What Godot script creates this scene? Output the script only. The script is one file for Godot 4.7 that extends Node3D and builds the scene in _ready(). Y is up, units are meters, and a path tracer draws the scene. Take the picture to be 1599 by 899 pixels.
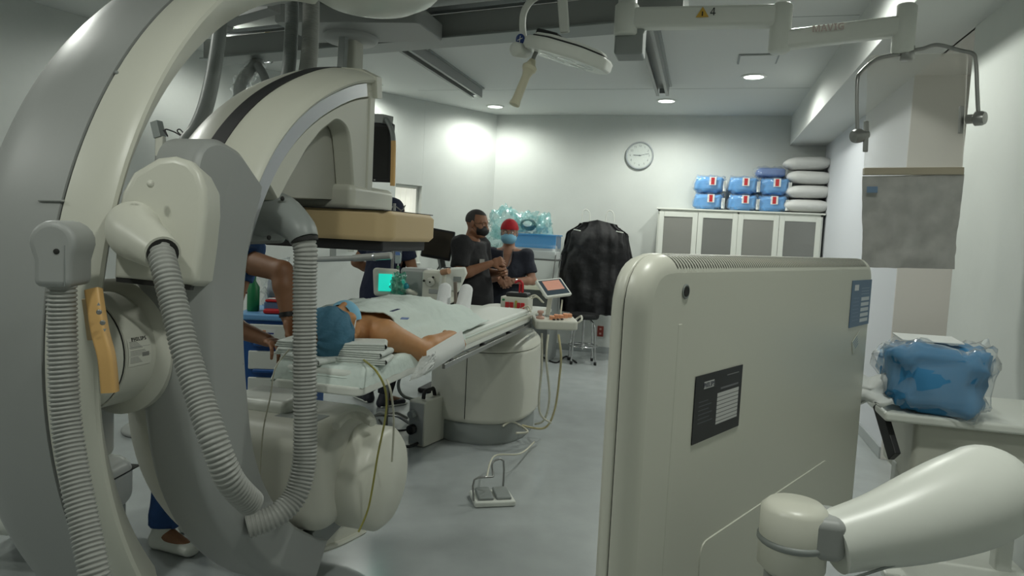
extends Node3D
# A hospital catheterisation room. Units are metres, y is up, the back wall lies along -z.

const EYE := Vector3(0, 1.55, 0)
const FOCAL := 1100.0
const CEIL := 3.22
const BACK := 9.6

var right_axis := Vector3.RIGHT      # camera axes in the world
var up_axis := Vector3.UP
var view_axis := Vector3.FORWARD
var M := {}
var used := {}
var rng := RandomNumberGenerator.new()


# ------------------------------------------------------------------ places
func ray(x: float, y: float) -> Vector3:
	return right_axis * (x - 799.5) - up_axis * (y - 449.5) + view_axis * FOCAL

func at(x: float, y: float, d: float) -> Vector3:
	var r := ray(x, y)
	return EYE + r * (d / -r.z)

func on_height(x: float, y: float, h: float) -> Vector3:
	var r := ray(x, y)
	return EYE + r * ((h - EYE.y) / r.y)

func V(x: float, y: float, d: float) -> Vector3:
	return Vector3(x, y, -d)


# ------------------------------------------------------------------ nodes
func numbered(called: String) -> String:
	if not used.has(called):
		used[called] = 0
		return called
	used[called] += 1
	return "%s_%03d" % [called, used[called]]

func tag(o: Node3D, label: String, category := "", group := "") -> Node3D:
	if label != "": o.set_meta("label", label)
	if category != "": o.set_meta("category", category)
	if group != "": o.set_meta("group", group)
	return o

func thing(called: String, label: String, category: String, where := Vector3.ZERO, turn := 0.0, group := "") -> Node3D:
	var o := Node3D.new()
	o.name = numbered(called)
	add_child(o)
	o.position = where
	o.rotation.y = turn
	tag(o, label, category, group)
	return o

func put(called: String, mesh: Mesh, material: Material, parent: Node = self, where := Vector3.ZERO, turn := Vector3.ZERO) -> MeshInstance3D:
	var o := MeshInstance3D.new()
	o.name = numbered(called) if parent == self else called
	o.mesh = mesh
	o.material_override = material
	parent.add_child(o, true)
	o.position = where
	o.rotation = turn
	return o

func putb(called: String, mesh: Mesh, material: Material, parent: Node, where: Vector3, basis_: Basis) -> MeshInstance3D:
	var o := put(called, mesh, material, parent)
	o.transform = Transform3D(basis_, where)
	return o

func struct(called: String, mesh: Mesh, material: Material, where := Vector3.ZERO, turn := Vector3.ZERO) -> MeshInstance3D:
	var o := put(called, mesh, material, self, where, turn)
	o.set_meta("kind", "structure")
	return o

func copy_of(o: Node3D, where: Vector3, turn: float, label: String, group := "") -> Node3D:
	var c: Node3D = o.duplicate()
	var base := String(o.name)
	var cut := base.rfind("_")
	if cut > 0 and base.substr(cut + 1).is_valid_int(): base = base.substr(0, cut)
	c.name = numbered(base)
	add_child(c)
	c.position = where
	c.rotation.y = turn
	c.set_meta("label", label)
	if group != "": c.set_meta("group", group)
	return c

func facing(z_dir: Vector3, up := Vector3.UP) -> Basis:   # local z points along z_dir
	var z := z_dir.normalized()
	var x := up.cross(z).normalized()
	return Basis(x, z.cross(x), z)


# ------------------------------------------------------------------ materials
func mat(r: float, g: float, b: float, rough := 0.5, metal := 0.0) -> StandardMaterial3D:
	var m := StandardMaterial3D.new()
	m.albedo_color = Color(r, g, b)
	m.roughness = rough
	m.metallic = metal
	return m

func noise_tex(freq: float, octaves: int, lo: Color, hi: Color, sd: int, size := 256, normal := false, bump := 2.0) -> NoiseTexture2D:
	var n := FastNoiseLite.new()
	n.noise_type = FastNoiseLite.TYPE_SIMPLEX_SMOOTH
	n.frequency = freq
	n.fractal_octaves = octaves
	n.seed = sd
	var t := NoiseTexture2D.new()
	t.width = size
	t.height = size
	t.seamless = true
	t.noise = n
	if normal:
		t.as_normal_map = true
		t.bump_strength = bump
	else:
		var g := Gradient.new()
		g.set_color(0, lo)
		g.set_color(1, hi)
		t.color_ramp = g
	return t

func mottled(m: StandardMaterial3D, amount: float, freq: float, scale: float, sd: int) -> StandardMaterial3D:
	var c := m.albedo_color
	m.albedo_texture = noise_tex(freq, 4, Color(1 - amount, 1 - amount, 1 - amount), Color(1, 1, 1), sd)
	m.albedo_color = c
	m.uv1_triplanar = true
	m.uv1_scale = Vector3(scale, scale, scale)
	return m

func wrinkled(m: StandardMaterial3D, strength: float, scale: float, sd: int, freq := 0.012) -> StandardMaterial3D:
	m.normal_enabled = true
	m.normal_texture = noise_tex(freq, 4, Color.BLACK, Color.WHITE, sd, 256, true, 8.0)
	m.normal_scale = strength
	m.uv1_triplanar = true
	m.uv1_scale = Vector3(scale, scale, scale)
	return m


# ------------------------------------------------------------------ mesh collector
class Shape:
	var v := PackedVector3Array()
	var n := PackedVector3Array()
	var t := PackedInt32Array()

	func tri(a: Vector3, b: Vector3, c: Vector3) -> void:      # counter-clockwise seen from outside
		var nn := (b - a).cross(c - a).normalized()
		var i := v.size()
		v.append(a); v.append(b); v.append(c)
		n.append(nn); n.append(nn); n.append(nn)
		t.append(i); t.append(i + 2); t.append(i + 1)

	func quad(a: Vector3, b: Vector3, c: Vector3, d: Vector3) -> void:
		tri(a, b, c)
		tri(a, c, d)

	func add(o: Shape, tr := Transform3D()) -> Shape:
		var i := v.size()
		var nb := tr.basis.inverse().transposed()
		for p in o.v: v.append(tr * p)
		for p in o.n: n.append((nb * p).normalized())
		var flip: bool = tr.basis.determinant() < 0.0
		var k := 0
		while k < o.t.size():
			t.append(o.t[k] + i)
			if flip:
				t.append(o.t[k + 2] + i); t.append(o.t[k + 1] + i)
			else:
				t.append(o.t[k + 1] + i); t.append(o.t[k + 2] + i)
			k += 3
		return self

	func moved(where: Vector3, b := Basis()) -> Shape:
		return Shape.new().add(self, Transform3D(b, where))

	func grid(rows: Array, wrap := false, close := false) -> Shape:   # rows of equal length; smooth; wrap joins each row's ends
		var nr := rows.size()
		var nc: int = rows[0].size()
		var base := v.size()
		var acc := PackedVector3Array()
		acc.resize(nr * nc)
		for r in nr:
			for c in nc:
				v.append(rows[r][c])
		var lr := nr if close else nr - 1
		var lc := nc if wrap else nc - 1
		for r in lr:
			var r2 := (r + 1) % nr
			for c in lc:
				var c2 := (c + 1) % nc
				var ia := r * nc + c
				var ib := r * nc + c2
				var ic := r2 * nc + c2
				var id := r2 * nc + c
				var pa: Vector3 = rows[r][c]
				var pc: Vector3 = rows[r2][c2]
				var nn := (pc - pa).cross(rows[r2][c] - rows[r][c2])
				acc[ia] += nn; acc[ib] += nn; acc[ic] += nn; acc[id] += nn
				t.append(base + ia); t.append(base + ic); t.append(base + ib)
				t.append(base + ia); t.append(base + id); t.append(base + ic)
		for i in nr * nc:
			n.append(acc[i].normalized() if acc[i].length_squared() > 1e-20 else Vector3.UP)
		return self

	func fan(loop: PackedVector3Array, flip := false) -> Shape:
		var c := Vector3.ZERO
		for p in loop: c += p
		c /= loop.size()
		for i in loop.size():
			if flip: tri(c, loop[(i + 1) % loop.size()], loop[i])
			else: tri(c, loop[i], loop[(i + 1) % loop.size()])
		return self

	func mesh() -> ArrayMesh:
		var a := []
		a.resize(Mesh.ARRAY_MAX)
		a[Mesh.ARRAY_VERTEX] = v
		a[Mesh.ARRAY_NORMAL] = n
		a[Mesh.ARRAY_INDEX] = t
		var m := ArrayMesh.new()
		m.add_surface_from_arrays(Mesh.PRIMITIVE_TRIANGLES, a)
		return m


# ------------------------------------------------------------------ solids
func rbox(size: Vector3, r := 0.01, seg := 2) -> Shape:         # rounded box about its centre
	var s := Shape.new()
	var h := size / 2.0
	r = minf(r, minf(h.x, minf(h.y, h.z)) * 0.999)
	for f in 6:
		var ax := f / 2
		var sg := 1.0 if f % 2 == 0 else -1.0
		var u := (ax + 1) % 3
		var w := (ax + 2) % 3
		var cu := PackedFloat32Array()
		var cw := PackedFloat32Array()
		for k in seg + 1:
			cu.append(-h[u] + r - r * tan(PI / 4 * (1.0 - float(k) / seg)))
			cw.append(-h[w] + r - r * tan(PI / 4 * (1.0 - float(k) / seg)))
		for k in seg + 1:
			cu.append(h[u] - r + r * tan(PI / 4 * float(k) / seg))
			cw.append(h[w] - r + r * tan(PI / 4 * float(k) / seg))
		var base := s.v.size()
		for a in cu:
			for b in cw:
				var p := Vector3.ZERO
				p[ax] = h[ax] * sg
				p[u] = a
				p[w] = b
				var q := Vector3(clampf(p.x, -h.x + r, h.x - r), clampf(p.y, -h.y + r, h.y - r), clampf(p.z, -h.z + r, h.z - r))
				var nn := (p - q).normalized()
				s.v.append(q + nn * r)
				s.n.append(nn)
		var nc := cw.size()
		for i in cu.size() - 1:
			for j in nc - 1:
				var a := base + i * nc + j
				var b := a + nc
				if sg > 0:
					s.t.append_array(PackedInt32Array([a, b + 1, b, a, a + 1, b + 1]))
				else:
					s.t.append_array(PackedInt32Array([a, b, b + 1, a, b + 1, a + 1]))
	return s

func box(x0: float, x1: float, y0: float, y1: float, d0: float, d1: float, r := 0.004, seg := 1) -> Shape:   # world-aligned, d is depth along -z
	return rbox(Vector3(x1 - x0, y1 - y0, d1 - d0), r, seg).moved(Vector3((x0 + x1) / 2, (y0 + y1) / 2, -(d0 + d1) / 2))

func lathe(profile: Array, seg := 24, crease := 35.0) -> Shape:   # profile of Vector2(radius, height), bottom to top, turned about y
	var s := Shape.new()
	var np := profile.size()
	for i in np - 1:
		var a: Vector2 = profile[i]
		var b: Vector2 = profile[i + 1]
		if a.is_equal_approx(b): continue
		var d := (b - a).normalized()
		var n0 := Vector2(d.y, -d.x)
		var na := n0
		var nb := n0
		if i > 0:
			var e: Vector2 = (a - profile[i - 1]).normalized()
			if absf(rad_to_deg(e.angle_to(d))) < crease: na = (n0 + Vector2(e.y, -e.x)).normalized()
		if i < np - 2:
			var e: Vector2 = (profile[i + 2] - b).normalized()
			if absf(rad_to_deg(e.angle_to(d))) < crease: nb = (n0 + Vector2(e.y, -e.x)).normalized()
		var base := s.v.size()
		for k in seg + 1:
			var an := TAU * k / seg
			var c := cos(an)
			var q := sin(an)
			s.v.append(Vector3(a.x * c, a.y, a.x * q)); s.n.append(Vector3(na.x * c, na.y, na.x * q))
			s.v.append(Vector3(b.x * c, b.y, b.x * q)); s.n.append(Vector3(nb.x * c, nb.y, nb.x * q))
		for k in seg:
			var p := base + k * 2
			s.t.append_array(PackedInt32Array([p, p + 2, p + 1, p + 2, p + 3, p + 1]))
	return s

func cyl(r: float, h: float, seg := 20, bev := 0.0) -> Shape:   # along y, from 0 to h
	bev = minf(bev, minf(r, h / 2) * 0.9)
	if bev <= 0.0:
		return lathe([Vector2(0, 0), Vector2(r, 0), Vector2(r, h), Vector2(0, h)], seg)
	return lathe([Vector2(0, 0), Vector2(r - bev, 0), Vector2(r, bev), Vector2(r, h - bev), Vector2(r - bev, h), Vector2(0, h)], seg, 50.0)

func ball(r: Vector3, seg := 16) -> Shape:
	var pr := []
	for k in seg / 2 + 1:
		var a := -PI / 2 + PI * k / (seg / 2)
		pr.append(Vector2(maxf(cos(a), 0.0), sin(a)))
	return Shape.new().add(lathe(pr, seg, 180.0), Transform3D(Basis.from_scale(r), Vector3.ZERO))

func prism(poly: PackedVector2Array, depth: float, bev := 0.0, crease := 40.0) -> Shape:   # outline in x,y; extruded from z = 0 to z = depth
	var s := Shape.new()
	if Geometry2D.is_polygon_clockwise(poly):
		poly = poly.duplicate()
		poly.reverse()
	var m := poly.size()
	var en := PackedVector2Array()
	for i in m:
		var d := (poly[(i + 1) % m] - poly[i]).normalized()
		en.append(Vector2(d.y, -d.x))
	var inner := PackedVector2Array()
	for i in m:
		var b := (en[i] + en[(i + m - 1) % m]).normalized()
		inner.append(poly[i] - b * (bev / maxf(b.dot(en[i]), 0.35)))
	var cap := inner if bev > 0.0 else poly
	var ti := Geometry2D.triangulate_polygon(cap)
	if ti.is_empty():
		var la := PackedVector3Array()
		var lb := PackedVector3Array()
		for q in cap:
			la.append(Vector3(q.x, q.y, 0))
			lb.append(Vector3(q.x, q.y, depth))
		s.fan(la, true)
		s.fan(lb)
	var k := 0
	while k + 2 < ti.size():
		var a := cap[ti[k]]
		var b := cap[ti[k + 1]]
		var c := cap[ti[k + 2]]
		if (b - a).cross(c - a) < 0.0:
			var x := b
			b = c
			c = x
		s.tri(Vector3(a.x, a.y, depth), Vector3(b.x, b.y, depth), Vector3(c.x, c.y, depth))
		s.tri(Vector3(a.x, a.y, 0), Vector3(c.x, c.y, 0), Vector3(b.x, b.y, 0))
		k += 3
	for i in m:
		var j := (i + 1) % m
		var na := en[i]
		var nb := en[i]
		if rad_to_deg(absf(en[(i + m - 1) % m].angle_to(en[i]))) < crease: na = (en[i] + en[(i + m - 1) % m]).normalized()
		if rad_to_deg(absf(en[j].angle_to(en[i]))) < crease: nb = (en[i] + en[j]).normalized()
		var rows := [[inner[i], inner[j], 0.0, -0.7], [poly[i], poly[j], bev, 0.0], [poly[i], poly[j], depth - bev, 0.0], [inner[i], inner[j], depth, 0.7]]
		if bev <= 0.0: rows = [[poly[i], poly[j], 0.0, 0.0], [poly[i], poly[j], depth, 0.0]]
		var base := s.v.size()
		for r in rows:
			s.v.append(Vector3(r[0].x, r[0].y, r[2])); s.n.append(Vector3(na.x, na.y, r[3]).normalized())
			s.v.append(Vector3(r[1].x, r[1].y, r[2])); s.n.append(Vector3(nb.x, nb.y, r[3]).normalized())
		for r in rows.size() - 1:
			var p := base + r * 2
			s.t.append_array(PackedInt32Array([p, p + 2, p + 3, p, p + 3, p + 1]))
	return s

func rounded(pts: Array, radii: Array, seg := 5) -> PackedVector2Array:    # polygon with rounded corners
	var out := PackedVector2Array()
	var m := pts.size()
	for i in m:
		var p: Vector2 = pts[i]
		var a: Vector2 = pts[(i + m - 1) % m] - p
		var b: Vector2 = pts[(i + 1) % m] - p
		var r: float = radii[i % radii.size()]
		var half := absf(a.angle_to(b)) / 2
		var cut := minf(r / tan(half), minf(a.length(), b.length()) * 0.49)
		if r <= 0.0:
			out.append(p)
			continue
		var p0 := p + a.normalized() * cut
		var p2 := p + b.normalized() * cut
		for k in seg + 1:
			var u := float(k) / seg
			out.append(p0.lerp(p, u).lerp(p.lerp(p2, u), u))
	return out

func rrect(w: float, h: float, r: float, seg := 4) -> PackedVector2Array:
	return rounded([Vector2(-w / 2, -h / 2), Vector2(w / 2, -h / 2), Vector2(w / 2, h / 2), Vector2(-w / 2, h / 2)], [r], seg)

func spline(pts: Array, per := 6) -> PackedVector3Array:      # Catmull-Rom through the points
	var out := PackedVector3Array()
	var m := pts.size()
	for i in m - 1:
		var p0: Vector3 = pts[maxi(i - 1, 0)]
		var p1: Vector3 = pts[i]
		var p2: Vector3 = pts[i + 1]
		var p3: Vector3 = pts[mini(i + 2, m - 1)]
		for k in per:
			out.append(p1.cubic_interpolate(p2, p0, p3, float(k) / per))
	out.append(pts[m - 1])
	return out

func resample(path: PackedVector3Array, step: float) -> PackedVector3Array:
	var out := PackedVector3Array([path[0]])
	var left := step
	for i in path.size() - 1:
		var a := path[i]
		var b := path[i + 1]
		var l := a.distance_to(b)
		var p := left
		while p <= l:
			out.append(a.lerp(b, p / l))
			p += step
		left = p - l
	return out

func frames(path: PackedVector3Array, up := Vector3.ZERO) -> Array:
	var out := []
	var prev := up
	for i in path.size():
		var d := (path[mini(i + 1, path.size() - 1)] - path[maxi(i - 1, 0)]).normalized()
		if prev == Vector3.ZERO:
			prev = Vector3.UP if absf(d.y) < 0.9 else Vector3.RIGHT
		var x := (prev - d * prev.dot(d)).normalized()
		if up == Vector3.ZERO: prev = x
		out.append([x, d.cross(x).normalized(), d])
	return out

func tube(path: PackedVector3Array, r, seg := 10, caps := true) -> Shape:    # r is a number or one radius per point
	var s := Shape.new()
	var fr := frames(path)
	var rows := []
	for i in path.size():
		var rr: float = r if not (r is Array or r is PackedFloat32Array) else r[i]
		var row := PackedVector3Array()
		for k in seg:
			var a := TAU * k / seg
			row.append(path[i] + fr[i][0] * (cos(a) * rr) + fr[i][1] * (sin(a) * rr))
		rows.append(row)
	s.grid(rows, true)
	if caps:
		s.fan(rows[0], true)
		s.fan(rows[rows.size() - 1])
	return s

func sweep(path: PackedVector3Array, section: PackedVector2Array, up: Vector3, caps := true) -> Shape:   # a closed section (x along up, y along side) swept along the path; flat shaded across, smooth along
	var s := Shape.new()
	var fr := frames(path, up)
	var m := section.size()
	for k in m:
		var k2 := (k + 1) % m
		var rows := []
		for i in path.size():
			rows.append(PackedVector3Array([path[i] + fr[i][0] * section[k].x + fr[i][1] * section[k].y, path[i] + fr[i][0] * section[k2].x + fr[i][1] * section[k2].y]))
		s.grid(rows)
	if caps:
		var e := path.size() - 1
		var la := PackedVector3Array()
		var lb := PackedVector3Array()
		for q in section:
			la.append(path[0] + fr[0][0] * q.x + fr[0][1] * q.y)
			lb.append(path[e] + fr[e][0] * q.x + fr[e][1] * q.y)
		s.fan(la, true)
		s.fan(lb)
	return s

func hose(path: PackedVector3Array, r: float, pitch: float, depth: float, seg := 20) -> Shape:    # corrugated tube
	var q := resample(path, pitch / 5.0)
	var rr := PackedFloat32Array()
	var prof := [1.0, 0.93, 0.1, 0.0, 0.75]
	for i in q.size():
		rr.append(r - depth * (1.0 - prof[i % 5]))
	return tube(q, rr, seg)

func sheet(nu: int, nv: int, f: Callable, thick := 0.004) -> Shape:      # f(u, v) -> point; a cloth with thickness
	var top := []
	for i in nu + 1:
		var row := PackedVector3Array()
		for j in nv + 1:
			row.append(f.call(float(i) / nu, float(j) / nv))
		top.append(row)
	var s := Shape.new().grid(top)
	var base := s.v.size()
	var low := []
	for i in nu + 1:
		var row := PackedVector3Array()
		for j in nv + 1:
			var k := i * (nv + 1) + j
			row.append(s.v[k] - s.n[k] * thick)
		low.append(row)
	var back := Shape.new().grid(low)
	for k in back.n.size(): back.n[k] = -back.n[k]
	var kk := 0
	while kk < back.t.size():
		var x := back.t[kk + 1]
		back.t[kk + 1] = back.t[kk + 2]
		back.t[kk + 2] = x
		kk += 3
	s.add(back)
	var edge_a := PackedVector3Array()
	var edge_b := PackedVector3Array()
	for i in nu + 1: edge_a.append(top[i][0]); edge_b.append(low[i][0])
	for j in nv: edge_a.append(top[nu][j + 1]); edge_b.append(low[nu][j + 1])
	for i in nu: edge_a.append(top[nu - 1 - i][nv]); edge_b.append(low[nu - 1 - i][nv])
	for j in nv: edge_a.append(top[0][nv - 1 - j]); edge_b.append(low[0][nv - 1 - j])
	s.grid([edge_a, edge_b])
	return s

func bar(a: Vector3, b: Vector3, w: float, h: float, up := Vector3.UP, r := 0.003) -> Shape:    # a box from a to b, w wide and h high
	var d := b - a
	var bs := facing(d, up if absf(d.normalized().dot(up)) < 0.98 else Vector3.RIGHT)
	return rbox(Vector3(w, h, d.length()), r, 1).moved((a + b) / 2, bs)

func rod(a: Vector3, b: Vector3, r: float, seg := 10) -> Shape:
	return tube(PackedVector3Array([a, b]), r, seg)

func text_mesh(words: String, size: float, font_name := "Droid Sans", deep := 0.001, bold := false) -> TextMesh:
	var t := TextMesh.new()
	t.text = words
	var f := SystemFont.new()
	f.font_names = PackedStringArray([font_name])
	if bold: f.font_weight = 700
	t.font = f
	t.font_size = 32
	t.pixel_size = size / 32.0
	t.depth = deep
	t.curve_step = 4.0
	return t


# ------------------------------------------------------------------ bodies: a distance field on a grid, meshed as surface nets
class Field:
	var lo: Vector3
	var c: float
	var nx: int
	var ny: int
	var nz: int
	var f := PackedFloat32Array()

	func _init(a: Vector3, b: Vector3, cell: float) -> void:
		lo = a
		c = cell
		nx = int(ceil((b.x - a.x) / cell)) + 2
		ny = int(ceil((b.y - a.y) / cell)) + 2
		nz = int(ceil((b.z - a.z) / cell)) + 2
		f.resize(nx * ny * nz)
		f.fill(1.0)

	func span(a: Vector3, b: Vector3, m: float) -> Array:
		return [maxi(0, int((minf(a.x, b.x) - m - lo.x) / c)), mini(nx - 1, int((maxf(a.x, b.x) + m - lo.x) / c) + 1),
			maxi(0, int((minf(a.y, b.y) - m - lo.y) / c)), mini(ny - 1, int((maxf(a.y, b.y) + m - lo.y) / c) + 1),
			maxi(0, int((minf(a.z, b.z) - m - lo.z) / c)), mini(nz - 1, int((maxf(a.z, b.z) + m - lo.z) / c) + 1)]

	func limb(a: Vector3, b: Vector3, ra: float, rb: float, k := 0.02) -> void:      # tapered capsule
		var ab := b - a
		var l2 := maxf(ab.length_squared(), 1e-9)
		var s := span(a, b, maxf(ra, rb) + k + 2.0 * c)
		for z in range(s[4], s[5] + 1):
			for y in range(s[2], s[3] + 1):
				var i: int = (z * ny + y) * nx + s[0]
				var p := Vector3(lo.x + s[0] * c, lo.y + y * c, lo.z + z * c)
				for x in range(s[0], s[1] + 1):
					var t := clampf((p - a).dot(ab) / l2, 0.0, 1.0)
					var d := p.distance_to(a + ab * t) - lerpf(ra, rb, t)
					var e := f[i]
					var h := maxf(k - absf(d - e), 0.0)
					f[i] = minf(d, e) - (h * h / (4.0 * k) if h > 0.0 else 0.0)
					i += 1
					p.x += c

	func lump(ctr: Vector3, r: Vector3, b := Basis(), k := 0.02) -> void:      # ellipsoid with its own axes
		var m := maxf(r.x, maxf(r.y, r.z))
		var small := minf(r.x, minf(r.y, r.z))
		var s := span(ctr, ctr, m + k + 2.0 * c)
		var inv := b.transposed()
		for z in range(s[4], s[5] + 1):
			for y in range(s[2], s[3] + 1):
				var i: int = (z * ny + y) * nx + s[0]
				var p := Vector3(lo.x + s[0] * c, lo.y + y * c, lo.z + z * c)
				for x in range(s[0], s[1] + 1):
					var q := inv * (p - ctr)
					var q1 := q / r
					var l := q1.length()
					var g := (q1 / r).length()
					var d := l * (l - 1.0) / g if g > 1e-6 else -small
					var e := f[i]
					var h := maxf(k - absf(d - e), 0.0)
					f[i] = minf(d, e) - (h * h / (4.0 * k) if h > 0.0 else 0.0)
					i += 1
					p.x += c

	func slab(a: Vector3, b: Vector3, ra: Vector2, rb: Vector2, side: Vector3, k := 0.03) -> void:     # limb of oval section: x radius along side, y across it
		var ab := b - a
		var l2 := maxf(ab.length_squared(), 1e-9)
		var dn := ab.normalized()
		var sx := (side - dn * side.dot(dn)).normalized()
		var sy := dn.cross(sx)
		var s := span(a, b, maxf(maxf(ra.x, ra.y), maxf(rb.x, rb.y)) + k + 2.0 * c)
		for z in range(s[4], s[5] + 1):
			for y in range(s[2], s[3] + 1):
				var i: int = (z * ny + y) * nx + s[0]
				var p := Vector3(lo.x + s[0] * c, lo.y + y * c, lo.z + z * c)
				for x in range(s[0], s[1] + 1):
					var t := clampf((p - a).dot(ab) / l2, 0.0, 1.0)
					var q := p - (a + ab * t)
					var r := ra.lerp(rb, t)
					var mn := minf(r.x, r.y)
					var q1 := Vector3(q.dot(sx) / r.x, q.dot(sy) / r.y, q.dot(dn) / mn)
					var g := Vector3(q1.x / r.x, q1.y / r.y, q1.z / mn).length()
					var l := q1.length()
					var d := l * (l - 1.0) / g if g > 1e-6 else -mn
					var e := f[i]
					var h := maxf(k - absf(d - e), 0.0)
					f[i] = minf(d, e) - (h * h / (4.0 * k) if h > 0.0 else 0.0)
					i += 1
					p.x += c

	func cut(point: Vector3, normal: Vector3, where := Vector3.ZERO, reach := 100.0) -> void:        # remove what lies beyond a plane (near a place)
		var i := 0
		for z in nz:
			for y in ny:
				var p := Vector3(lo.x, lo.y + y * c, lo.z + z * c)
				for x in nx:
					if f[i] < 0.9 and (reach > 50.0 or p.distance_squared_to(where) < reach * reach):
						f[i] = maxf(f[i], (p - point).dot(normal))
					i += 1
					p.x += c

	func hollow(ctr: Vector3, r: Vector3, b := Basis(), k := 0.01) -> void:    # carve an ellipsoid
		var m := maxf(r.x, maxf(r.y, r.z))
		var s := span(ctr, ctr, m + k + 2.0 * c)
		var inv := b.transposed()
		for z in range(s[4], s[5] + 1):
			for y in range(s[2], s[3] + 1):
				var i: int = (z * ny + y) * nx + s[0]
				var p := Vector3(lo.x + s[0] * c, lo.y + y * c, lo.z + z * c)
				for x in range(s[0], s[1] + 1):
					var q1 := (inv * (p - ctr)) / r
					var g := (q1 / r).length()
					var l := q1.length()
					var d := -(l * (l - 1.0) / g) if g > 1e-6 else m
					var e := f[i]
					var h := maxf(k - absf(d - e), 0.0)
					f[i] = maxf(d, e) + h * h / (4.0 * k)
					i += 1
					p.x += c

	func ripple(amount: float, n: FastNoiseLite) -> void:
		var i := 0
		for z in nz:
			for y in ny:
				for x in nx:
					if f[i] < 0.05:
						f[i] += amount * n.get_noise_3d(lo.x + x * c, lo.y + y * c, lo.z + z * c)
					i += 1

	func mesh_into(s: Shape) -> void:
		var idx := PackedInt32Array()
		idx.resize(nx * ny * nz)
		idx.fill(-1)
		var sx := 1
		var sy := nx
		var sz := nx * ny
		var near := c * 2.2
		for z in nz - 1:
			for y in ny - 1:
				var i := (z * ny + y) * nx - 1
				for x in nx - 1:
					i += 1
					var v0 := f[i]
					if absf(v0) > near: continue
					var v1 := f[i + sx]
					var v2 := f[i + sy]
					var v3 := f[i + sx + sy]
					var v4 := f[i + sz]
					var v5 := f[i + sx + sz]
					var v6 := f[i + sy + sz]
					var v7 := f[i + sx + sy + sz]
					var lowest := minf(minf(minf(v0, v1), minf(v2, v3)), minf(minf(v4, v5), minf(v6, v7)))
					var highest := maxf(maxf(maxf(v0, v1), maxf(v2, v3)), maxf(maxf(v4, v5), maxf(v6, v7)))
					if lowest >= 0.0 or highest < 0.0: continue
					var p := Vector3.ZERO
					var m := 0
					if (v0 < 0.0) != (v1 < 0.0): p += Vector3(v0 / (v0 - v1), 0, 0); m += 1
					if (v2 < 0.0) != (v3 < 0.0): p += Vector3(v2 / (v2 - v3), 1, 0); m += 1
					if (v4 < 0.0) != (v5 < 0.0): p += Vector3(v4 / (v4 - v5), 0, 1); m += 1
					if (v6 < 0.0) != (v7 < 0.0): p += Vector3(v6 / (v6 - v7), 1, 1); m += 1
					if (v0 < 0.0) != (v2 < 0.0): p += Vector3(0, v0 / (v0 - v2), 0); m += 1
					if (v1 < 0.0) != (v3 < 0.0): p += Vector3(1, v1 / (v1 - v3), 0); m += 1
					if (v4 < 0.0) != (v6 < 0.0): p += Vector3(0, v4 / (v4 - v6), 1); m += 1
					if (v5 < 0.0) != (v7 < 0.0): p += Vector3(1, v5 / (v5 - v7), 1); m += 1
					if (v0 < 0.0) != (v4 < 0.0): p += Vector3(0, 0, v0 / (v0 - v4)); m += 1
					if (v1 < 0.0) != (v5 < 0.0): p += Vector3(1, 0, v1 / (v1 - v5)); m += 1
					if (v2 < 0.0) != (v6 < 0.0): p += Vector3(0, 1, v2 / (v2 - v6)); m += 1
					if (v3 < 0.0) != (v7 < 0.0): p += Vector3(1, 1, v3 / (v3 - v7)); m += 1
					idx[i] = s.v.size()
					s.v.append(lo + (Vector3(x, y, z) + p / m) * c)
					var g := Vector3(v1 + v3 + v5 + v7 - v0 - v2 - v4 - v6, v2 + v3 + v6 + v7 - v0 - v1 - v4 - v5, v4 + v5 + v6 + v7 - v0 - v1 - v2 - v3)
					s.n.append(g.normalized())
		for z in range(1, nz - 1):
			for y in range(1, ny - 1):
				var i := (z * ny + y) * nx
				for x in range(1, nx - 1):
					i += 1
					var v0 := f[i]
					if absf(v0) > near: continue
					var neg := v0 < 0.0
					if neg != (f[i + sx] < 0.0): four(s, idx[i], idx[i - sy], idx[i - sy - sz], idx[i - sz], neg)
					if neg != (f[i + sy] < 0.0): four(s, idx[i], idx[i - sz], idx[i - sx - sz], idx[i - sx], neg)
					if neg != (f[i + sz] < 0.0): four(s, idx[i], idx[i - sx], idx[i - sx - sy], idx[i - sy], neg)

	func four(s: Shape, a: int, b: int, d: int, e: int, neg: bool) -> void:
		if a < 0 or b < 0 or d < 0 or e < 0: return
		if neg: s.t.append_array(PackedInt32Array([a, d, b, a, e, d]))
		else: s.t.append_array(PackedInt32Array([a, b, d, a, d, e]))


func smooth_normals(s: Shape) -> Shape:
	var acc := PackedVector3Array()
	acc.resize(s.v.size())
	var k := 0
	while k < s.t.size():
		var a := s.t[k]
		var b := s.t[k + 1]
		var c := s.t[k + 2]
		var nn := (s.v[c] - s.v[a]).cross(s.v[b] - s.v[a])
		acc[a] += nn; acc[b] += nn; acc[c] += nn
		k += 3
	for i in acc.size(): s.n[i] = acc[i].normalized()
	return s


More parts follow.
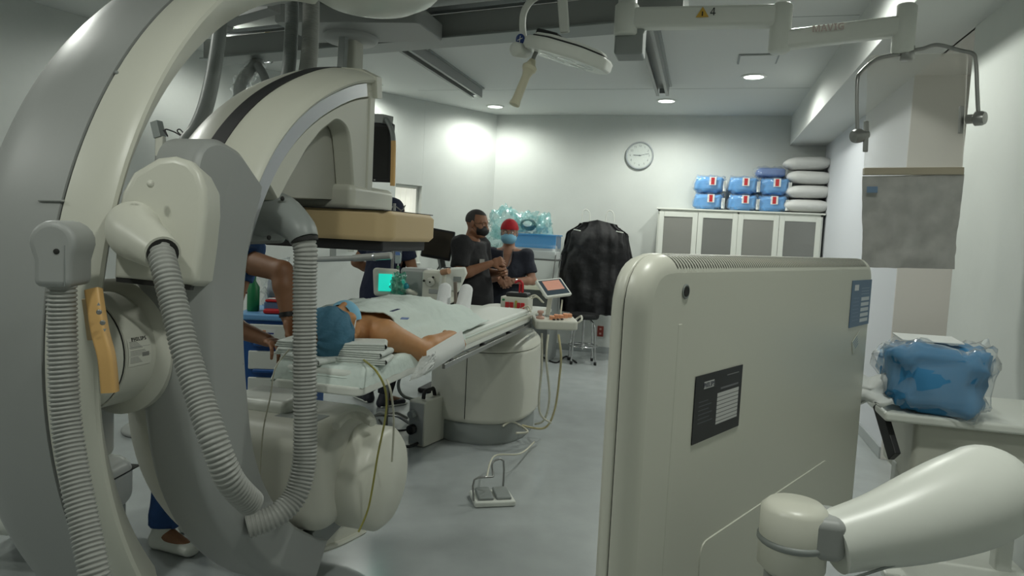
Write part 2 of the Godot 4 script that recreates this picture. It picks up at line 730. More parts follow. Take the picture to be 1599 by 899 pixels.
func head_into(s: Shape, ctr: Vector3, b: Basis, size := 1.0, cell := 0.0045, neck := Vector3.ZERO) -> void:    # face looks along local +z; ctr is the middle of the skull
	var r := Vector3(0.15, 0.17, 0.17) * size
	var F := Field.new(ctr - r, ctr + r, cell)
	var q := func(x: float, y: float, z: float) -> Vector3: return ctr + b * (Vector3(x, y, z) * size)
	F.lump(q.call(0, 0.03, -0.012), Vector3(0.075, 0.088, 0.098) * size, b, 0.02)      # skull
	F.lump(q.call(0, -0.03, 0.03), Vector3(0.064, 0.085, 0.064) * size, b, 0.03)       # face
	F.lump(q.call(0, -0.088, 0.056), Vector3(0.032, 0.024, 0.028) * size, b, 0.03)     # chin
	for e in [-1.0, 1.0]:
		F.limb(q.call(e * 0.058, -0.06, 0.0), q.call(e * 0.022, -0.09, 0.055), 0.018 * size, 0.02 * size, 0.02)     # jaw
		F.lump(q.call(e * 0.044, -0.028, 0.066), Vector3(0.022, 0.018, 0.018) * size, b, 0.02)     # cheekbone
		F.limb(q.call(e * 0.014, 0.022, 0.084), q.call(e * 0.048, 0.02, 0.068), 0.009 * size, 0.008 * size, 0.015)    # brow
		F.hollow(q.call(e * 0.031, 0.003, 0.096), Vector3(0.017, 0.011, 0.014) * size, b, 0.012)    # eye socket
		F.lump(q.call(e * 0.031, 0.002, 0.072), Vector3(0.014, 0.0125, 0.0125) * size, b, 0.004)
		F.lump(q.call(e * 0.077, -0.008, -0.006), Vector3(0.009, 0.032, 0.019) * size, b * Basis(Vector3.UP, e * 0.35), 0.008)     # ear
		F.lump(q.call(e * 0.011, -0.036, 0.096), Vector3(0.009, 0.008, 0.010) * size, b, 0.008)
	F.limb(q.call(0, 0.01, 0.088), q.call(0, -0.034, 0.104), 0.008 * size, 0.0125 * size, 0.012)    # nose
	F.lump(q.call(0, -0.061, 0.089), Vector3(0.024, 0.0065, 0.012) * size, b, 0.006)      # lips
	F.lump(q.call(0, -0.072, 0.087), Vector3(0.020, 0.0065, 0.012) * size, b, 0.006)
	if neck != Vector3.ZERO: F.limb(q.call(0, -0.05, -0.02), neck, 0.056 * size, 0.058 * size, 0.03)
	F.mesh_into(s)


# a hand: wrist, direction of the palm, normal out of the palm's inner face, which side the thumb is on, how far each finger closes (radians per joint)
func hand_into(s: Shape, w: Vector3, dir: Vector3, palm: Vector3, thumb_side: float, curl: Array, thumb_curl := 0.4, size := 1.0, spread := 0.10) -> void:
	dir = dir.normalized()
	palm = (palm - dir * palm.dot(dir)).normalized()
	var side := dir.cross(palm) * thumb_side
	var ctr := w + dir * 0.09 * size
	var r := Vector3.ONE * 0.135 * size
	var F := Field.new(ctr - r, ctr + r, 0.0036)
	var z := size
	F.slab(w - dir * 0.02 * z, w + dir * 0.035 * z, Vector2(0.026, 0.019) * z, Vector2(0.034, 0.015) * z, side, 0.02)
	F.slab(w + dir * 0.03 * z, w + dir * 0.082 * z, Vector2(0.036, 0.015) * z, Vector2(0.041, 0.0125) * z, side, 0.015)
	var len := [[0.044, 0.026, 0.021], [0.049, 0.030, 0.022], [0.045, 0.028, 0.021], [0.035, 0.021, 0.018]]
	for k in 4:
		var off := (1.5 - k) * 0.0205 * z
		var p := w + dir * (0.088 - absf(1.2 - k) * 0.005) * z + side * off
		var d := (dir + side * (1.5 - k) * spread).normalized()
		var n := palm
		var rad := (0.0098 if k < 3 else 0.0085) * z
		for j in 3:
			var a: float = curl[k] * (0.9 if j == 0 else 1.0 if j == 1 else 0.7)
			var d2 := d * cos(a) + n * sin(a)
			n = (n * cos(a) - d * sin(a)).normalized()
			d = d2.normalized()
			var e: Vector3 = p + d * float(len[k][j]) * z
			F.limb(p, e, rad, rad * 0.9, 0.003 if j else 0.008)
			p = e
			rad *= 0.91
	var tp := w + dir * 0.022 * z + side * 0.024 * z + palm * 0.006 * z
	var td := (dir * 0.62 + side * 0.72 + palm * 0.25).normalized()
	var tr := 0.0145 * z
	for j in 3:
		var e: Vector3 = tp + td * [0.043, 0.032, 0.026][j] * z
		F.limb(tp, e, tr, tr * 0.82, 0.006 if j else 0.015)
		tp = e
		tr *= 0.82
		td = (td * cos(thumb_curl) + (dir * 0.5 - side * 0.75 + palm * 0.45).normalized() * sin(thumb_curl)).normalized()
	F.mesh_into(s)


# joints: pelvis chest neck head, then for s in l, r: sh el wr hip kn an toe (Vector3 in the figure's own axes, front +z, left +x)
func torso_field(J: Dictionary, grow: float, cell: float, down: float, wide := 1.0) -> Field:
	var lo := Vector3(9, 9, 9)
	var hi := -lo
	for k in J:
		if J[k] is Vector3:
			lo = lo.min(J[k])
			hi = hi.max(J[k])
	return Field.new(lo - Vector3.ONE * (0.2 + grow), hi + Vector3.ONE * (0.2 + grow), cell)

func trunk(F: Field, J: Dictionary, grow: float, fat: float) -> void:
	var side: Vector3 = (J.sh_l - J.sh_r).normalized()
	var p: Vector3 = J.pelvis
	var ch: Vector3 = J.chest
	var w := p.lerp(ch, 0.42)
	var k := 0.05
	F.slab(p - (ch - p).normalized() * 0.03, p + (ch - p) * 0.12, Vector2(0.152 + grow, (0.112 + grow) * fat), Vector2(0.150 + grow, (0.108 + grow) * fat), side, k)
	F.slab(p + (ch - p) * 0.1, w, Vector2(0.15 + grow, (0.106 + grow) * fat), Vector2(0.132 * sqrt(fat) + grow, (0.104 + grow) * fat), side, k)
	F.slab(w, ch, Vector2(0.132 * sqrt(fat) + grow, (0.104 + grow) * fat), Vector2(0.152 + grow, 0.112 + grow), side, k)
	F.slab(ch, ch.lerp(J.neck, 0.62), Vector2(0.152 + grow, 0.112 + grow), Vector2(0.118 + grow, 0.082 + grow), side, k)
	for s in ["l", "r"]:
		F.limb(J.neck.lerp(ch, 0.28), J["sh_" + s], 0.056 + grow, 0.055 + grow, 0.05)

func make_body(J: Dictionary, cell := 0.013, fat := 1.0, arm := 1.0) -> Shape:
	var F := torso_field(J, 0.0, cell, 0.0)
	trunk(F, J, 0.0, fat)
	F.limb(J.neck.lerp(J.chest, 0.2), J.neck.lerp(J.head, 0.5), 0.058, 0.052, 0.03)
	for s in ["l", "r"]:
		F.limb(J["sh_" + s], J["el_" + s], 0.055 * arm, 0.041 * arm, 0.03)
		F.limb(J["el_" + s].lerp(J["wr_" + s], -0.02), J["el_" + s].lerp(J["wr_" + s], 0.3), 0.041 * arm, 0.042 * arm, 0.015)
		F.limb(J["el_" + s].lerp(J["wr_" + s], 0.3), J["wr_" + s], 0.042 * arm, 0.026 * arm, 0.015)
		F.limb(J["hip_" + s], J["kn_" + s], 0.085, 0.056, 0.04)
		F.limb(J["kn_" + s], J["kn_" + s].lerp(J["an_" + s], 0.35), 0.055, 0.056, 0.02)
		F.limb(J["kn_" + s].lerp(J["an_" + s], 0.35), J["an_" + s], 0.056, 0.036, 0.02)
		F.limb(J["an_" + s] - Vector3(0, 0.02, 0), J["toe_" + s], 0.038, 0.026, 0.02)
	var out := Shape.new()
	F.mesh_into(out)
	return out

func make_top(J: Dictionary, fat: float, sleeve: float, hem: float, sd: int, cell := 0.013, wide := 0.022, arm := 1.0) -> Shape:     # scrub shirt
	var F := torso_field(J, 0.03, cell, 0.0)
	trunk(F, J, wide, fat)
	var dn: Vector3 = (J.pelvis - J.chest).normalized()
	var side: Vector3 = (J.sh_l - J.sh_r).normalized()
	F.slab(J.pelvis, J.pelvis + dn * hem, Vector2(0.165 + wide, (0.122 + wide) * fat), Vector2(0.178 + wide, (0.13 + wide) * fat), side, 0.04)
	F.cut(J.pelvis + dn * hem, dn)
	F.cut(J.neck + (J.neck - J.chest).normalized() * -0.005, (J.neck - J.chest).normalized() + Vector3(0, 0, 0.25))
	for s in ["l", "r"]:
		var a: Vector3 = J["sh_" + s]
		var b: Vector3 = a.lerp(J["el_" + s], sleeve)
		F.limb(a, b, 0.072 * arm, 0.068 * arm, 0.03)
	for s in ["l", "r"]:
		var a: Vector3 = J["sh_" + s]
		var b: Vector3 = a.lerp(J["el_" + s], sleeve)
		F.cut(b, (b - a).normalized(), b, 0.095)
	var n := FastNoiseLite.new()
	n.seed = sd
	n.frequency = 7.0
	n.fractal_octaves = 2
	F.ripple(0.008, n)
	var out := Shape.new()
	F.mesh_into(out)
	return smooth_normals(out)

func make_trousers(J: Dictionary, fat: float, sd: int, cell := 0.014, upto := 0.97) -> Shape:
	var F := torso_field(J, 0.03, cell, 0.0)
	var side: Vector3 = (J.sh_l - J.sh_r).normalized()
	F.slab(J.pelvis + (J.chest - J.pelvis) * 0.1, J.pelvis - (J.chest - J.pelvis) * 0.1, Vector2(0.163, 0.122 * fat), Vector2(0.166, 0.125 * fat), side, 0.04)
	for s in ["l", "r"]:
		F.limb(J["hip_" + s], J["kn_" + s], 0.1, 0.078, 0.03)
		F.limb(J["kn_" + s], J["kn_" + s].lerp(J["an_" + s], upto), 0.078, 0.066, 0.03)
	for s in ["l", "r"]:
		var e: Vector3 = J["kn_" + s].lerp(J["an_" + s], upto)
		F.cut(e, (J["an_" + s] - J["kn_" + s]).normalized(), e, 0.09)
	var n := FastNoiseLite.new()
	n.seed = sd
	n.frequency = 6.0
	F.ripple(0.009, n)
	var out := Shape.new()
	F.mesh_into(out)
	return smooth_normals(out)

func shoe_shape(a: Vector3, toe: Vector3) -> Shape:
	var F := Field.new(a.min(toe) - Vector3.ONE * 0.12, a.max(toe) + Vector3.ONE * 0.12, 0.008)
	var g := minf(a.y, toe.y)
	var d := toe - a
	d.y = 0
	d = d.normalized()
	var heel := Vector3(a.x, toe.y, a.z) - d * 0.03
	F.limb(a, heel + Vector3(0, 0.015, 0), 0.05, 0.042, 0.03)
	F.slab(heel, toe, Vector2(0.042, 0.036), Vector2(0.046, 0.03), d.cross(Vector3.UP), 0.03)
	F.cut(Vector3(0, toe.y - 0.026, 0), Vector3.DOWN)
	var out := Shape.new()
	F.mesh_into(out)
	return smooth_normals(out)

func shell(ctr: Vector3, r: Vector3, b: Basis, from: float, to: float, a0 := 0.0, a1 := TAU, seg := 24, rings := 10, puff := 0.0) -> Shape:    # part of an ellipsoid; from/to are heights -1..1 along local y
	var rows := []
	for k in rings + 1:
		var y := lerpf(from, to, float(k) / rings)
		var q := sqrt(maxf(1.0 - y * y, 0.0))
		var row := PackedVector3Array()
		for j in seg + 1:
			var a := lerpf(a0, a1, float(j) / seg)
			var m := 1.0 + puff * sin(a * 9.0 + y * 5.0)
			row.append(ctr + b * (Vector3(-cos(a) * q * r.x, y * r.y, sin(a) * q * r.z) * m))
		rows.append(row)
	return Shape.new().grid(rows)


# ------------------------------------------------------------------ the scene
func _ready() -> void:
	rng.seed = 11
	camera_and_light()
	materials()
	setting()
	downlights()
	ceiling_gear()
	c_arm()
	display_housing()
	table_and_patient()
	staff()
	back_of_room()
	left_of_table()
	right_foreground()
	small_things()

func camera_and_light() -> void:
	var d := Vector3(1098 - 799.5, -(382 - 449.5), FOCAL).normalized()      # the room's depth direction as the lens sees it (x right, y up, z ahead)
	var h := Vector3(1, -0.049, 0)
	var u := d.cross(h).normalized()
	if u.y < 0: u = -u
	var r := u.cross(d).normalized()
	right_axis = Vector3(r.x, u.x, -d.x)
	up_axis = Vector3(r.y, u.y, -d.y)
	view_axis = Vector3(r.z, u.z, -d.z)
	var cam := Camera3D.new()
	cam.name = "camera"
	cam.fov = rad_to_deg(2.0 * atan(449.5 / FOCAL))
	cam.near = 0.05
	cam.far = 60.0
	add_child(cam)
	cam.transform = Transform3D(Basis(right_axis, up_axis, -view_axis), EYE)
	cam.current = true
	var env := Environment.new()
	env.background_mode = Environment.BG_COLOR
	env.background_color = Color(0.02, 0.02, 0.02)
	env.tonemap_mode = Environment.TONE_MAPPER_LINEAR
	env.tonemap_exposure = 1.0
	env.sdfgi_enabled = true
	env.ssao_enabled = true
	env.ssil_enabled = true
	var we := WorldEnvironment.new()
	we.name = "environment"
	we.environment = env
	add_child(we)

const LAMP_ENERGY := 2.8
const SPOTS := [   # x, depth of the round downlights; the first five are in view
	[-0.53, 8.6, 1.0], [0.37, 7.4, 1.0], [-2.74, 8.95, 0.7], [-3.83, 7.62, 0.45], [-4.14, 5.34, 1.0],
	[0.4, 4.6, 1.0], [-3.7, 2.6, 0.75], [0.3, 1.2, 0.75], [-1.4, 0.2, 0.6], [-4.6, 0.6, 0.75]]   # the last number dims the lamps near the lens

func downlights() -> void:
	var names := ["ceiling downlight near the back wall, right of the rail end", "ceiling downlight nearest the bulkhead, beside the ceiling panel", "ceiling downlight in the far left corner of the room, past the rail",
		"ceiling downlight beside the top of the white imaging arc", "ceiling downlight at the edge of the curved grey stand", "ceiling downlight over the instrument cart", "ceiling downlight over the wheeled base",
		"ceiling downlight above the display housing", "ceiling downlight behind the imaging stand", "ceiling downlight in the near left corner"]
	var glow := mat(1, 1, 1, 0.4)
	glow.emission_enabled = true
	glow.emission = Color(0.97, 1.0, 0.97)
	glow.emission_energy_multiplier = 4.0
	var ring := lathe([Vector2(0.094, 0.0), Vector2(0.112, 0.0), Vector2(0.118, 0.006), Vector2(0.118, 0.012), Vector2(0.094, 0.012)], 28).mesh()
	var disc := cyl(0.096, 0.006, 28, 0.002).mesh()
	for i in SPOTS.size():
		var p: Array = SPOTS[i]
		var t := thing("ceiling_light", "round white " + names[i], "light", V(p[0], CEIL - 0.012, p[1]), 0.0, "round ceiling downlights")
		put("rim", ring, M.white_metal, t)
		put("diffuser", disc, glow, t, Vector3(0, 0.003, 0))
		var l := SpotLight3D.new()
		l.name = "downlight_beam"
		l.rotation.x = -PI / 2
		l.position.y = -0.02
		l.spot_angle = 87.0
		l.spot_angle_attenuation = 0.6
		l.spot_range = 14.0
		l.spot_attenuation = 2.0
		l.light_size = 0.09
		l.light_energy = LAMP_ENERGY * p[2]
		l.light_color = Color(0.985, 1.0, 0.965)
		l.shadow_enabled = true
		t.add_child(l)

func materials() -> void:
	M.wall = mottled(mat(0.80, 0.815, 0.80, 0.62), 0.025, 0.01, 0.5, 1)
	M.wall_right = mat(0.80, 0.81, 0.83, 0.6)
	M.niche = mat(0.82, 0.81, 0.79, 0.6)
	M.ceiling = mat(0.80, 0.81, 0.80, 0.75)
	M.floor = mottled(mat(0.66, 0.68, 0.68, 0.22), 0.06, 0.02, 0.6, 2)
	M.skirting = mat(0.62, 0.64, 0.64, 0.4)
	M.white_metal = mat(0.86, 0.87, 0.85, 0.4)
	M.cream = mat(0.80, 0.80, 0.75, 0.36)            # off-white machine plastic
	M.cream_soft = mat(0.77, 0.77, 0.725, 0.42)
	M.grey = mat(0.60, 0.61, 0.60, 0.45)             # grey machine plastic
	M.grey_mid = mat(0.53, 0.55, 0.54, 0.42)
	M.grey_beam = mat(0.55, 0.56, 0.55, 0.45)
	M.grey_hose = mat(0.60, 0.605, 0.585, 0.42)
	M.dark = mat(0.10, 0.10, 0.11, 0.5)
	M.black = mat(0.045, 0.045, 0.05, 0.55)
	M.gap = mat(0.12, 0.12, 0.11, 0.7)
	M.alu = mat(0.70, 0.71, 0.72, 0.30, 0.9)
	M.chrome = mat(0.80, 0.80, 0.80, 0.14, 1.0)
	M.steel = mat(0.62, 0.62, 0.61, 0.3, 0.9)
	M.tan = mat(0.74, 0.65, 0.49, 0.5)
	M.handle = mat(0.80, 0.64, 0.40, 0.45)
	M.white_plastic = mat(0.84, 0.85, 0.82, 0.35)
	M.paper = mat(0.86, 0.87, 0.86, 0.7)
	M.linen = wrinkled(mat(0.80, 0.845, 0.82, 0.85), 0.5, 2.2, 5)
	M.towel = wrinkled(mat(0.78, 0.80, 0.78, 0.9), 0.4, 6.0, 6)
	M.mattress = mat(0.80, 0.82, 0.79, 0.5)
	M.black_cloth = wrinkled(mat(0.075, 0.075, 0.085, 0.7), 0.5, 2.0, 7)
	M.scrub_black = wrinkled(mat(0.085, 0.085, 0.095, 0.85), 0.5, 3.0, 8)
	M.scrub_navy = wrinkled(mat(0.125, 0.14, 0.19, 0.85), 0.5, 3.0, 9)
	M.navy = wrinkled(mat(0.075, 0.11, 0.21, 0.85), 0.5, 2.5, 10)
	M.scrub_blue = wrinkled(mat(0.14, 0.28, 0.48, 0.85), 0.5, 3.0, 12)
	M.cap_blue = wrinkled(mat(0.24, 0.42, 0.51, 0.8), 0.8, 6.0, 13)
	M.cap_red = wrinkled(mat(0.66, 0.07, 0.13, 0.8), 0.5, 6.0, 14)
	M.mask_blue = mat(0.50, 0.72, 0.83, 0.8)
	M.skin_a = skin(0.56, 0.39, 0.29)
	M.skin_b = skin(0.66, 0.49, 0.40)
	M.skin_c = skin(0.74, 0.54, 0.36)
	M.skin_d = skin(0.54, 0.38, 0.27)
	M.hair = mat(0.06, 0.055, 0.055, 0.6)
	M.hair_grey = mat(0.20, 0.19, 0.185, 0.7)
	M.sock = wrinkled(mat(0.84, 0.85, 0.85, 0.9), 0.4, 8.0, 15)
	M.blue_plastic = mat(0.10, 0.30, 0.55, 0.4)
	M.blue_light = mat(0.42, 0.62, 0.80, 0.45)
	M.pack_blue = wrinkled(mat(0.32, 0.60, 0.84, 0.7), 0.5, 5.0, 16)
	M.pillow = wrinkled(mat(0.84, 0.84, 0.83, 0.85), 0.5, 2.5, 17)
	M.red = mat(0.70, 0.12, 0.14, 0.45)
	M.red_dull = mat(0.55, 0.22, 0.18, 0.5)
	M.orange = mat(0.85, 0.60, 0.45, 0.5)
	M.green = mat(0.05, 0.42, 0.24, 0.4)
	M.screen_off = mat(0.13, 0.125, 0.12, 0.2)
	M.cable_white = mat(0.78, 0.77, 0.70, 0.5)
	M.cable_yellow = mat(0.60, 0.58, 0.30, 0.5)
	M.frosted = mat(0.52, 0.52, 0.50, 0.3)
	var c := mat(0.88, 0.93, 0.95, 0.08)
	c.transparency = BaseMaterial3D.TRANSPARENCY_ALPHA
	c.albedo_color.a = 0.10
	M.clear = c
	var k := mat(0.80, 0.79, 0.74, 0.05)
	k.transparency = BaseMaterial3D.TRANSPARENCY_ALPHA
	k.albedo_color.a = 0.17
	M.acrylic = k
	var cy := mat(0.58, 0.86, 0.86, 0.10)
	cy.transparency = BaseMaterial3D.TRANSPARENCY_ALPHA
	cy.albedo_color.a = 0.30
	M.cyan_film = cy
	var bb := mat(0.30, 0.68, 0.92, 0.15)
	bb.transparency = BaseMaterial3D.TRANSPARENCY_ALPHA
	bb.albedo_color.a = 0.45
	M.blue_clear = bb

func skin(r: float, g: float, b: float) -> StandardMaterial3D:
	var m := mottled(mat(r, g, b, 0.55), 0.06, 0.03, 4.0, 3)
	m.subsurf_scatter_enabled = true
	m.subsurf_scatter_strength = 0.06
	return m

func wall_run(called: String, a: Vector2, b: Vector2, h0: float, h1: float, thick: float, m: Material) -> void:      # a, b as x, depth; the room lies on the left of a -> b in plan
	var l := a.distance_to(b)
	var o := struct(called, rbox(Vector3(l, h1 - h0, thick), 0.002, 1).mesh(), m)
	var dir := Vector3(b.x - a.x, 0, -(b.y - a.y)).normalized()
	var nrm := dir.cross(Vector3.UP)
	o.transform = Transform3D(Basis(dir, Vector3.UP, dir.cross(Vector3.UP)), V((a.x + b.x) / 2, (h0 + h1) / 2, (a.y + b.y) / 2) + nrm * thick / 2)

func setting() -> void:
	struct("floor", box(-8, 3.0, -0.12, 0, -2.2, 10.2, 0.001).mesh(), M.floor)
	struct("ceiling", box(-8, 3.0, CEIL, CEIL + 0.15, -2.2, 10.2, 0.001).mesh(), M.ceiling)
	wall_run("wall_back", Vector2(1.7, BACK), Vector2(-3.4, BACK), 0, CEIL, 0.2, M.wall)
	var lx := Vector2(-4.75, 6.75)
	var lc := Vector2(-2.9, BACK)
	# the angled left wall has a window: pieces around the opening
	var dirw := (lx - lc).normalized()
	var w0 := lc + dirw * 1.22
	var w1 := lc + dirw * 1.62
	wall_run("wall_left", lc, w0, 0, CEIL, 0.2, M.wall)
	wall_run("wall_left_beyond", w1, lx - dirw * -0.05, 0, CEIL, 0.2, M.wall)
	wall_run("wall_left_below", w0, w1, 0, 1.12, 0.2, M.wall)
	wall_run("wall_left_above", w0, w1, 2.13, CEIL, 0.2, M.wall)
	window_unit(w0, w1, 1.12, 2.13)
	wall_run("wall_left_near", lx, Vector2(-6.9, -2.0), 0, CEIL, 0.2, M.wall)
	wall_run("wall_right", Vector2(1.4, 5.8), Vector2(1.4, BACK + 0.1), 0, CEIL, 0.2, M.wall_right)
	wall_run("wall_right_near", Vector2(1.4, -2.0), Vector2(1.4, 4.6), 0, CEIL, 0.2, M.wall)
	wall_run("wall_recess_far", Vector2(2.1, 5.79), Vector2(1.401, 5.79), 0, CEIL, 0.1, M.niche)
	struct("trim_4", box(1.402, 2.05, 2.85, CEIL + 0.01, 4.61, 5.795, 0.002).mesh(), M.niche)
	wall_run("wall_recess_back", Vector2(2.0, 4.5), Vector2(2.0, 5.9), 0, CEIL, 0.1, M.niche)
	wall_run("wall_recess_near", Vector2(1.59, 4.6), Vector2(2.1, 4.6), 0, CEIL, 0.1, M.niche)
	wall_run("wall_front", Vector2(-7.2, -2.0), Vector2(1.7, -2.0), 0, CEIL, 0.2, M.wall)
	struct("trim_1", box(0.97, 1.42, 2.85, CEIL + 0.01, -1.99, BACK - 0.002, 0.004).mesh(), M.ceiling)      # bulkhead along the right wall
	struct("baseboard_back", box(-2.88, 1.39, 0, 0.09, BACK - 0.012, BACK + 0.002, 0.004).mesh(), M.skirting)
	struct("baseboard_right", box(1.388, 1.402, 0, 0.09, 5.8, BACK - 0.012, 0.004).mesh(), M.skirting)
	# joints of the plasterboard ceiling
	for j in [[-3.4, 0.96, 7.95, "trim_2"], [-1.2, 0.96, 5.55, "trim_3"]]:
		struct(j[3], box(j[0], j[1], CEIL - 0.0015, CEIL + 0.003, j[2] - 0.004, j[2] + 0.004, 0.0005).mesh(), M.grey_mid)
	var hp := thing("ceiling_panel", "square white access panel in the ceiling beyond the downlight", "panel", V(0.36, CEIL - 0.008, 6.72))
	put("frame", prism(rrect(0.34, 0.34, 0.01), 0.008, 0.001).moved(Vector3.ZERO, Basis(Vector3.RIGHT, PI / 2)).mesh(), M.grey_mid, hp, Vector3(0, 0.008, 0))
	put("cover", rbox(Vector3(0.31, 0.006, 0.31), 0.002).mesh(), M.ceiling, hp, Vector3(0, -0.003, 0))

func window_unit(w0: Vector2, w1: Vector2, y0: float, y1: float) -> void:
	var dir := Vector3(w1.x - w0.x, 0, -(w1.y - w0.y)).normalized()
	var inward := -dir.cross(Vector3.UP)
	var l := w0.distance_to(w1)
	var b := Basis(dir, Vector3.UP, dir.cross(Vector3.UP))
	var o := Node3D.new()
	o.name = "window_1"
	o.set_meta("kind", "structure")
	add_child(o)
	o.transform = Transform3D(b, V(w0.x, y0, w0.y) + dir * l / 2 - inward * 0.1)
	var h := y1 - y0
	var fr := Shape.new()
	for e in [-1.0, 1.0]:
		fr.add(rbox(Vector3(0.03, h, 0.05), 0.004, 1).moved(Vector3(e * (l / 2 - 0.015), h / 2, 0)))
		fr.add(rbox(Vector3(l - 0.06, 0.03, 0.05), 0.004, 1).moved(Vector3(0, h / 2 + e * (h / 2 - 0.015), 0)))
	put("window_frame", fr.mesh(), M.white_metal, o)
	put("window_sill", rbox(Vector3(l + 0.03, 0.02, 0.14), 0.005, 1).mesh(), M.white_metal, o, Vector3(0, 0.01, -0.05))
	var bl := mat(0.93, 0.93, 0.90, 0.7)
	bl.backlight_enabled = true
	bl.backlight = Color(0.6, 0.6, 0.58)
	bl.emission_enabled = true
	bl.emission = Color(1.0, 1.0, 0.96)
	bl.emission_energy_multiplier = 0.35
	var n := 4
	for k in n:
		var wv := (l - 0.08) / n
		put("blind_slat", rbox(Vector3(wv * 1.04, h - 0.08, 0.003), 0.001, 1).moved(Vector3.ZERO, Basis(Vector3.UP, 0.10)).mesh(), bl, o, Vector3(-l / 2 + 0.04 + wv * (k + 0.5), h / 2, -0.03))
	put("pane", rbox(Vector3(l - 0.05, h - 0.05, 0.006), 0.001, 1).mesh(), M.clear, o, Vector3(0, h / 2, 0.03))
	put("outer_panel", rbox(Vector3(l + 0.1, h + 0.1, 0.04), 0.003, 1).mesh(), M.white_metal, o, Vector3(0, h / 2, 0.13))


func ceiling_gear() -> void:
	# two channel rails under the ceiling, running down the room
	var ends := [[-2.63, 7.85, "long grey ceiling rail on the left, ending near the far left corner"], [-0.525, 7.8, "long grey ceiling rail on the right, ending above the clock side of the room"]]
	for e in ends:
		var t := thing("ceiling_rail", e[2], "rail", V(e[0], CEIL - 0.11, 0.0), 0.0, "ceiling rails")
		var sec := PackedVector2Array([Vector2(-0.065, 0.0), Vector2(-0.035, 0.0), Vector2(-0.035, 0.012), Vector2(-0.05, 0.012), Vector2(-0.05, 0.08), Vector2(0.05, 0.08), Vector2(0.05, 0.012), Vector2(0.035, 0.012), Vector2(0.035, 0.0), Vector2(0.065, 0.0), Vector2(0.065, 0.095), Vector2(-0.065, 0.095)])
		put("channel", prism(sec, e[1] + 0.6, 0.0).moved(Vector3(0, 0, -e[1])).mesh(), M.grey_beam, t)
		put("flange", box(-0.09, 0.09, 0.095, 0.11, -0.6, e[1], 0.002).mesh(), M.grey_mid, t)
		put("end_stop", box(-0.03, 0.03, 0.015, 0.07, e[1] - 0.07, e[1] - 0.02, 0.004).mesh(), M.alu, t)
	# bridge across the rails
	var a := Vector3(-4.25, 3.0, -5.35)
	var b := Vector3(-0.2, 3.0, -4.62)
	var br := thing("ceiling_bridge", "long grey bridge beam across the two ceiling rails", "beam", (a + b) / 2)
	var dirb := (b - a).normalized()
	var bb := Basis(dirb, Vector3.UP, dirb.cross(Vector3.UP))
	var l := a.distance_to(b)
	putb("beam", rbox(Vector3(l, 0.17, 0.16), 0.008, 1).mesh(), M.grey_beam, br, Vector3(0, 0.02, 0), bb)
	putb("lower_flange", rbox(Vector3(l, 0.014, 0.24), 0.004, 1).mesh(), M.grey_mid, br, Vector3(0, -0.07, 0), bb)
	putb("upper_track", rbox(Vector3(l * 0.94, 0.03, 0.07), 0.004, 1).mesh(), M.alu, br, bb * Vector3(0, 0.125, 0.10), bb)
	for x in [-2.63, -0.525]:
		put("trolley", rbox(Vector3(0.20, 0.11, 0.30), 0.01, 1).mesh(), M.grey_mid, br, Vector3(x, 3.105, -5.0 + (x + 2.0) * 0.18) - br.position)
	# wide plate of the carriage, with the monitor column below it
	var car := thing("ceiling_carriage", "wide grey ceiling carriage with a round flange, under the bridge beam", "carriage", Vector3(-2.25, 2.98, -4.45))
	var cp := prism(rounded([Vector2(-0.62, -0.28), Vector2(0.38, -0.34), Vector2(0.38, 0.12), Vector2(-0.62, 0.24)], [0.05]), 0.12, 0.01)
	put("plate", cp.moved(Vector3.ZERO, Basis(Vector3.RIGHT, PI / 2)).mesh(), M.grey_beam, car, Vector3(0, 0.03, 0))
	put("cover", rbox(Vector3(0.8, 0.07, 0.30), 0.02, 2).mesh(), M.grey_mid, car, Vector3(-0.12, 0.05, 0))
	var fl := at(548, 62, 4.6)
	put("flange", lathe([Vector2(0, -0.02), Vector2(0.17, -0.02), Vector2(0.19, 0.0), Vector2(0.19, 0.03), Vector2(0.0, 0.03)], 28, 50.0).mesh(), M.grey, car, fl - car.position)
	put("flange_ring", lathe([Vector2(0.0, 0.0), Vector2(0.14, 0.0), Vector2(0.14, 0.03), Vector2(0.0, 0.03)], 28).mesh(), M.dark, car, fl - car.position + Vector3(0, 0.025, 0))
	# ceiling hung monitor behind the arc: column, arch handle, screen turned to the right
	var mtop := fl + Vector3(0, -0.02, 0)
	var mo := thing("ceiling_monitor", "dark ceiling-hung monitor with a tan arched side handle, behind the white imaging arc", "monitor", mtop)
	var colm := rrect(0.14, 0.14, 0.025)
	var mlow := at(560, 190, 4.6)
	put("column", prism(colm, mtop.y - mlow.y, 0.0).moved(Vector3(0, 0, 0), Basis(Vector3.RIGHT, PI / 2)).mesh(), M.cream_soft, mo, Vector3.ZERO)
	var hd := at(590, 190, 4.55)
	put("bracket", bar(mlow + Vector3(0, 0.03, 0) - mo.position, at(606, 187, 4.5) - mo.position, 0.10, 0.06).mesh(), M.grey, mo)
	var sc := at(575, 238, 4.5)
	var sb := facing(Vector3(0.12, -0.02, 1.0))
	var mw := 0.36
	var mh := 0.40
	putb("bezel", rbox(Vector3(mw, mh, 0.05), 0.008, 2).mesh(), M.black, mo, sc - mo.position, sb)
	putb("screen", rbox(Vector3(mw - 0.05, mh - 0.05, 0.004), 0.001, 1).mesh(), M.screen_off, mo, sc - mo.position + sb.z * 0.025, sb)
	for k in 3:
		putb("button", rbox(Vector3(0.012, 0.006, 0.006), 0.002, 1).mesh(), M.white_plastic, mo, sc - mo.position + sb * Vector3(-0.04 + 0.05 * k, -mh / 2 + 0.012, 0.026), sb)
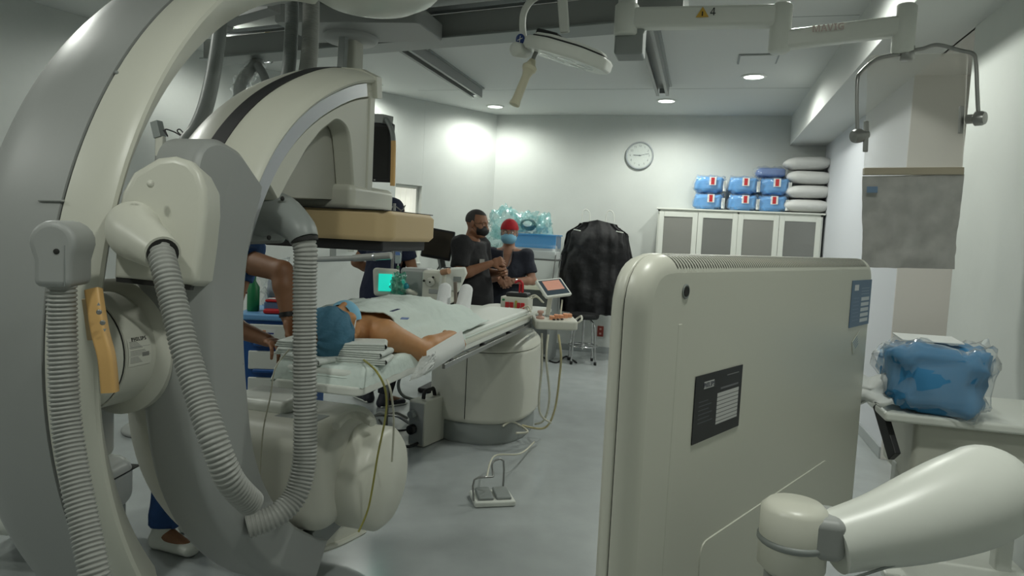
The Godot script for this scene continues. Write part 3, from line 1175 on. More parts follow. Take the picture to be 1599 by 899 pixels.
	var ph := spline([at(603, 186, 4.48), at(609, 196, 4.46), at(614, 215, 4.45), at(614, 250, 4.45), at(613, 290, 4.45)], 6)
	for k in ph.size(): ph[k] -= mo.position
	put("arch_top", tube(ph.slice(0, 14), 0.017, 12).mesh(), M.grey_mid, mo)
	put("arch_handle", tube(ph.slice(13), 0.017, 12).mesh(), M.handle, mo)

	# bent strut and cable conduits on the left
	var st := thing("ceiling_strut", "grey angled ceiling strut carrying a smooth drooping conduit, beside the curved stand", "strut", at(350, 20, 3.3))
	var off := st.position
	put("strut_arm", bar(at(338, 30, 3.3) - off, at(428, 4, 3.22) - off, 0.09, 0.085).mesh(), M.grey_beam, st)
	put("strut_end", rbox(Vector3(0.11, 0.13, 0.12), 0.02, 2).mesh(), M.grey_beam, st, at(342, 26, 3.3) - off)
	put("hanger", rod(at(420, 4, 3.22) - off, Vector3(at(420, 4, 3.22).x, CEIL, at(420, 4, 3.22).z) - off, 0.03).mesh(), M.grey_beam, st)
	var cp1 := spline([at(346, 20, 3.2), at(340, 70, 3.0), at(332, 120, 2.85), at(320, 170, 2.7), at(305, 205, 2.6), at(292, 222, 2.5), at(280, 250, 2.4)], 10)
	for k in cp1.size(): cp1[k] -= off
	put("conduit", hose(cp1, 0.034, 0.007, 0.0012, 14).mesh(), M.grey_mid, st)
	for k in 2:
		var xx: float = [455.0, 485.0][k]
		var rr: float = [0.036, 0.045][k]
		var hp := spline([at(xx + 2, -150, 3.5), at(xx + 1, -10, 3.45), at(xx, 50, 3.42), at(xx - 4, 105, 3.35), at(xx - 14, 150, 3.2)], 8)
		var o := put("cable_hose", hose(hp, rr, 0.011, 0.0025, 18).mesh(), M.grey_hose if k else M.grey_mid)
		tag(o, ["narrower dark grey corrugated cable hose hanging from the ceiling behind the white arc", "thicker light grey corrugated cable hose hanging from the ceiling behind the white arc"][k], "hose", "ceiling cable hoses")
	# framed light panel hung above the window side and the bagged arm in front of it
	var lp := at(406, 86, 5.4)
	var t := thing("examination_lamp", "small bright square lamp in a brown frame, hung under the bridge beam", "lamp", lp)
	var fb := facing(Vector3(0.25, -0.5, 1.0))
	putb("frame", rbox(Vector3(0.20, 0.13, 0.05), 0.006, 1).mesh(), M.grey_mid, t, Vector3.ZERO, fb)
	var gl := mat(1, 1, 1, 0.4)
	gl.emission_enabled = true
	gl.emission = Color(1, 1, 0.98)
	gl.emission_energy_multiplier = 1.8
	putb("lamp_panel", rbox(Vector3(0.165, 0.10, 0.006), 0.001, 1).mesh(), gl, t, fb.z * 0.026, fb)
	var al := AreaLight3D.new()
	al.name = "panel_beam"
	al.area_size = Vector2(0.16, 0.1)
	al.light_energy = 0.05
	al.area_range = 12.0
	al.shadow_enabled = true
	al.transform = Transform3D(fb, fb.z * 0.035)
	t.add_child(al)
	put("stem", rod(Vector3(0, 0.04, 0), Vector3(0, CEIL - lp.y, -0.1), 0.018).mesh(), M.tan, t)
	var bg := thing("wrapped_arm", "hanging jointed arm wrapped in clear plastic behind the white arc", "arm", at(395, 110, 5.2))
	var pa := spline([at(404, 95, 5.3), at(392, 110, 5.2), at(378, 128, 5.1), at(374, 150, 5.05), at(376, 190, 5.0)], 6)
	for k in pa.size(): pa[k] -= bg.position
	put("arm_tube", tube(pa, 0.05, 12).mesh(), M.grey_hose, bg)
	var pf := spline([at(402, 102, 5.2), at(412, 118, 5.15), at(416, 140, 5.1), at(405, 175, 5.05)], 6)
	for k in pf.size(): pf[k] -= bg.position
	put("fore_tube", tube(pf, 0.035, 12).mesh(), M.grey_beam, bg)
	var wr := PackedFloat32Array()
	for k in pa.size(): wr.append(0.062 + 0.016 * sin(k * 1.7))
	put("plastic_wrap", tube(pa, wr, 12, false).mesh(), M.clear, bg)

	# smooth white dome of the lamp nearest the lens
	var dm := thing("lamp_dome", "smooth white underside of a round ceiling lamp above the imaging arc", "lamp", at(577, 18, 2.7))
	put("shell", lathe([Vector2(0, 0), Vector2(0.10, 0.006), Vector2(0.19, 0.028), Vector2(0.26, 0.065), Vector2(0.31, 0.12), Vector2(0.32, 0.17), Vector2(0.29, 0.22), Vector2(0.2, 0.25), Vector2(0, 0.26)], 36, 60.0).mesh(), M.white_plastic, dm)
	put("post", cyl(0.04, CEIL - dm.position.y - 0.25, 20).mesh(), M.white_metal, dm, Vector3(0, 0.25, 0))

	surgical_lamp()
	shield()

func surgical_lamp() -> void:
	var piv := at(822, 64, 3.6)
	var t := thing("surgical_lamp", "white flat surgical lamp head with a cream handle, tilted on a curved yoke", "lamp", piv)
	var tip := at(952, 101, 3.55)
	var ctr := piv.lerp(tip, 0.53)
	var ax := (tip - piv).normalized()
	var nrm := (Vector3(-0.20, 1.0, 0.02) - ax * ax.dot(Vector3(-0.20, 1.0, 0.02))).normalized()
	var b := Basis(ax, nrm, ax.cross(nrm))
	var rad := piv.distance_to(tip) * 0.47
	var o := rounded([Vector2(-rad, -0.12), Vector2(-rad * 0.3, -0.21), Vector2(rad * 0.55, -0.19), Vector2(rad, -0.07), Vector2(rad, 0.07), Vector2(rad * 0.55, 0.19), Vector2(-rad * 0.3, 0.21), Vector2(-rad, 0.12)], [0.09])
	var lift := Basis(Vector3.RIGHT, PI / 2)
	putb("lamp_head", prism(o, 0.062, 0.014).moved(Vector3(0, 0.02, 0), lift).mesh(), M.white_plastic, t, ctr - piv, b)
	var o2 := PackedVector2Array()
	for p in o: o2.append(p * 0.86)
	putb("top_seam", prism(o2, 0.008, 0.0).moved(Vector3(0, 0.030, 0), lift).mesh(), M.dark, t, ctr - piv, b)
	var o3 := PackedVector2Array()
	for p in o: o3.append(p * 0.83)
	putb("top_cover", prism(o3, 0.02, 0.008).moved(Vector3(0, 0.044, 0), lift).mesh(), M.white_plastic, t, ctr - piv, b)
	putb("vent_block", rbox(Vector3(0.12, 0.035, 0.11), 0.012, 2).mesh(), M.dark, t, ctr - piv + b * Vector3(-rad * 0.60, 0.055, 0), b)
	for k in 5:
		var an := TAU * k / 5.0
		putb("lens", cyl(0.045, 0.006, 20, 0.002).mesh(), M.clear, t, ctr - piv + b * Vector3(cos(an) * 0.10, -0.047, sin(an) * 0.10), b)
	putb("pivot", cyl(0.036, 0.11, 24, 0.008).moved(Vector3(0, -0.055, 0), Basis(Vector3.RIGHT, PI / 2)).mesh(), M.white_plastic, t, Vector3.ZERO, facing(Vector3(-0.35, -0.1, 1.0)))
	var pb := facing(Vector3(-0.35, -0.1, 1.0))
	var bd := put("badge", cyl(0.027, 0.004, 24, 0.001).moved(Vector3.ZERO, Basis(Vector3.RIGHT, PI / 2)).mesh(), mat(0.08, 0.2, 0.45, 0.4), t)
	bd.transform = Transform3D(pb, pb.z * 0.055)
	for k in 2:
		var ln := put("badge_mark", rbox(Vector3(0.034, 0.004, 0.002), 0.001, 1).mesh(), M.white_plastic, bd, Vector3(0, 0, 0.005))
		ln.rotation.z = [0.25, 1.4][k]
	var yk := spline([at(818, 60, 3.6), at(816, 40, 3.6), at(818, 20, 3.6), at(827, 4, 3.6), at(842, -8, 3.6), at(864, -22, 3.6), at(880, -40, 3.6)], 6)
	for k in yk.size(): yk[k] -= piv
	put("yoke", tube(yk, 0.018, 14).mesh(), M.white_plastic, t)
	put("yoke_arm", bar(at(876, -30, 3.6) - piv, at(882, 52, 3.62) - piv, 0.05, 0.03, Vector3(0, 0, 1), 0.008).mesh(), M.white_plastic, t)
	put("yoke_drop", cyl(0.03, CEIL - at(878, -34, 3.6).y, 18).mesh(), M.white_metal, t, at(878, -34, 3.6) - piv)
	# sterile handle below
	var ha := at(836, 84, 3.56)
	var hb := at(803, 164, 3.5)
	var hd := (ha - hb).normalized()
	var hbs := Basis(facing(hd).x, hd, facing(hd).x.cross(hd))
	var hl := ha.distance_to(hb)
	putb("handle_neck", cyl(0.011, 0.1, 14).mesh(), M.steel, t, ha - piv - hd * 0.06, hbs)
	putb("handle", lathe([Vector2(0, 0), Vector2(0.026, 0.0), Vector2(0.028, 0.006), Vector2(0.023, 0.03), Vector2(0.021, hl * 0.55), Vector2(0.026, hl * 0.62), Vector2(0.031, hl * 0.66), Vector2(0.036, hl * 0.68), Vector2(0.038, hl * 0.74), Vector2(0.024, hl * 0.80), Vector2(0.016, hl * 0.88), Vector2(0, hl * 0.88)], 24, 30.0).mesh(), mat(0.82, 0.80, 0.70, 0.5), t, hb - piv, hbs)

func shield() -> void:
	var d := 3.8
	var base := at(978, 44, d)
	var t := thing("shield_arm", "long white jointed ceiling arm with a warning sticker, reaching to the bulkhead side", "arm", base)
	var e1 := at(1213, 32, d)
	var e2 := at(1412, 44, d)
	var k1 := at(1417, 76, d)
	put("trolley_block", rbox(Vector3(0.15, 0.24, 0.16), 0.015, 2).mesh(), M.grey_mid, t, Vector3(0.02, -0.02, -0.05))
	put("drop_tube", cyl(0.05, CEIL - base.y - 0.08, 20).mesh(), M.white_metal, t, Vector3(0.0, 0.08, 0))
	put("first_joint", cyl(0.062, 0.16, 24, 0.01).mesh(), M.white_plastic, t, Vector3(0.0, -0.045, 0.02))
	put("first_arm", bar(Vector3(0, 0.04, 0.02), e1 - base + Vector3(0, 0.02, 0), 0.09, 0.105, Vector3.UP, 0.02).mesh(), M.white_plastic, t)
	put("elbow_joint", cyl(0.052, 0.24, 24, 0.012).mesh(), M.white_plastic, t, e1 - base + Vector3(0.02, -0.16, 0))
	put("second_arm", bar(e1 - base + Vector3(0.02, -0.10, 0), e2 - base + Vector3(-0.01, 0.01, 0), 0.075, 0.095, Vector3.UP, 0.02).mesh(), M.white_plastic, t)
	put("end_joint", cyl(0.05, 0.23, 24, 0.012).mesh(), M.white_plastic, t, e2 - base + Vector3(0.0, -0.12, 0))
	put("swivel", cyl(0.032, 0.07, 20, 0.006).mesh(), M.steel, t, k1 - base + Vector3(0, -0.055, 0))
	var wp := at(1097, 19, d - 0.06)
	var tri := prism(PackedVector2Array([Vector2(-0.032, 0), Vector2(0.032, 0), Vector2(0, 0.052)]), 0.002, 0.0)
	put("warning_sticker", tri.mesh(), mat(0.78, 0.62, 0.20, 0.5), t, wp - base + Vector3(0, -0.025, 0))
	put("warning_mark", rbox(Vector3(0.006, 0.022, 0.001), 0.0004, 1).mesh(), M.black, t, wp - base + Vector3(0, -0.008, 0.0025))
	put("sticker_text", text_mesh("4", 0.05).duplicate(), M.black, t, wp - base + Vector3(0.05, 0, 0.001))
	var tx := put("arm_lettering", text_mesh("MAVIG", 0.045, "Droid Sans", 0.001, true), mat(0.76, 0.70, 0.68, 0.5), t, at(1293, 43, d - 0.05) - base)
	tx.rotation.z = 0.07

	var pc := at(1428, 185, d)
	var s := thing("radiation_shield", "clear acrylic radiation shield with a grey drape, hung before the recess on the right wall", "shield", pc)
	var tl := at(1352, 88, d)
	var tr := at(1507, 84, d + 0.06)
	var bl := at(1348, 268, d)
	var br := at(1507, 264, d + 0.06)
	var ux := (tr - tl).normalized()
	var w := tl.distance_to(tr)
	var h := tl.distance_to(bl)
	var uy := (tl - bl).normalized()
	uy = (uy - ux * uy.dot(ux)).normalized()
	var b := Basis(ux, uy, ux.cross(uy))
	var ol := rounded([Vector2(-w / 2, -h / 2), Vector2(w / 2, -h / 2), Vector2(w / 2, h / 2), Vector2(-w / 2, h / 2)], [0.004, 0.004, 0.03, 0.03])
	var mid := (tl + br) / 2
	putb("acrylic_panel", prism(ol, 0.012, 0.002).mesh(), M.acrylic, s, mid - pc - b.z * 0.006, b)
	putb("bottom_trim", rbox(Vector3(w + 0.006, 0.035, 0.03), 0.004, 1).mesh(), mat(0.70, 0.66, 0.58, 0.4), s, mid - pc - uy * (h / 2 + 0.004), b)
	for q in [[at(1340, 212, d - 0.02), at(1352, 210, d)], [at(1528, 185, d), at(1500, 187, d + 0.05)]]:
		var a: Vector3 = q[0] - pc
		var e: Vector3 = q[1] - pc
		var dr := (e - a).normalized()
		var kb := Basis(facing(dr).x, dr, facing(dr).x.cross(dr))
		putb("clamp_knob", lathe([Vector2(0, -0.03), Vector2(0.028, -0.028), Vector2(0.034, -0.015), Vector2(0.034, 0.012), Vector2(0.022, 0.02), Vector2(0.022, 0.05), Vector2(0, 0.05)], 20, 40.0).mesh(), M.steel, s, a, kb)
	for q in [[at(1352, 213, d - 0.012), 0.15], [at(1501, 187, d + 0.045), 0.13]]:
		putb("clamp_plate", rbox(Vector3(0.024, q[1], 0.014), 0.006, 2).mesh(), M.steel, s, q[0] - pc, b)
	var lf := spline([at(1417, 84, d), at(1395, 86, d), at(1368, 93, d), at(1345, 112, d - 0.01), at(1339, 125, d - 0.02), at(1338, 165, d - 0.02), at(1339, 212, d - 0.02)], 6)
	var rf := spline([at(1417, 80, d), at(1440, 76, d), at(1464, 70, d), at(1500, 79, d), at(1519, 84, d), at(1524, 98, d), at(1526, 145, d), at(1528, 185, d)], 6)
	for k in lf.size(): lf[k] -= pc
	for k in rf.size(): rf[k] -= pc
	put("frame_rod", tube(lf, 0.0095, 10).mesh(), M.steel, s)
	put("frame_rod", tube(rf, 0.0095, 10).mesh(), M.steel, s)
	var n := FastNoiseLite.new()
	n.seed = 4
	n.frequency = 3.0
	var c0 := at(1347, 275, d)
	var c1 := at(1506, 272, d + 0.06)
	var c2 := at(1346, 417, d)
	var c3 := at(1489, 420, d + 0.05)
	var dr := sheet(22, 22, func(u: float, v: float) -> Vector3:
		var p := c2.lerp(c3, v).lerp(c0.lerp(c1, v), u)
		return p - pc + Vector3(0, 0, 0.034 * n.get_noise_2d(u * 0.9, v * 1.3) * (1.2 - u)), 0.006)
	put("drape", dr.mesh(), mottled(mat(0.74, 0.735, 0.72, 0.6), 0.14, 0.02, 1.6, 21), s)
	putb("drape_label", rbox(Vector3(0.05, 0.03, 0.002), 0.001, 1).mesh(), mat(0.45, 0.55, 0.66, 0.6), s, at(1362, 296, d - 0.03) - pc, b)


# a band of constant section turned about a horizontal axis: section x is sideways, y is the radius; angles from straight ahead, up over the top, towards the lens
func arc_band(ctr: Vector3, yaw: float, section: PackedVector2Array, a0: float, a1: float, steps: int, shrink = null, crease := 35.0, caps := true) -> Shape:
	var s := Shape.new()
	if Geometry2D.is_polygon_clockwise(section):
		section = section.duplicate()
		section.reverse()
	var ahead := Vector3(sin(yaw), 0, -cos(yaw))
	var side := Vector3(cos(yaw), 0, sin(yaw))
	var m := section.size()
	var en := []
	for i in m:
		var d := (section[(i + 1) % m] - section[i]).normalized()
		en.append(Vector2(d.y, -d.x))
	var first := PackedVector3Array()
	var last := PackedVector3Array()
	for i in m:
		var j := (i + 1) % m
		if section[i].is_equal_approx(section[j]): continue
		var na: Vector2 = en[i]
		var nb: Vector2 = en[i]
		if rad_to_deg(absf(en[(i + m - 1) % m].angle_to(en[i]))) < crease: na = (en[i] + en[(i + m - 1) % m]).normalized()
		if rad_to_deg(absf(en[j].angle_to(en[i]))) < crease: nb = (en[i] + en[j]).normalized()
		var base := s.v.size()
		for k in steps + 1:
			var a := deg_to_rad(lerpf(a0, a1, float(k) / steps))
			var f: float = shrink.call(rad_to_deg(a)) if shrink != null else 1.0
			var rad := ahead * cos(a) + Vector3.UP * sin(a)
			s.v.append(ctr + side * section[i].x + rad * section[i].y * f); s.n.append((side * na.x + rad * na.y).normalized())
			s.v.append(ctr + side * section[j].x + rad * section[j].y * f); s.n.append((side * nb.x + rad * nb.y).normalized())
			if k == 0: first.append(s.v[s.v.size() - 2])
			if k == steps: last.append(s.v[s.v.size() - 2])
		for k in steps:
			var p := base + k * 2
			s.t.append_array(PackedInt32Array([p, p + 2, p + 3, p, p + 3, p + 1]))
	if caps:
		var ti := Geometry2D.triangulate_polygon(section)
		var k := 0
		while k + 2 < ti.size():
			var a := ti[k]
			var b := ti[k + 1]
			var c := ti[k + 2]
			if (section[b] - section[a]).cross(section[c] - section[a]) < 0: 
				b = ti[k + 2]
				c = ti[k + 1]
			s.tri(first[a], first[c], first[b])
			s.tri(last[a], last[b], last[c])
			k += 3
	return s

func P2(list: Array) -> PackedVector2Array:
	var o := PackedVector2Array()
	var i := 0
	while i < list.size():
		o.append(Vector2(list[i], list[i + 1]))
		i += 2
	return o

func shifted(path: PackedVector3Array, off: Vector3) -> PackedVector3Array:
	for k in path.size(): path[k] -= off
	return path

func side_prism(poly: PackedVector2Array, x0: float, x1: float, ctr: Vector3, yaw: float, bev := 0.0) -> Shape:    # outline in (depth ahead, height) about ctr, extruded sideways from x0 to x1
	var ahead := Vector3(sin(yaw), 0, -cos(yaw))
	var side := Vector3(cos(yaw), 0, sin(yaw))
	return Shape.new().add(prism(poly, x1 - x0, bev), Transform3D(Basis(ahead, Vector3.UP, side), ctr + side * x0))

func c_arm() -> void:
	var root := thing("imaging_arm", "huge grey and off-white X-ray imaging C-arm with corrugated hoses, filling the left foreground", "medical scanner", V(-1.75, 0, 1.75))
	var o := root.position
	# --- curved stand
	var sc := V(-1.75, 1.15, 3.1) - o
	var grey_sec := P2([-0.36, 1.40, -0.395, 1.44, -0.38, 1.49, -0.345, 1.525, -0.29, 1.55, -0.22, 1.562, -0.13, 1.566, -0.004, 1.566, -0.004, 1.43, -0.2, 1.40])
	put("stand", arc_band(sc, 0.0, grey_sec, 100, 216, 60).mesh(), M.grey, root)
	var cream_sec := P2([0.004, 1.40, 0.004, 1.562, 0.09, 1.562, 0.138, 1.556, 0.155, 1.546, 0.157, 1.534, 0.138, 1.51, 0.02, 1.40])
	put("stand_cover", arc_band(sc, 0.0, cream_sec, 100, 214, 60).mesh(), M.cream, root)
	put("stand_core", arc_band(sc, 0.0, P2([-0.3, 1.42, -0.3, 1.53, 0.06, 1.53, 0.02, 1.42]), 99, 215, 50).mesh(), M.gap, root)
	put("ceiling_pivot", cyl(0.30, 0.16, 32, 0.02).mesh(), M.grey_mid, root, V(-1.85, CEIL - 0.16, 2.95) - o)
	put("pivot_neck", bar(V(-1.85, CEIL - 0.1, 2.95) - o, V(-1.9, 2.62, 2.72) - o, 0.32, 0.28, Vector3.RIGHT, 0.05).mesh(), M.grey_mid, root)
	put("stand_seam", rbox(Vector3(0.085, 0.006, 0.012), 0.002, 1).mesh(), M.grey, root, at(80, 313, 1.594) - o, Vector3(0, 0, 0.02))
	put("screw_cap", ball(Vector3(0.006, 0.006, 0.004), 12).mesh(), M.grey_mid, root, at(182, 113, 1.775) - o)
	# --- elbow and hose at the far left
	var el := at(95, 400, 1.40)
	var outl := PackedVector2Array()
	for k in 13:
		var an := deg_to_rad(-25.0 + 230.0 * k / 12.0)
		outl.append(Vector2(cos(an) * 0.054, 0.035 + sin(an) * 0.054))
	outl.append_array(rounded([Vector2(-0.043, -0.01), Vector2(-0.043, -0.075), Vector2(0.043, -0.075), Vector2(0.043, -0.01)], [0.0, 0.022, 0.022, 0.0], 4))
	var eb := facing(Vector3(0.45, 0, 1))
	putb("hose_elbow", soft_prism(outl, 0.13, 0.016, 4).mesh(), M.grey, root, el - o - eb.z * 0.08, eb)
	putb("elbow_seam", rbox(Vector3(0.002, 0.10, 0.002), 0.0005, 1).mesh(), M.grey_mid, root, el - o + eb * Vector3(0.030, -0.02, 0.050), eb)
	putb("elbow_screw", cyl(0.007, 0.004, 14, 0.001).moved(Vector3.ZERO, Basis(Vector3.RIGHT, PI / 2)).mesh(), M.gap, root, el - o + eb * Vector3(0.012, 0.014, 0.048), eb)
	var h1 := spline([at(96, 440, 1.40), at(97, 500, 1.40), at(99, 580, 1.39), at(104, 660, 1.38), at(116, 740, 1.36), at(132, 820, 1.34), at(148, 900, 1.32), at(160, 990, 1.32)], 12)
	put("corrugated_hose", hose(shifted(h1, o), 0.0345, 0.0112, 0.0045, 26).mesh(), M.grey_hose, root)
	# --- tan grab handle
	var hp := spline([at(146, 452, 1.46), at(150, 480, 1.452), at(157, 520, 1.445), at(167, 560, 1.44), at(172, 612, 1.44)], 6)
	put("grab_handle", sweep(shifted(hp, o), rounded([Vector2(-0.019, -0.014), Vector2(0.019, -0.014), Vector2(0.019, 0.014), Vector2(-0.019, 0.014)], [0.008]), Vector3(1, 0, -0.25)).mesh(), M.handle, root)
	var hb := facing(Vector3(0.8, 0.1, 1))
	for k in 2:
		var p := at([155.0, 160.5][k], [487.0, 503.5][k], 1.427) - o
		putb("button", cyl(0.0065, 0.006, 16, 0.0015).moved(Vector3.ZERO, Basis(Vector3.RIGHT, PI / 2)).mesh(), M.steel, root, p, hb)
		var q := at([154.0, 163.5][k], [475.0, 515.0][k], 1.428) - o
		var ar := put("button_arrow", prism(P2([-0.004, -0.003, 0.004, -0.003, 0.0, 0.005]), 0.001).mesh(), M.grey_mid, root, q)
		ar.transform.basis = hb * Basis(Vector3.BACK, 0.0 if k == 0 else PI)
	put("handle_bracket", bar(at(141, 465, 1.49) - o, at(150, 530, 1.49) - o, 0.03, 0.03).mesh(), M.tan, root)
	# --- drum that carries the sleeve
	var dc := at(193, 560, 1.62)
	dc.x -= 0.17
	var dr := lathe([Vector2(0, 0), Vector2(0.13, 0.0), Vector2(0.155, 0.012), Vector2(0.168, 0.035), Vector2(0.170, 0.05), Vector2(0.166, 0.053), Vector2(0.166, 0.057), Vector2(0.172, 0.06), Vector2(0.172, 0.17), Vector2(0.20, 0.18), Vector2(0.21, 0.19), Vector2(0.21, 0.25), Vector2(0, 0.25)], 48, 40.0)
	put("drum", dr.moved(Vector3.ZERO, Basis(Vector3.RIGHT, -PI / 2)).mesh(), M.cream_soft, root, dc - o + Vector3(0, 0, 0.05))
	put("drum_seam", lathe([Vector2(0.1655, 0.0525), Vector2(0.1685, 0.0525), Vector2(0.1685, 0.0575), Vector2(0.1655, 0.0575)], 48).moved(Vector3.ZERO, Basis(Vector3.RIGHT, -PI / 2)).mesh(), M.gap, root, dc - o + Vector3(0, 0, 0.05))
	drum_label(root, dc - o)
	# --- sleeve around the arc
	var ac := V(-1.62, 1.07, 3.1) - o
	var yaw := 0.0
	var grip := func(a: float) -> float: return lerpf(1.035, 0.955, smoothstep(150.0, 190.0, a)) * lerpf(1.0, 0.86, smoothstep(190.0, 255.0, a))
	var sec := rounded([Vector2(-0.06, 1.145), Vector2(0.19, 1.145), Vector2(0.20, 1.16), Vector2(0.20, 1.33), Vector2(0.15, 1.37), Vector2(-0.02, 1.37), Vector2(-0.06, 1.33)], [0.02, 0.01, 0.01, 0.04, 0.05, 0.05, 0.03], 4)
	put("sleeve", arc_band(ac, yaw, sec, 151.5, 236, 54, grip).mesh(), M.grey, root)
	var cap_o := rounded([Vector2(-1.10, 0.38), Vector2(-1.028, 0.605), Vector2(-1.15, 0.70), Vector2(-1.27, 0.73), Vector2(-1.345, 0.70), Vector2(-1.375, 0.62), Vector2(-1.32, 0.48)], [0.0, 0.02, 0.10, 0.16, 0.14, 0.10, 0.0], 6)
	put("sleeve_head", side_prism(cap_o, 0.04, 0.1995, ac, yaw, 0.018).mesh(), M.grey, root)
	# off-white cover panels on the sleeve, with the nozzle
	var pn := Vector3(0.40, 0.10, 1.0).normalized()
	var pp := at(300, 340, 1.69)
	var pb := facing(pn)
	var panel := PackedVector2Array()
	for q in [[180, 340], [188, 300], [206, 268], [245, 245], [272, 242], [297, 250], [313, 268], [321, 294], [322, 330], [317, 380], [309, 436], [298, 446], [240, 440], [176, 434]]:
		var w := pb.transposed() * (on_plane(q[0], q[1], pp, pn) - pp)
		panel.append(Vector2(w.x, w.y))
	putb("sleeve_cover", soft_prism(panel, 0.14, 0.022, 4, 0.004).mesh(), M.cream, root, pp - o - pn * 0.14, pb)
	var gp := PackedVector2Array()
	for q in [[186, 432], [302, 446], [300, 453], [186, 440]]:
		var w := pb.transposed() * (on_plane(q[0], q[1], pp - pn * 0.03, pn) - pp)
		gp.append(Vector2(w.x, w.y))
	putb("cover_gap", prism(gp, 0.03, 0.0).mesh(), M.gap, root, pp - o - pn * 0.04, pb)
	var n0 := at(212, 366, 1.60) - o
	var n1 := at(254, 396, 1.50) - o
	put("nozzle", tube(spline([n0 + Vector3(-0.05, 0.02, -0.05), n0, n0.lerp(n1, 0.5), n1], 5), PackedFloat32Array([0.075, 0.075, 0.074, 0.073, 0.072, 0.071, 0.069, 0.066, 0.063, 0.061, 0.059, 0.056, 0.053, 0.050, 0.047, 0.045]), 26).mesh(), M.cream, root)
	put("nozzle_rim", tube(PackedVector3Array([n1 - (n1 - n0).normalized() * 0.004, n1 + (n1 - n0).normalized() * 0.003]), 0.039, 24).mesh(), M.gap, root)
	put("nozzle_screw", ball(Vector3(0.003, 0.003, 0.003), 8).mesh(), M.gap, root, at(236, 376, 1.50) - o)
	var h2 := spline([at(249, 388, 1.51), at(258, 420, 1.48), at(273, 480, 1.46), at(290, 550, 1.44), at(312, 620, 1.42), at(335, 690, 1.40), at(360, 750, 1.42), at(392, 785, 1.5)], 10)
	put("corrugated_hose", hose(shifted(h2, o), 0.0335, 0.0115, 0.0042, 24).mesh(), M.grey_hose, root)
	put("screw_cap", cyl(0.017, 0.008, 20, 0.003).moved(Vector3.ZERO, Basis(Vector3.BACK, -PI / 2)).mesh(), M.grey_mid, root, at(356, 270, 2.0) - o)
	put("screw_cap", ball(Vector3(0.008, 0.011, 0.011), 12).mesh(), M.cream, root, at(235, 287, 1.60) - o)
	for q in [[385, 457, 1.97], [379, 568, 1.97]]:
		put("rivet", ball(Vector3(0.003, 0.004, 0.004), 8).mesh(), mat(0.35, 0.25, 0.22, 0.5), root, at(q[0], q[1], q[2]) - o)
	# --- the arc itself
	var shrink := func(a: float) -> float: return lerpf(1.0, 0.80, smoothstep(190.0, 262.0, a)) * lerpf(1.0, 1.042, smoothstep(112.0, 148.0, a))
	var asec := P2([-0.185, 1.08, 0.152, 1.08, 0.152, 1.138, 0.168, 1.142, 0.175, 1.152, 0.168, 1.165, 0.14, 1.180, 0.09, 1.196, 0.03, 1.205, -0.03, 1.206, -0.10, 1.200, -0.15, 1.189, -0.18, 1.172, -0.185, 1.155])
	put("arc", arc_band(ac, yaw, asec, 100, 262, 80, shrink).mesh(), M.cream, root)
	put("arc_stripe", arc_band(ac, yaw, P2([-0.040, 1.200, 0.022, 1.200, 0.022, 1.2085, -0.040, 1.2085]), 101, 160, 40, shrink).mesh(), M.dark, root)
	put("arc_rail", arc_band(ac, yaw, P2([0.147, 1.083, 0.1605, 1.083, 0.1605, 1.137, 0.147, 1.137]), 103, 160, 50, shrink).mesh(), M.alu, root)
	put("arc_end_cap", arc_band(ac, yaw, P2([-0.19, 1.075, 0.18, 1.075, 0.18, 1.165, 0.10, 1.202, -0.03, 1.212, -0.16, 1.195, -0.19, 1.17]), 97.5, 100, 3).mesh(), M.cream, root)
	# --- housing that hangs from the arc's end: an open frame over a recessed grey wall
	var fr := PackedVector2Array()
	for k in 17:
		var a := deg_to_rad(lerpf(147.0, 98.5, k / 16.0))
		fr.append(Vector2(cos(a), sin(a)) * 1.084 * lerpf(1.0, 1.042, smoothstep(112.0, 148.0, rad_to_deg(a))))
	var rgt := fr[16].x
	fr.append_array(PackedVector2Array([Vector2(rgt, 0.60), Vector2(rgt - 0.16, 0.60)]))
	fr.append_array(rounded([Vector2(rgt - 0.162, 0.62), Vector2(rgt - 0.20, 0.80), Vector2(rgt - 0.225, 0.89), Vector2(-0.48, 0.915), Vector2(-0.60, 0.845), Vector2(-0.70, 0.76), Vector2(-0.82, 0.625), Vector2(-0.88, 0.55)], [0.0, 0.1, 0.08, 0.10, 0.1, 0.1, 0.1, 0.0], 5))
	put("housing_frame", side_prism(fr, 0.06, 0.150, ac, yaw, 0.012).mesh(), M.cream, root)
	var bk := PackedVector2Array()
	for k in 9:
		var a := deg_to_rad(lerpf(146.0, 99.0, k / 8.0))
		bk.append(Vector2(cos(a), sin(a)) * 1.082 * lerpf(1.0, 1.042, smoothstep(112.0, 148.0, rad_to_deg(a))))
	bk.append_array(P2([rgt - 0.01, 0.60, -0.70, 0.58]))
	put("housing_body", side_prism(bk, -0.18, 0.062, ac, yaw, 0.004).mesh(), mat(0.66, 0.66, 0.62, 0.45), root)
	put("housing_end", side_prism(P2([rgt - 0.055, 0.61, rgt + 0.004, 0.61, rgt + 0.004, 1.09, rgt - 0.055, 1.09]), -0.19, 0.157, ac, yaw, 0.008).mesh(), M.cream, root)
	put("caution_patch", side_prism(P2([-0.70, 0.83, -0.60, 0.88, -0.60, 0.81]), 0.060, 0.064, ac, yaw).mesh(), mat(0.72, 0.55, 0.38, 0.6), root)
	# --- flat detector
	var dm := V(-1.555, 1.60, 2.90) - o
	put("detector_neck", rbox(Vector3(0.40, 0.115, 0.42), 0.03, 3).mesh(), M.cream, root, dm + Vector3(-0.105, 0.080, -0.06))
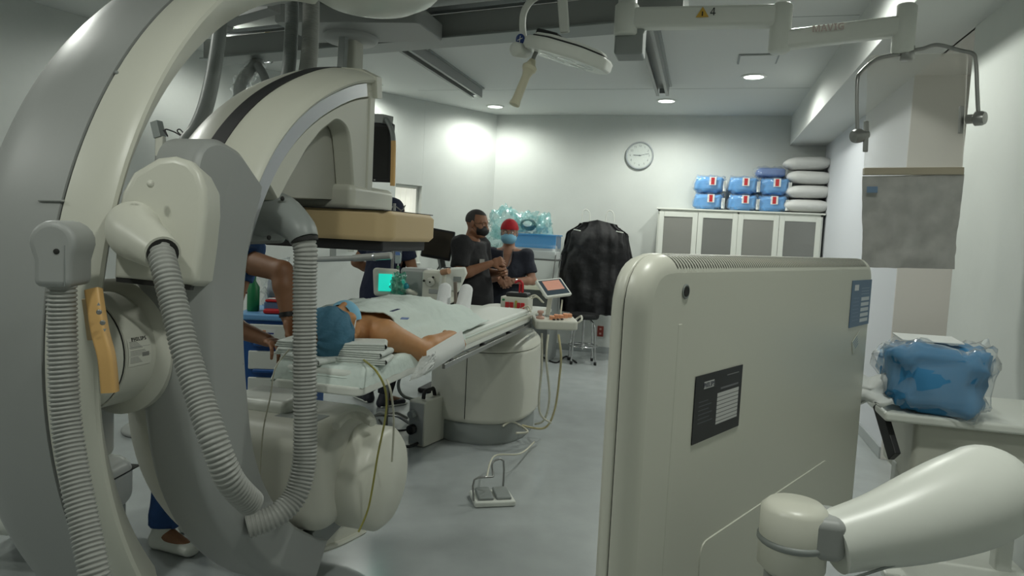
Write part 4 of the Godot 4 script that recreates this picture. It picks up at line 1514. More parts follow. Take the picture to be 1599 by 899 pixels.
	var bump := rounded([Vector2(-0.315, -0.27), Vector2(0.30, -0.27), Vector2(0.325, -0.22), Vector2(0.325, 0.22), Vector2(0.28, 0.27), Vector2(-0.315, 0.27)], [0.04, 0.05, 0.05, 0.06, 0.06, 0.06], 5)
	put("detector_bumper", prism(bump, 0.125, 0.02, 50.0).moved(Vector3.ZERO, Basis(Vector3.RIGHT, PI / 2)).mesh(), M.tan, root, dm + Vector3(0, 0.025, 0))
	put("bumper_seam", rbox(Vector3(0.6, 0.004, 0.54), 0.001, 1).mesh(), M.gap, root, dm + Vector3(0, 0.027, 0))
	put("detector_face", rbox(Vector3(0.56, 0.05, 0.46), 0.008, 1).mesh(), M.dark, root, dm + Vector3(0, -0.118, 0))
	# --- grey fitting and third hose
	var f0 := at(385, 340, 2.30) - o
	var f1 := at(432, 332, 2.27) - o
	var f2 := at(466, 356, 2.22) - o
	var f3 := at(475, 374, 2.21) - o
	put("hose_fitting", tube(spline([f0, f1, f2, f3], 5), PackedFloat32Array([0.085, 0.085, 0.084, 0.083, 0.08, 0.077, 0.073, 0.069, 0.065, 0.061, 0.058, 0.056, 0.054, 0.052, 0.051, 0.050]), 24).mesh(), M.grey_mid, root)
	put("fitting_plate", side_prism(rounded([Vector2(-0.12, -0.09), Vector2(0.10, -0.08), Vector2(0.13, 0.03), Vector2(0.07, 0.09), Vector2(-0.10, 0.10)], [0.03]), -0.05, 0.03, at(405, 345, 2.30) - o, 0.35, 0.012).mesh(), M.grey_mid, root)
	for q in [[441, 310], [420, 371], [376, 310]]:
		put("screw", ball(Vector3(0.007, 0.009, 0.009), 8).mesh(), M.gap, root, at(q[0], q[1], 2.20) - o)
	put("fitting_rim", tube(PackedVector3Array([f3 + Vector3(0, 0.006, 0), f3 + Vector3(0.003, -0.006, 0)]), 0.047, 24).mesh(), M.gap, root)
	var h3 := spline([at(470, 364, 2.215), at(477, 392, 2.21), at(476, 440, 2.21), at(476, 520, 2.20), at(476, 600, 2.19), at(477, 680, 2.18), at(474, 730, 2.16), at(460, 775, 2.12), at(430, 805, 2.06), at(385, 822, 2.0)], 12)
	put("corrugated_hose", hose(shifted(h3, o), 0.0425, 0.0133, 0.0048, 28).mesh(), M.grey_hose, root)
	# --- X-ray tube housing under the table's head end
	var tb := V(-1.64, 0.55, 2.63) - o
	put("tube_housing", rbox(Vector3(0.62, 0.44, 0.52), 0.11, 4).mesh(), M.cream_soft, root, tb)
	put("tube_end", cyl(0.215, 0.20, 36, 0.03).moved(Vector3.ZERO, Basis(Vector3.BACK, -PI / 2)).mesh(), M.cream, root, tb + Vector3(0.24, -0.04, -0.03))
	put("collimator", rbox(Vector3(0.30, 0.07, 0.26), 0.03, 3).mesh(), M.white_plastic, root, tb + Vector3(-0.12, 0.235, -0.02))
	var gh := spline([on_height(524, 665, 0.775), on_height(540, 649, 0.79), on_height(560, 648, 0.79), on_height(582, 660, 0.775)], 4)
	put("tube_handle", sweep(shifted(gh, o), rrect(0.03, 0.03, 0.01), Vector3.UP).mesh(), M.cream_soft, root)
	put("handle_recess", rbox(Vector3(0.20, 0.012, 0.10), 0.004, 1).mesh(), M.grey_mid, root, tb + Vector3(0.10, 0.216, 0.10))
	for e in [-1.0, 1.0]:
		put("tube_support", bar(V(-1.62 + e * 0.17, 0.28, 2.45) - o, V(-1.62 + e * 0.17, 0.34, 2.85) - o, 0.05, 0.10).mesh(), M.grey_mid, root)

func drum_label(root: Node3D, c: Vector3) -> void:
	var img := Image.create(64, 128, false, Image.FORMAT_RGB8)
	img.fill(Color(0.80, 0.80, 0.76))
	for r in 17:
		var y := 16 + r * 6
		var w := 20 + (r * 37) % 34
		if r == 6 or r == 11: continue
		img.fill_rect(Rect2i(5, y, w, 2), Color(0.38, 0.38, 0.37))
	img.fill_rect(Rect2i(38, 70, 20, 20), Color(0.5, 0.5, 0.48))
	img.fill_rect(Rect2i(2, 42, 60, 1), Color(0.4, 0.4, 0.4))
	img.fill_rect(Rect2i(2, 82, 60, 1), Color(0.4, 0.4, 0.4))
	var m := StandardMaterial3D.new()
	m.albedo_texture = ImageTexture.create_from_image(img)
	m.roughness = 0.45
	var s := Shape.new()
	var uv := PackedVector2Array()
	var rows := []
	for i in 7:
		var a := deg_to_rad(lerpf(-9.0, 18.0, i / 6.0))
		var row := PackedVector3Array()
		for j in 3:
			row.append(c + Vector3(cos(a) * 0.1735, sin(a) * 0.1735, 0.05 - lerpf(0.065, 0.15, j / 2.0)))
			uv.append(Vector2(j / 2.0, 1.0 - i / 6.0))
		rows.append(row)
	s.grid(rows)
	var arr := []
	arr.resize(Mesh.ARRAY_MAX)
	arr[Mesh.ARRAY_VERTEX] = s.v
	arr[Mesh.ARRAY_NORMAL] = s.n
	arr[Mesh.ARRAY_TEX_UV] = uv
	arr[Mesh.ARRAY_INDEX] = s.t
	var am := ArrayMesh.new()
	am.add_surface_from_arrays(Mesh.PRIMITIVE_TRIANGLES, arr)
	var lb := put("rating_label", am, m, root)
	var a := deg_to_rad(16.5)
	var nrm := Vector3(cos(a), sin(a), 0)
	var tx := put("label_lettering", text_mesh("PHILIPS", 0.015, "Droid Sans", 0.0005, true), M.black, lb)
	tx.transform = Transform3D(Basis(Vector3(0, 0, -1), Vector3(-sin(a), cos(a), 0), nrm), c + nrm * 0.1742 + Vector3(0, 0, 0.05 - 0.108))


func on_plane(x: float, y: float, p: Vector3, n: Vector3) -> Vector3:
	var r := ray(x, y)
	return EYE + r * ((p - EYE).dot(n) / r.dot(n))

func soft_prism(outline: PackedVector2Array, depth: float, r: float, seg := 4, back_r := -1.0) -> Shape:    # outline in x,y; both rims rounded
	if back_r < 0: back_r = r
	if Geometry2D.is_polygon_clockwise(outline):
		outline = outline.duplicate()
		outline.reverse()
	var m := outline.size()
	var nrm := PackedVector2Array()
	for i in m:
		var a := (outline[i] - outline[(i + m - 1) % m]).normalized()
		var b := (outline[(i + 1) % m] - outline[i]).normalized()
		var t := (a + b).normalized()
		nrm.append(Vector2(t.y, -t.x))
	var rows := []
	for k in seg + 1:
		var an := PI / 2 * k / seg
		rows.append([back_r * (1.0 - sin(an)), back_r * (1.0 - cos(an))])
	for k in seg + 1:
		var an := PI / 2 * k / seg
		rows.append([r * (1.0 - cos(an)), depth - r + r * sin(an)])
	var s := Shape.new()
	var pr := []
	for q in rows:
		var row := PackedVector3Array()
		for i in m:
			var p: Vector2 = outline[i] - nrm[i] * float(q[0])
			row.append(Vector3(p.x, p.y, q[1]))
		pr.append(row)
	s.grid(pr, true)
	for e in 2:
		var row: PackedVector3Array = pr[0 if e == 0 else pr.size() - 1]
		var flat := PackedVector2Array()
		for p in row: flat.append(Vector2(p.x, p.y))
		var ti := Geometry2D.triangulate_polygon(flat)
		if ti.is_empty():
			s.fan(row, e == 0)
		var k := 0
		while k + 2 < ti.size():
			var a := row[ti[k]]
			var b := row[ti[k + 1]]
			var c := row[ti[k + 2]]
			if (b - a).cross(c - a).z < 0:
				var x := b
				b = c
				c = x
			if e == 0: s.tri(a, c, b)
			else: s.tri(a, b, c)
			k += 3
	return s

func printed(called: String, img: Image, w: float, h: float, parent: Node3D, where: Vector3, b: Basis, rough := 0.4) -> MeshInstance3D:
	var m := StandardMaterial3D.new()
	m.albedo_texture = ImageTexture.create_from_image(img)
	m.roughness = rough
	var s := Shape.new()
	s.quad(Vector3(-w / 2, -h / 2, 0), Vector3(w / 2, -h / 2, 0), Vector3(w / 2, h / 2, 0), Vector3(-w / 2, h / 2, 0))
	var uv := PackedVector2Array([Vector2(0, 1), Vector2(1, 1), Vector2(1, 0), Vector2(0, 1), Vector2(1, 0), Vector2(0, 0)])
	var base := s.v.size()
	var e := rbox(Vector3(w, h, 0.0012), 0.0003, 1).moved(Vector3(0, 0, -0.0007))
	s.add(e)
	for k in s.v.size() - base: uv.append(Vector2(0.02, 0.02))
	var arr := []
	arr.resize(Mesh.ARRAY_MAX)
	arr[Mesh.ARRAY_VERTEX] = s.v
	arr[Mesh.ARRAY_NORMAL] = s.n
	arr[Mesh.ARRAY_TEX_UV] = uv
	arr[Mesh.ARRAY_INDEX] = s.t
	var am := ArrayMesh.new()
	am.add_surface_from_arrays(Mesh.PRIMITIVE_TRIANGLES, arr)
	var o := put(called, am, m, parent)
	o.transform = Transform3D(b, where)
	return o

func display_housing() -> void:
	var xd := Vector3(0.4305, 0, -0.9026)
	var zn := Vector3(0.9026, 0, 0.4305)
	var b := Basis(xd, Vector3.UP, zn)
	var corner := Vector3(-0.087, 0.0, -1.15)
	var L := 1.42
	var y0 := 0.62
	var y1 := 1.531
	var t := thing("display_housing", "large rounded off-white equipment housing seen from behind, with vent slots and two printed labels", "equipment", corner)
	t.basis = b
	var ol := rounded([Vector2(0, y0), Vector2(L, y0), Vector2(L, y1), Vector2(0, y1)], [0.06, 0.06, 0.085, 0.10], 8)
	put("rear_shell", soft_prism(ol, 0.036, 0.032, 6, 0.002).mesh(), M.cream, t, Vector3(0, 0, -0.036))
	var ol2 := PackedVector2Array()
	for p in ol: ol2.append(Vector2(L / 2, (y0 + y1) / 2) + (p - Vector2(L / 2, (y0 + y1) / 2)) * 0.996)
	put("shell_seam", soft_prism(ol2, 0.004, 0.001, 1).mesh(), M.gap, t, Vector3(0, 0, -0.039))
	put("front_shell", soft_prism(ol, 0.030, 0.004, 2, 0.018).mesh(), M.cream, t, Vector3(0, 0, -0.068))
	put("screen", rbox(Vector3(L - 0.14, y1 - y0 - 0.14, 0.004), 0.001, 1).mesh(), M.screen_off, t, Vector3(L / 2, (y0 + y1) / 2, -0.070))
	# vent slots over the rounded top edge
	var vs := Shape.new()
	var n := 110
	for k in n:
		var x := 0.105 + (L - 0.20) * k / n
		var rows := []
		for j in 7:
			var an := lerpf(0.10, 1.30, j / 6.0)
			var yy := y1 - 0.040 * (1.0 - sin(PI / 2 - an)) 
			var p := Vector3(x, y1 - 0.0322 * (1.0 - cos(an)), -0.032 + 0.0322 * sin(an))
			var nn := Vector3(0, cos(an), sin(an)) * 0.0005
			rows.append(PackedVector3Array([p + nn + Vector3(0.012 * j / 6.0 - 0.006, 0, 0), p + nn + Vector3(0.012 * j / 6.0 - 0.006 + 0.0042, 0, 0)]))
		rows.reverse()
		vs.grid(rows)
	var vo := put("vent_slots", vs.mesh(), mat(0.35, 0.35, 0.32, 0.7), t)
	vo.set_meta("kind", "stuff")
	var face := corner + zn * 0.0005
	var hole := on_plane(1071, 455, face, zn)
	put("screw_well", lathe([Vector2(0, 0.001), Vector2(0.009, 0.001), Vector2(0.0115, 0.002), Vector2(0.0135, 0.001), Vector2(0.0135, 0)], 20).moved(Vector3.ZERO, Basis(Vector3.RIGHT, PI / 2)).mesh(), M.grey_mid, t, t.transform.affine_inverse() * hole)
	put("screw_hole", cyl(0.0092, 0.0022, 18).moved(Vector3.ZERO, Basis(Vector3.RIGHT, PI / 2)).mesh(), M.gap, t, t.transform.affine_inverse() * hole)
	var rib := t.transform.affine_inverse() * on_plane(1062, 520, face, zn)
	put("moulded_rib", rbox(Vector3(0.016, 0.5, 0.006), 0.003, 2).mesh(), M.cream, t, Vector3(rib.x, 1.16, -0.0022))
	# big service label
	var a := t.transform.affine_inverse() * on_plane(1086, 588, face, zn)
	var c := t.transform.affine_inverse() * on_plane(1152, 664, face, zn)
	var w1 := c.x - a.x
	var h1 := a.y - c.y
	var img := Image.create(96, 128, false, Image.FORMAT_RGB8)
	img.fill(Color(0.10, 0.10, 0.12))
	img.fill_rect(Rect2i(44, 44, 46, 62), Color(0.78, 0.78, 0.77))
	img.fill_rect(Rect2i(16, 14, 20, 14), Color(0.75, 0.75, 0.74))
	for r in 7: img.fill_rect(Rect2i(44, 52 + r * 8, 46, 1), Color(0.12, 0.12, 0.14))
	for r in 6: img.fill_rect(Rect2i(8, 50 + r * 8, 18 + (r * 7) % 12, 2), Color(0.32, 0.33, 0.36))
	img.fill_rect(Rect2i(62, 12, 26, 2), Color(0.5, 0.5, 0.5))
	img.fill_rect(Rect2i(50, 34, 38, 4), Color(0.42, 0.42, 0.44))
	var l1 := printed("service_label", img, w1, h1, t, Vector3((a.x + c.x) / 2, (a.y + c.y) / 2, 0.0022), Basis())
	put("label_lettering", text_mesh("PHILIPS", 0.013, "Droid Sans", 0.0005, true), mat(0.35, 0.36, 0.4, 0.5), l1, Vector3(-w1 * 0.23, h1 * 0.335, 0.0004))
	var a2 := t.transform.affine_inverse() * on_plane(1331, 438, face, zn)
	var c2 := t.transform.affine_inverse() * on_plane(1355, 505, face, zn)
	var w2 := c2.x - a2.x
	var h2 := a2.y - c2.y
	var im2 := Image.create(96, 128, false, Image.FORMAT_RGB8)
	im2.fill(Color(0.30, 0.42, 0.54))
	im2.fill_rect(Rect2i(12, 12, 20, 16), Color(0.82, 0.83, 0.84))
	for r in 5: im2.fill_rect(Rect2i(48, 48 + r * 15, 40, 10), Color(0.78, 0.80, 0.82))
	for r in 3: im2.fill_rect(Rect2i(46, 22 + r * 8, 40, 2), Color(0.5, 0.58, 0.66))
	for r in 7: im2.fill_rect(Rect2i(10, 48 + r * 10, 28, 2), Color(0.40, 0.50, 0.62))
	printed("rating_label", im2, w2, h2, t, Vector3((a2.x + c2.x) / 2, (a2.y + c2.y) / 2, 0.0022), Basis())
	var st := t.transform.affine_inverse() * on_plane(1336, 534, face, zn)
	var im3 := Image.create(48, 32, false, Image.FORMAT_RGB8)
	im3.fill(Color(0.79, 0.80, 0.75))
	for r in 4: im3.fill_rect(Rect2i(3 + r * 4, 4 + r * 7, 30 - r * 3, 3), Color(0.50, 0.56, 0.62))
	printed("faded_sticker", im3, 0.075, 0.04, t, Vector3(st.x, st.y, 0.0022), Basis(Vector3.BACK, 0.4))
	put("cover_panel", prism(rounded([Vector2(0.28, y0 + 0.02), Vector2(1.08, y0 + 0.02), Vector2(1.08, 0.965), Vector2(0.28, 0.965)], [0.03]), 0.004, 0.0015).mesh(), M.cream, t, Vector3(0, 0, -0.002))
	# floor stand below
	put("stand_post", rbox(Vector3(0.16, 0.66, 0.07), 0.02, 2).mesh(), M.grey, t, Vector3(L / 2, 0.36, -0.06))
	put("stand_foot", rbox(Vector3(0.95, 0.06, 0.36), 0.025, 2).mesh(), M.grey, t, Vector3(L / 2, 0.03, -0.06))


func oval_ring(ctr: Vector3, a: float, b: float, power: float, seg := 40) -> PackedVector3Array:
	var o := PackedVector3Array()
	for k in seg:
		var t := TAU * k / seg
		var c := cos(t)
		var s := sin(t)
		o.append(ctr + Vector3(signf(c) * pow(absf(c), 2.0 / power) * a, 0, -signf(s) * pow(absf(s), 2.0 / power) * b))
	return o

func oval_loft(rings: Array, power := 2.6, caps := true, seg := 40) -> Shape:    # rings of [height, half width, half depth, shift in depth]
	var rows := []
	for r in rings: rows.append(oval_ring(Vector3(0, r[0], -(r[3] if r.size() > 3 else 0.0)), r[1], r[2], power, seg))
	var s := Shape.new().grid(rows, true)
	if caps:
		s.fan(rows[0], true)
		s.fan(rows[rows.size() - 1])
	return s

const MATT := 1.03

func table_and_patient() -> void:
	var t := thing("operating_table", "long white examination table on a rounded white pedestal, in the middle of the room", "table", V(-1.6, 0, 5.35))
	var o := t.position
	put("pedestal_base", oval_loft([[0.0, 0.36, 0.49], [0.02, 0.37, 0.50], [0.155, 0.37, 0.50], [0.16, 0.34, 0.46]], 2.5).mesh(), M.grey_mid, t)
	put("pedestal", oval_loft([[0.16, 0.375, 0.505], [0.175, 0.395, 0.525], [0.20, 0.40, 0.53], [0.66, 0.40, 0.53], [0.685, 0.395, 0.525], [0.69, 0.385, 0.515]], 2.5).mesh(), M.cream_soft, t)
	put("pedestal_seam", oval_loft([[0.688, 0.386, 0.516], [0.697, 0.386, 0.516]], 2.5).mesh(), M.gap, t)
	put("pedestal_shoulder", oval_loft([[0.695, 0.398, 0.528], [0.71, 0.397, 0.527], [0.74, 0.385, 0.50], [0.79, 0.34, 0.44], [0.85, 0.28, 0.38], [0.93, 0.25, 0.36]], 2.5).mesh(), M.cream, t)
	put("panel_joint", rbox(Vector3(0.004, 0.47, 0.006), 0.001, 1).mesh(), M.gap, t, Vector3(0.0, 0.43, 0.5305))
	put("undercarriage", box(-1.60, -1.24, 0.885, 0.943, 3.2, 5.75, 0.01).moved(-o).mesh(), M.grey_mid, t)
	var top := rounded([Vector2(-0.10, -0.10), Vector2(0.27, -0.10), Vector2(0.27, 3.22), Vector2(0.22, 3.30), Vector2(-0.22, 3.30), Vector2(-0.27, 3.22), Vector2(-0.27, 0.62), Vector2(-0.10, 0.30)], [0.05])
	put("tabletop", prism(top, 0.032, 0.008).moved(Vector3.ZERO, Basis(Vector3.RIGHT, -PI / 2)).moved(Vector3(-1.42, 0.943, -2.37)).moved(-o).mesh(), M.white_plastic, t)
	for e in [-1.145, -1.69]:
		put("side_rail", box(e - 0.008, e + 0.008, 0.905, 0.93, 3.1, 5.55, 0.003).moved(-o).mesh(), M.steel, t)
		for k in 5: put("rail_mount", box(minf(e, e - signf(e + 1.42) * 0.03), maxf(e, e - signf(e + 1.42) * 0.03), 0.91, 0.935, 3.2 + k * 0.55, 3.24 + k * 0.55, 0.002).moved(-o).mesh(), M.dark, t)
	# raised curled lip along the near edge of the far half
	var lip := P2([0.0, 0.0, 0.02, -0.012, 0.022, 0.0, 0.012, 0.014, -0.03, 0.018, -0.035, 0.012])
	put("edge_strip", sweep(PackedVector3Array([V(-1.15, 0.975, 3.42) - o, V(-1.15, 0.975, 5.5) - o]), P2([0.0, 0.0, 0.012, 0.0, 0.016, -0.03, 0.010, -0.045, 0.004, -0.04]), Vector3.UP).mesh(), M.cream, t)
	var mt := thing("mattress", "white padded mattress on the examination table", "mattress", V(-1.425, 0.975, 3.6))
	var ms := rounded([Vector2(-0.09, -1.30), Vector2(0.255, -1.30), Vector2(0.255, 1.30), Vector2(-0.255, 1.30), Vector2(-0.255, -0.62), Vector2(-0.09, -0.92)], [0.07])
	put("pad", soft_prism(ms, MATT - 0.975, 0.02, 3).moved(Vector3.ZERO, Basis(Vector3.RIGHT, -PI / 2)).mesh(), M.mattress, mt)
	put("hem", soft_prism(ms, 0.006, 0.003, 2).moved(Vector3(0, 0.024, 0), Basis.from_scale(Vector3(1.012, 1, 1.003)) * Basis(Vector3.RIGHT, -PI / 2)).mesh(), M.linen, mt)
	var n := FastNoiseLite.new()
	n.seed = 31
	n.frequency = 2.2
	n.fractal_octaves = 3
	# white under-sheet that hangs over the head end and the side
	var us := sheet(40, 26, func(u: float, v: float) -> Vector3:
		var d := lerpf(2.26, 3.45, u)
		var edge := -lerpf(0.096, 0.262, smoothstep(2.62, 3.02, d))
		var q := lerpf(edge - 0.08, 0.33, v)
		var y := MATT + 0.006
		var x := q
		var drop := 0.0
		if q > 0.262:
			drop = (q - 0.262) * 0.9 + 0.002
			x = 0.262 + (q - 0.262) * 0.15
		elif q < edge:
			drop = (edge - q) * 0.9 + 0.002
			x = edge - (edge - q) * 0.15
		if d < 2.31:
			drop = maxf(drop, (2.31 - d) * 1.3)
			d = 2.31 - (2.31 - d) * 0.45
		return V(-1.425 + x, y - drop + 0.008 * n.get_noise_2d(u * 3.0, v * 3.0), d), 0.004)
	tag(put("sheet", us.mesh(), M.linen), "white under-sheet hanging over the head end of the mattress", "sheet")
	patient()

func patient() -> void:
	var J := {"head": V(-1.372, 1.145, 2.47), "neck": V(-1.385, 1.115, 2.62), "chest": V(-1.40, 1.105, 2.84), "pelvis": V(-1.42, 1.09, 3.28),
		"sh_r": V(-1.245, 1.115, 2.66), "el_r": V(-1.155, 1.03, 2.84), "wr_r": V(-1.10, 1.07, 3.06),
		"sh_l": V(-1.57, 1.115, 2.68), "el_l": V(-1.665, 1.085, 2.93), "wr_l": V(-1.63, 1.09, 3.18),
		"hip_r": V(-1.34, 1.09, 3.32), "kn_r": V(-1.36, 1.065, 3.76), "an_r": V(-1.435, 1.045, 4.15), "toe_r": V(-1.44, 1.19, 4.26),
		"hip_l": V(-1.51, 1.09, 3.32), "kn_l": V(-1.53, 1.065, 3.76), "an_l": V(-1.575, 1.045, 4.18), "toe_l": V(-1.60, 1.185, 4.30)}
	var t := thing("person", "person lying on the table, blue bouffant cap and face mask, bare right arm, white socks", "person", V(-1.4, MATT, 3.2))
	var o := t.position
	for k in J: J[k] -= o
	var s := make_body(J, 0.012, 0.92, 1.12)
	var hb := Basis(Vector3(0.97, -0.22, 0.05).normalized(), Vector3(-0.06, -0.10, 1).normalized(), Vector3.ZERO)
	var face := Vector3(0.22, 0.97, 0.06).normalized()
	var crown := (Vector3(-0.05, 0.12, 1.0) - face * face.dot(Vector3(-0.05, 0.12, 1.0))).normalized()
	hb = Basis(crown.cross(face), crown, face)
	head_into(s, J.head, hb, 0.98, 0.005, J.neck)
	hand_into(s, J.wr_r, Vector3(0.12, -0.16, -1.0), Vector3(-0.5, -0.8, 0.1), 1.0, [0.35, 0.4, 0.45, 0.5])
	put("body", s.mesh(), M.skin_c, t)
	var cap := shell(J.head + crown * 0.035, Vector3(0.098, 0.105, 0.112), Basis(hb.x, hb.y, hb.z), -0.38, 0.97, 0.0, TAU, 44, 14, 0.03)
	put("bouffant_cap", cap.mesh(), M.cap_blue, t, -face * 0.012)
	var band := PackedVector3Array()
	for k in 33:
		var a := TAU * k / 32
		band.append(J.head + crown * (0.002 + 0.02 * sin(a)) - face * 0.010 + hb.x * cos(a) * 0.092 + face * sin(a) * 0.106)
	put("cap_band", tube(band, 0.005, 8, false).mesh(), M.cap_blue, t)
	var mk := shell(J.head - crown * 0.055 + face * 0.030, Vector3(0.072, 0.060, 0.086), hb, -0.75, 0.55, 0.35, PI - 0.35, 16, 8, 0.0)
	put("face_mask", mk.mesh(), M.mask_blue, t)
	for e in [-1.0, 1.0]:
		put("mask_strap", tube(spline([J.head - crown * 0.03 + face * 0.06 + hb.x * e * 0.066, J.head + face * 0.03 + hb.x * e * 0.078 - crown * 0.01, J.head + face * 0.0 + hb.x * e * 0.084 + crown * 0.012], 4), 0.0025, 6).mesh(), M.paper, t)
	for q in ["r", "l"]:
		var F := Field.new(J["an_" + q] - Vector3.ONE * 0.22, J["an_" + q] + Vector3.ONE * 0.3, 0.009)
		var an: Vector3 = J["an_" + q]
		var heel: Vector3 = an + Vector3(0, -0.035, -0.035)
		F.limb(an + Vector3(0, 0, 0.14), an, 0.050, 0.048, 0.02)
		F.limb(an, heel, 0.048, 0.044, 0.02)
		F.slab(heel + Vector3(0, 0.03, 0), J["toe_" + q], Vector2(0.044, 0.042), Vector2(0.040, 0.028), Vector3.RIGHT, 0.03)
		F.limb(an - Vector3(0, 0.02, 0), J["toe_" + q], 0.046, 0.035, 0.02)
		var ss := Shape.new()
		F.mesh_into(ss)
		put("sock", smooth_normals(ss).mesh(), M.sock, t)
	# cover sheet over chest and legs
	var n := FastNoiseLite.new()
	n.seed = 8
	n.frequency = 2.6
	n.fractal_octaves = 3
	var cover := sheet(60, 40, func(u: float, v: float) -> Vector3:
		var q0 := lerpf(-0.30, 0.27, v)
		var d0 := 2.59 + 0.025 * sin(v * 11.0) + maxf(q0 - 0.02, 0.0) * 0.95
		var d := lerpf(d0, 3.90, u)
		var q := q0 * lerpf(0.90, 1.0, smoothstep(3.0, 3.3, d))
		var ax := lerpf(-1.395, -1.45, (d - 2.7) / 1.5)
		var topy := 0.0
		if d < 2.84: topy = lerpf(0.170, 0.192, smoothstep(2.58, 2.84, d))
		elif d < 3.28: topy = lerpf(0.192, 0.182, (d - 2.84) / 0.44)
		elif d < 3.76: topy = lerpf(0.182, 0.112, smoothstep(3.28, 3.76, d))
		else: topy = lerpf(0.112, 0.085, (d - 3.76) / 0.24)
		var w := 0.165
		if q < 0.0: w = lerpf(0.27, 0.175, smoothstep(2.9, 3.5, d))
		var yc := lerpf(0.085, 0.045, smoothstep(3.3, 3.8, d))
		var e := absf(q) / w
		var y := yc + (topy - yc) * sqrt(maxf(1.0 - e * e, 0.0)) if e < 1.0 else lerpf(yc, 0.012, smoothstep(1.0, 1.5, e))
		y -= smoothstep(3.4, 3.8, d) * 0.03 * exp(-pow((q + 0.0) / 0.045, 2.0))
		var f := 0.014 * n.get_noise_2d(d * 1.2 + q * 1.1, q * 2.2) + 0.007 * n.get_noise_2d(d * 5.0, q * 7.0)
		return V(ax + q, MATT + 0.008 + maxf(y, 0.004) + f * (0.4 + minf(y * 5.0, 0.6)) + 0.004, d), 0.004)
	var cs := put("cover_sheet", cover.mesh(), M.linen)
	tag(cs, "white patterned cover sheet draped over the person lying on the table", "sheet")
	var pr := mat(0.16, 0.20, 0.34, 0.8)
	for q in [[617, 484, 0.085, -0.6], [632, 497, 0.045, -0.4]]:
		var hit := on_height(q[0], q[1], 1.218 if q[0] < 625 else 1.212 if q[0] < 700 else 1.09)
		var mk2 := put("printed_mark", rbox(Vector3(q[2], 0.002, 0.016 if q[0] < 625 else 0.03), 0.001, 1).mesh(), pr if q[0] < 625 else mat(0.42, 0.50, 0.68, 0.8), cs, hit, Vector3(-0.0, q[3] - 0.9, -0.02))
	# folded towels at the head
	var spots := [[V(-1.245, MATT + 0.004, 2.47), 0.25, "folded white towel at the bottom of the stack beside the blue cap"], [V(-1.255, MATT + 0.030, 2.475), 0.10, "folded white towel in the middle of the stack beside the blue cap"], [V(-1.27, MATT + 0.056, 2.485), 0.42, "folded white towel on top of the stack beside the blue cap"],
		[V(-1.42, MATT + 0.004, 2.39), -0.25, "folded white towel under the edge of the blue cap, behind the nearest hose"], [V(-1.53, MATT + 0.012, 2.50), 0.5, "folded white towel under the bare forearm at the left of the table"], [V(-1.52, MATT + 0.038, 2.51), 0.15, "crumpled white towel on top, gripped by the leaning worker"]]
	var proto: Node3D
	for k in spots.size():
		if k == 0:
			proto = thing("folded_towel", spots[k][2], "towel", spots[k][0], spots[k][1], "folded towels at the head of the table")
			var rows := []
			var lay := Shape.new()
			for j in 3:
				lay.add(rbox(Vector3(0.20 - 0.006 * j, 0.0085, 0.14), 0.004, 2).moved(Vector3(0.003 * j, 0.0045 + 0.0083 * j, 0.002 * j)))
			put("layers", lay.mesh(), M.towel, proto)
			var fold := PackedVector3Array()
			for j in 9:
				var a := -PI / 2 + PI * j / 8
				fold.append(Vector3(0.096 + cos(a) * 0.012, 0.0125 + sin(a) * 0.0115, 0))
			var fr := []
			for e in [0.07, -0.07]:
				var row := PackedVector3Array()
				for p in fold: row.append(p + Vector3(0, 0, e))
				fr.append(row)
			put("folded_edge", Shape.new().grid(fr).mesh(), M.towel, proto)
		else:
			copy_of(proto, spots[k][0], spots[k][1], spots[k][2])
	# splint and crumpled dressing at the right wrist
	var q0 := at(666, 549, 2.76)
	var q1 := at(721, 517, 2.92)
	var q2 := at(725, 545, 2.88)
	var q3 := at(661, 585, 2.72)
	var bd := sheet(8, 6, func(u: float, v: float) -> Vector3:
		var p := q3.lerp(q2, u).lerp(q0.lerp(q1, u), v)
		return p + Vector3(0.012, 0.0, 0.02) * sin(v * PI), 0.006)
	tag(put("arm_splint", bd.mesh(), M.paper), "white bent splint board held against the bare wrist at the table edge", "splint")
	var c0 := at(659, 556, 2.70)
	var c1 := at(680, 548, 2.74)
	var c2 := at(678, 570, 2.70)
	var c3 := at(640, 594, 2.66)
	var dr := sheet(16, 16, func(u: float, v: float) -> Vector3:
		var p := c3.lerp(c2, u).lerp(c0.lerp(c1, u), v)
		return p + Vector3(0.4, 0.3, 0.5) * 0.028 * n.get_noise_2d(u * 1.6, v * 1.6 + 5.0) + Vector3(0.02, 0.0, 0.03) * sin(u * PI), 0.003)
	tag(put("dressing", dr.mesh(), wrinkled(mat(0.84, 0.85, 0.84, 0.8), 0.9, 9.0, 33)), "crumpled white dressing hanging from the elbow side of the splint", "dressing")


func glasses(t: Node3D, c: Vector3, b: Basis, m: Material) -> void:
	var s := Shape.new()
	for e in [-1.0, 1.0]:
		var ring := PackedVector3Array()
		for k in 17:
			var a := TAU * k / 16
			ring.append(c + b * Vector3(e * 0.034 + cos(a) * 0.026, 0.004 + sin(a) * 0.019, 0.096 - absf(cos(a) + e) * 0.004))
		s.add(tube(ring, 0.0018, 6, false))
		s.add(rod(c + b * Vector3(e * 0.060, 0.008, 0.090), c + b * Vector3(e * 0.082, 0.004, -0.01), 0.0016, 6))
	s.add(rod(c + b * Vector3(-0.009, 0.006, 0.1), c + b * Vector3(0.009, 0.006, 0.1), 0.0016, 6))
	put("glasses", s.mesh(), m, t)

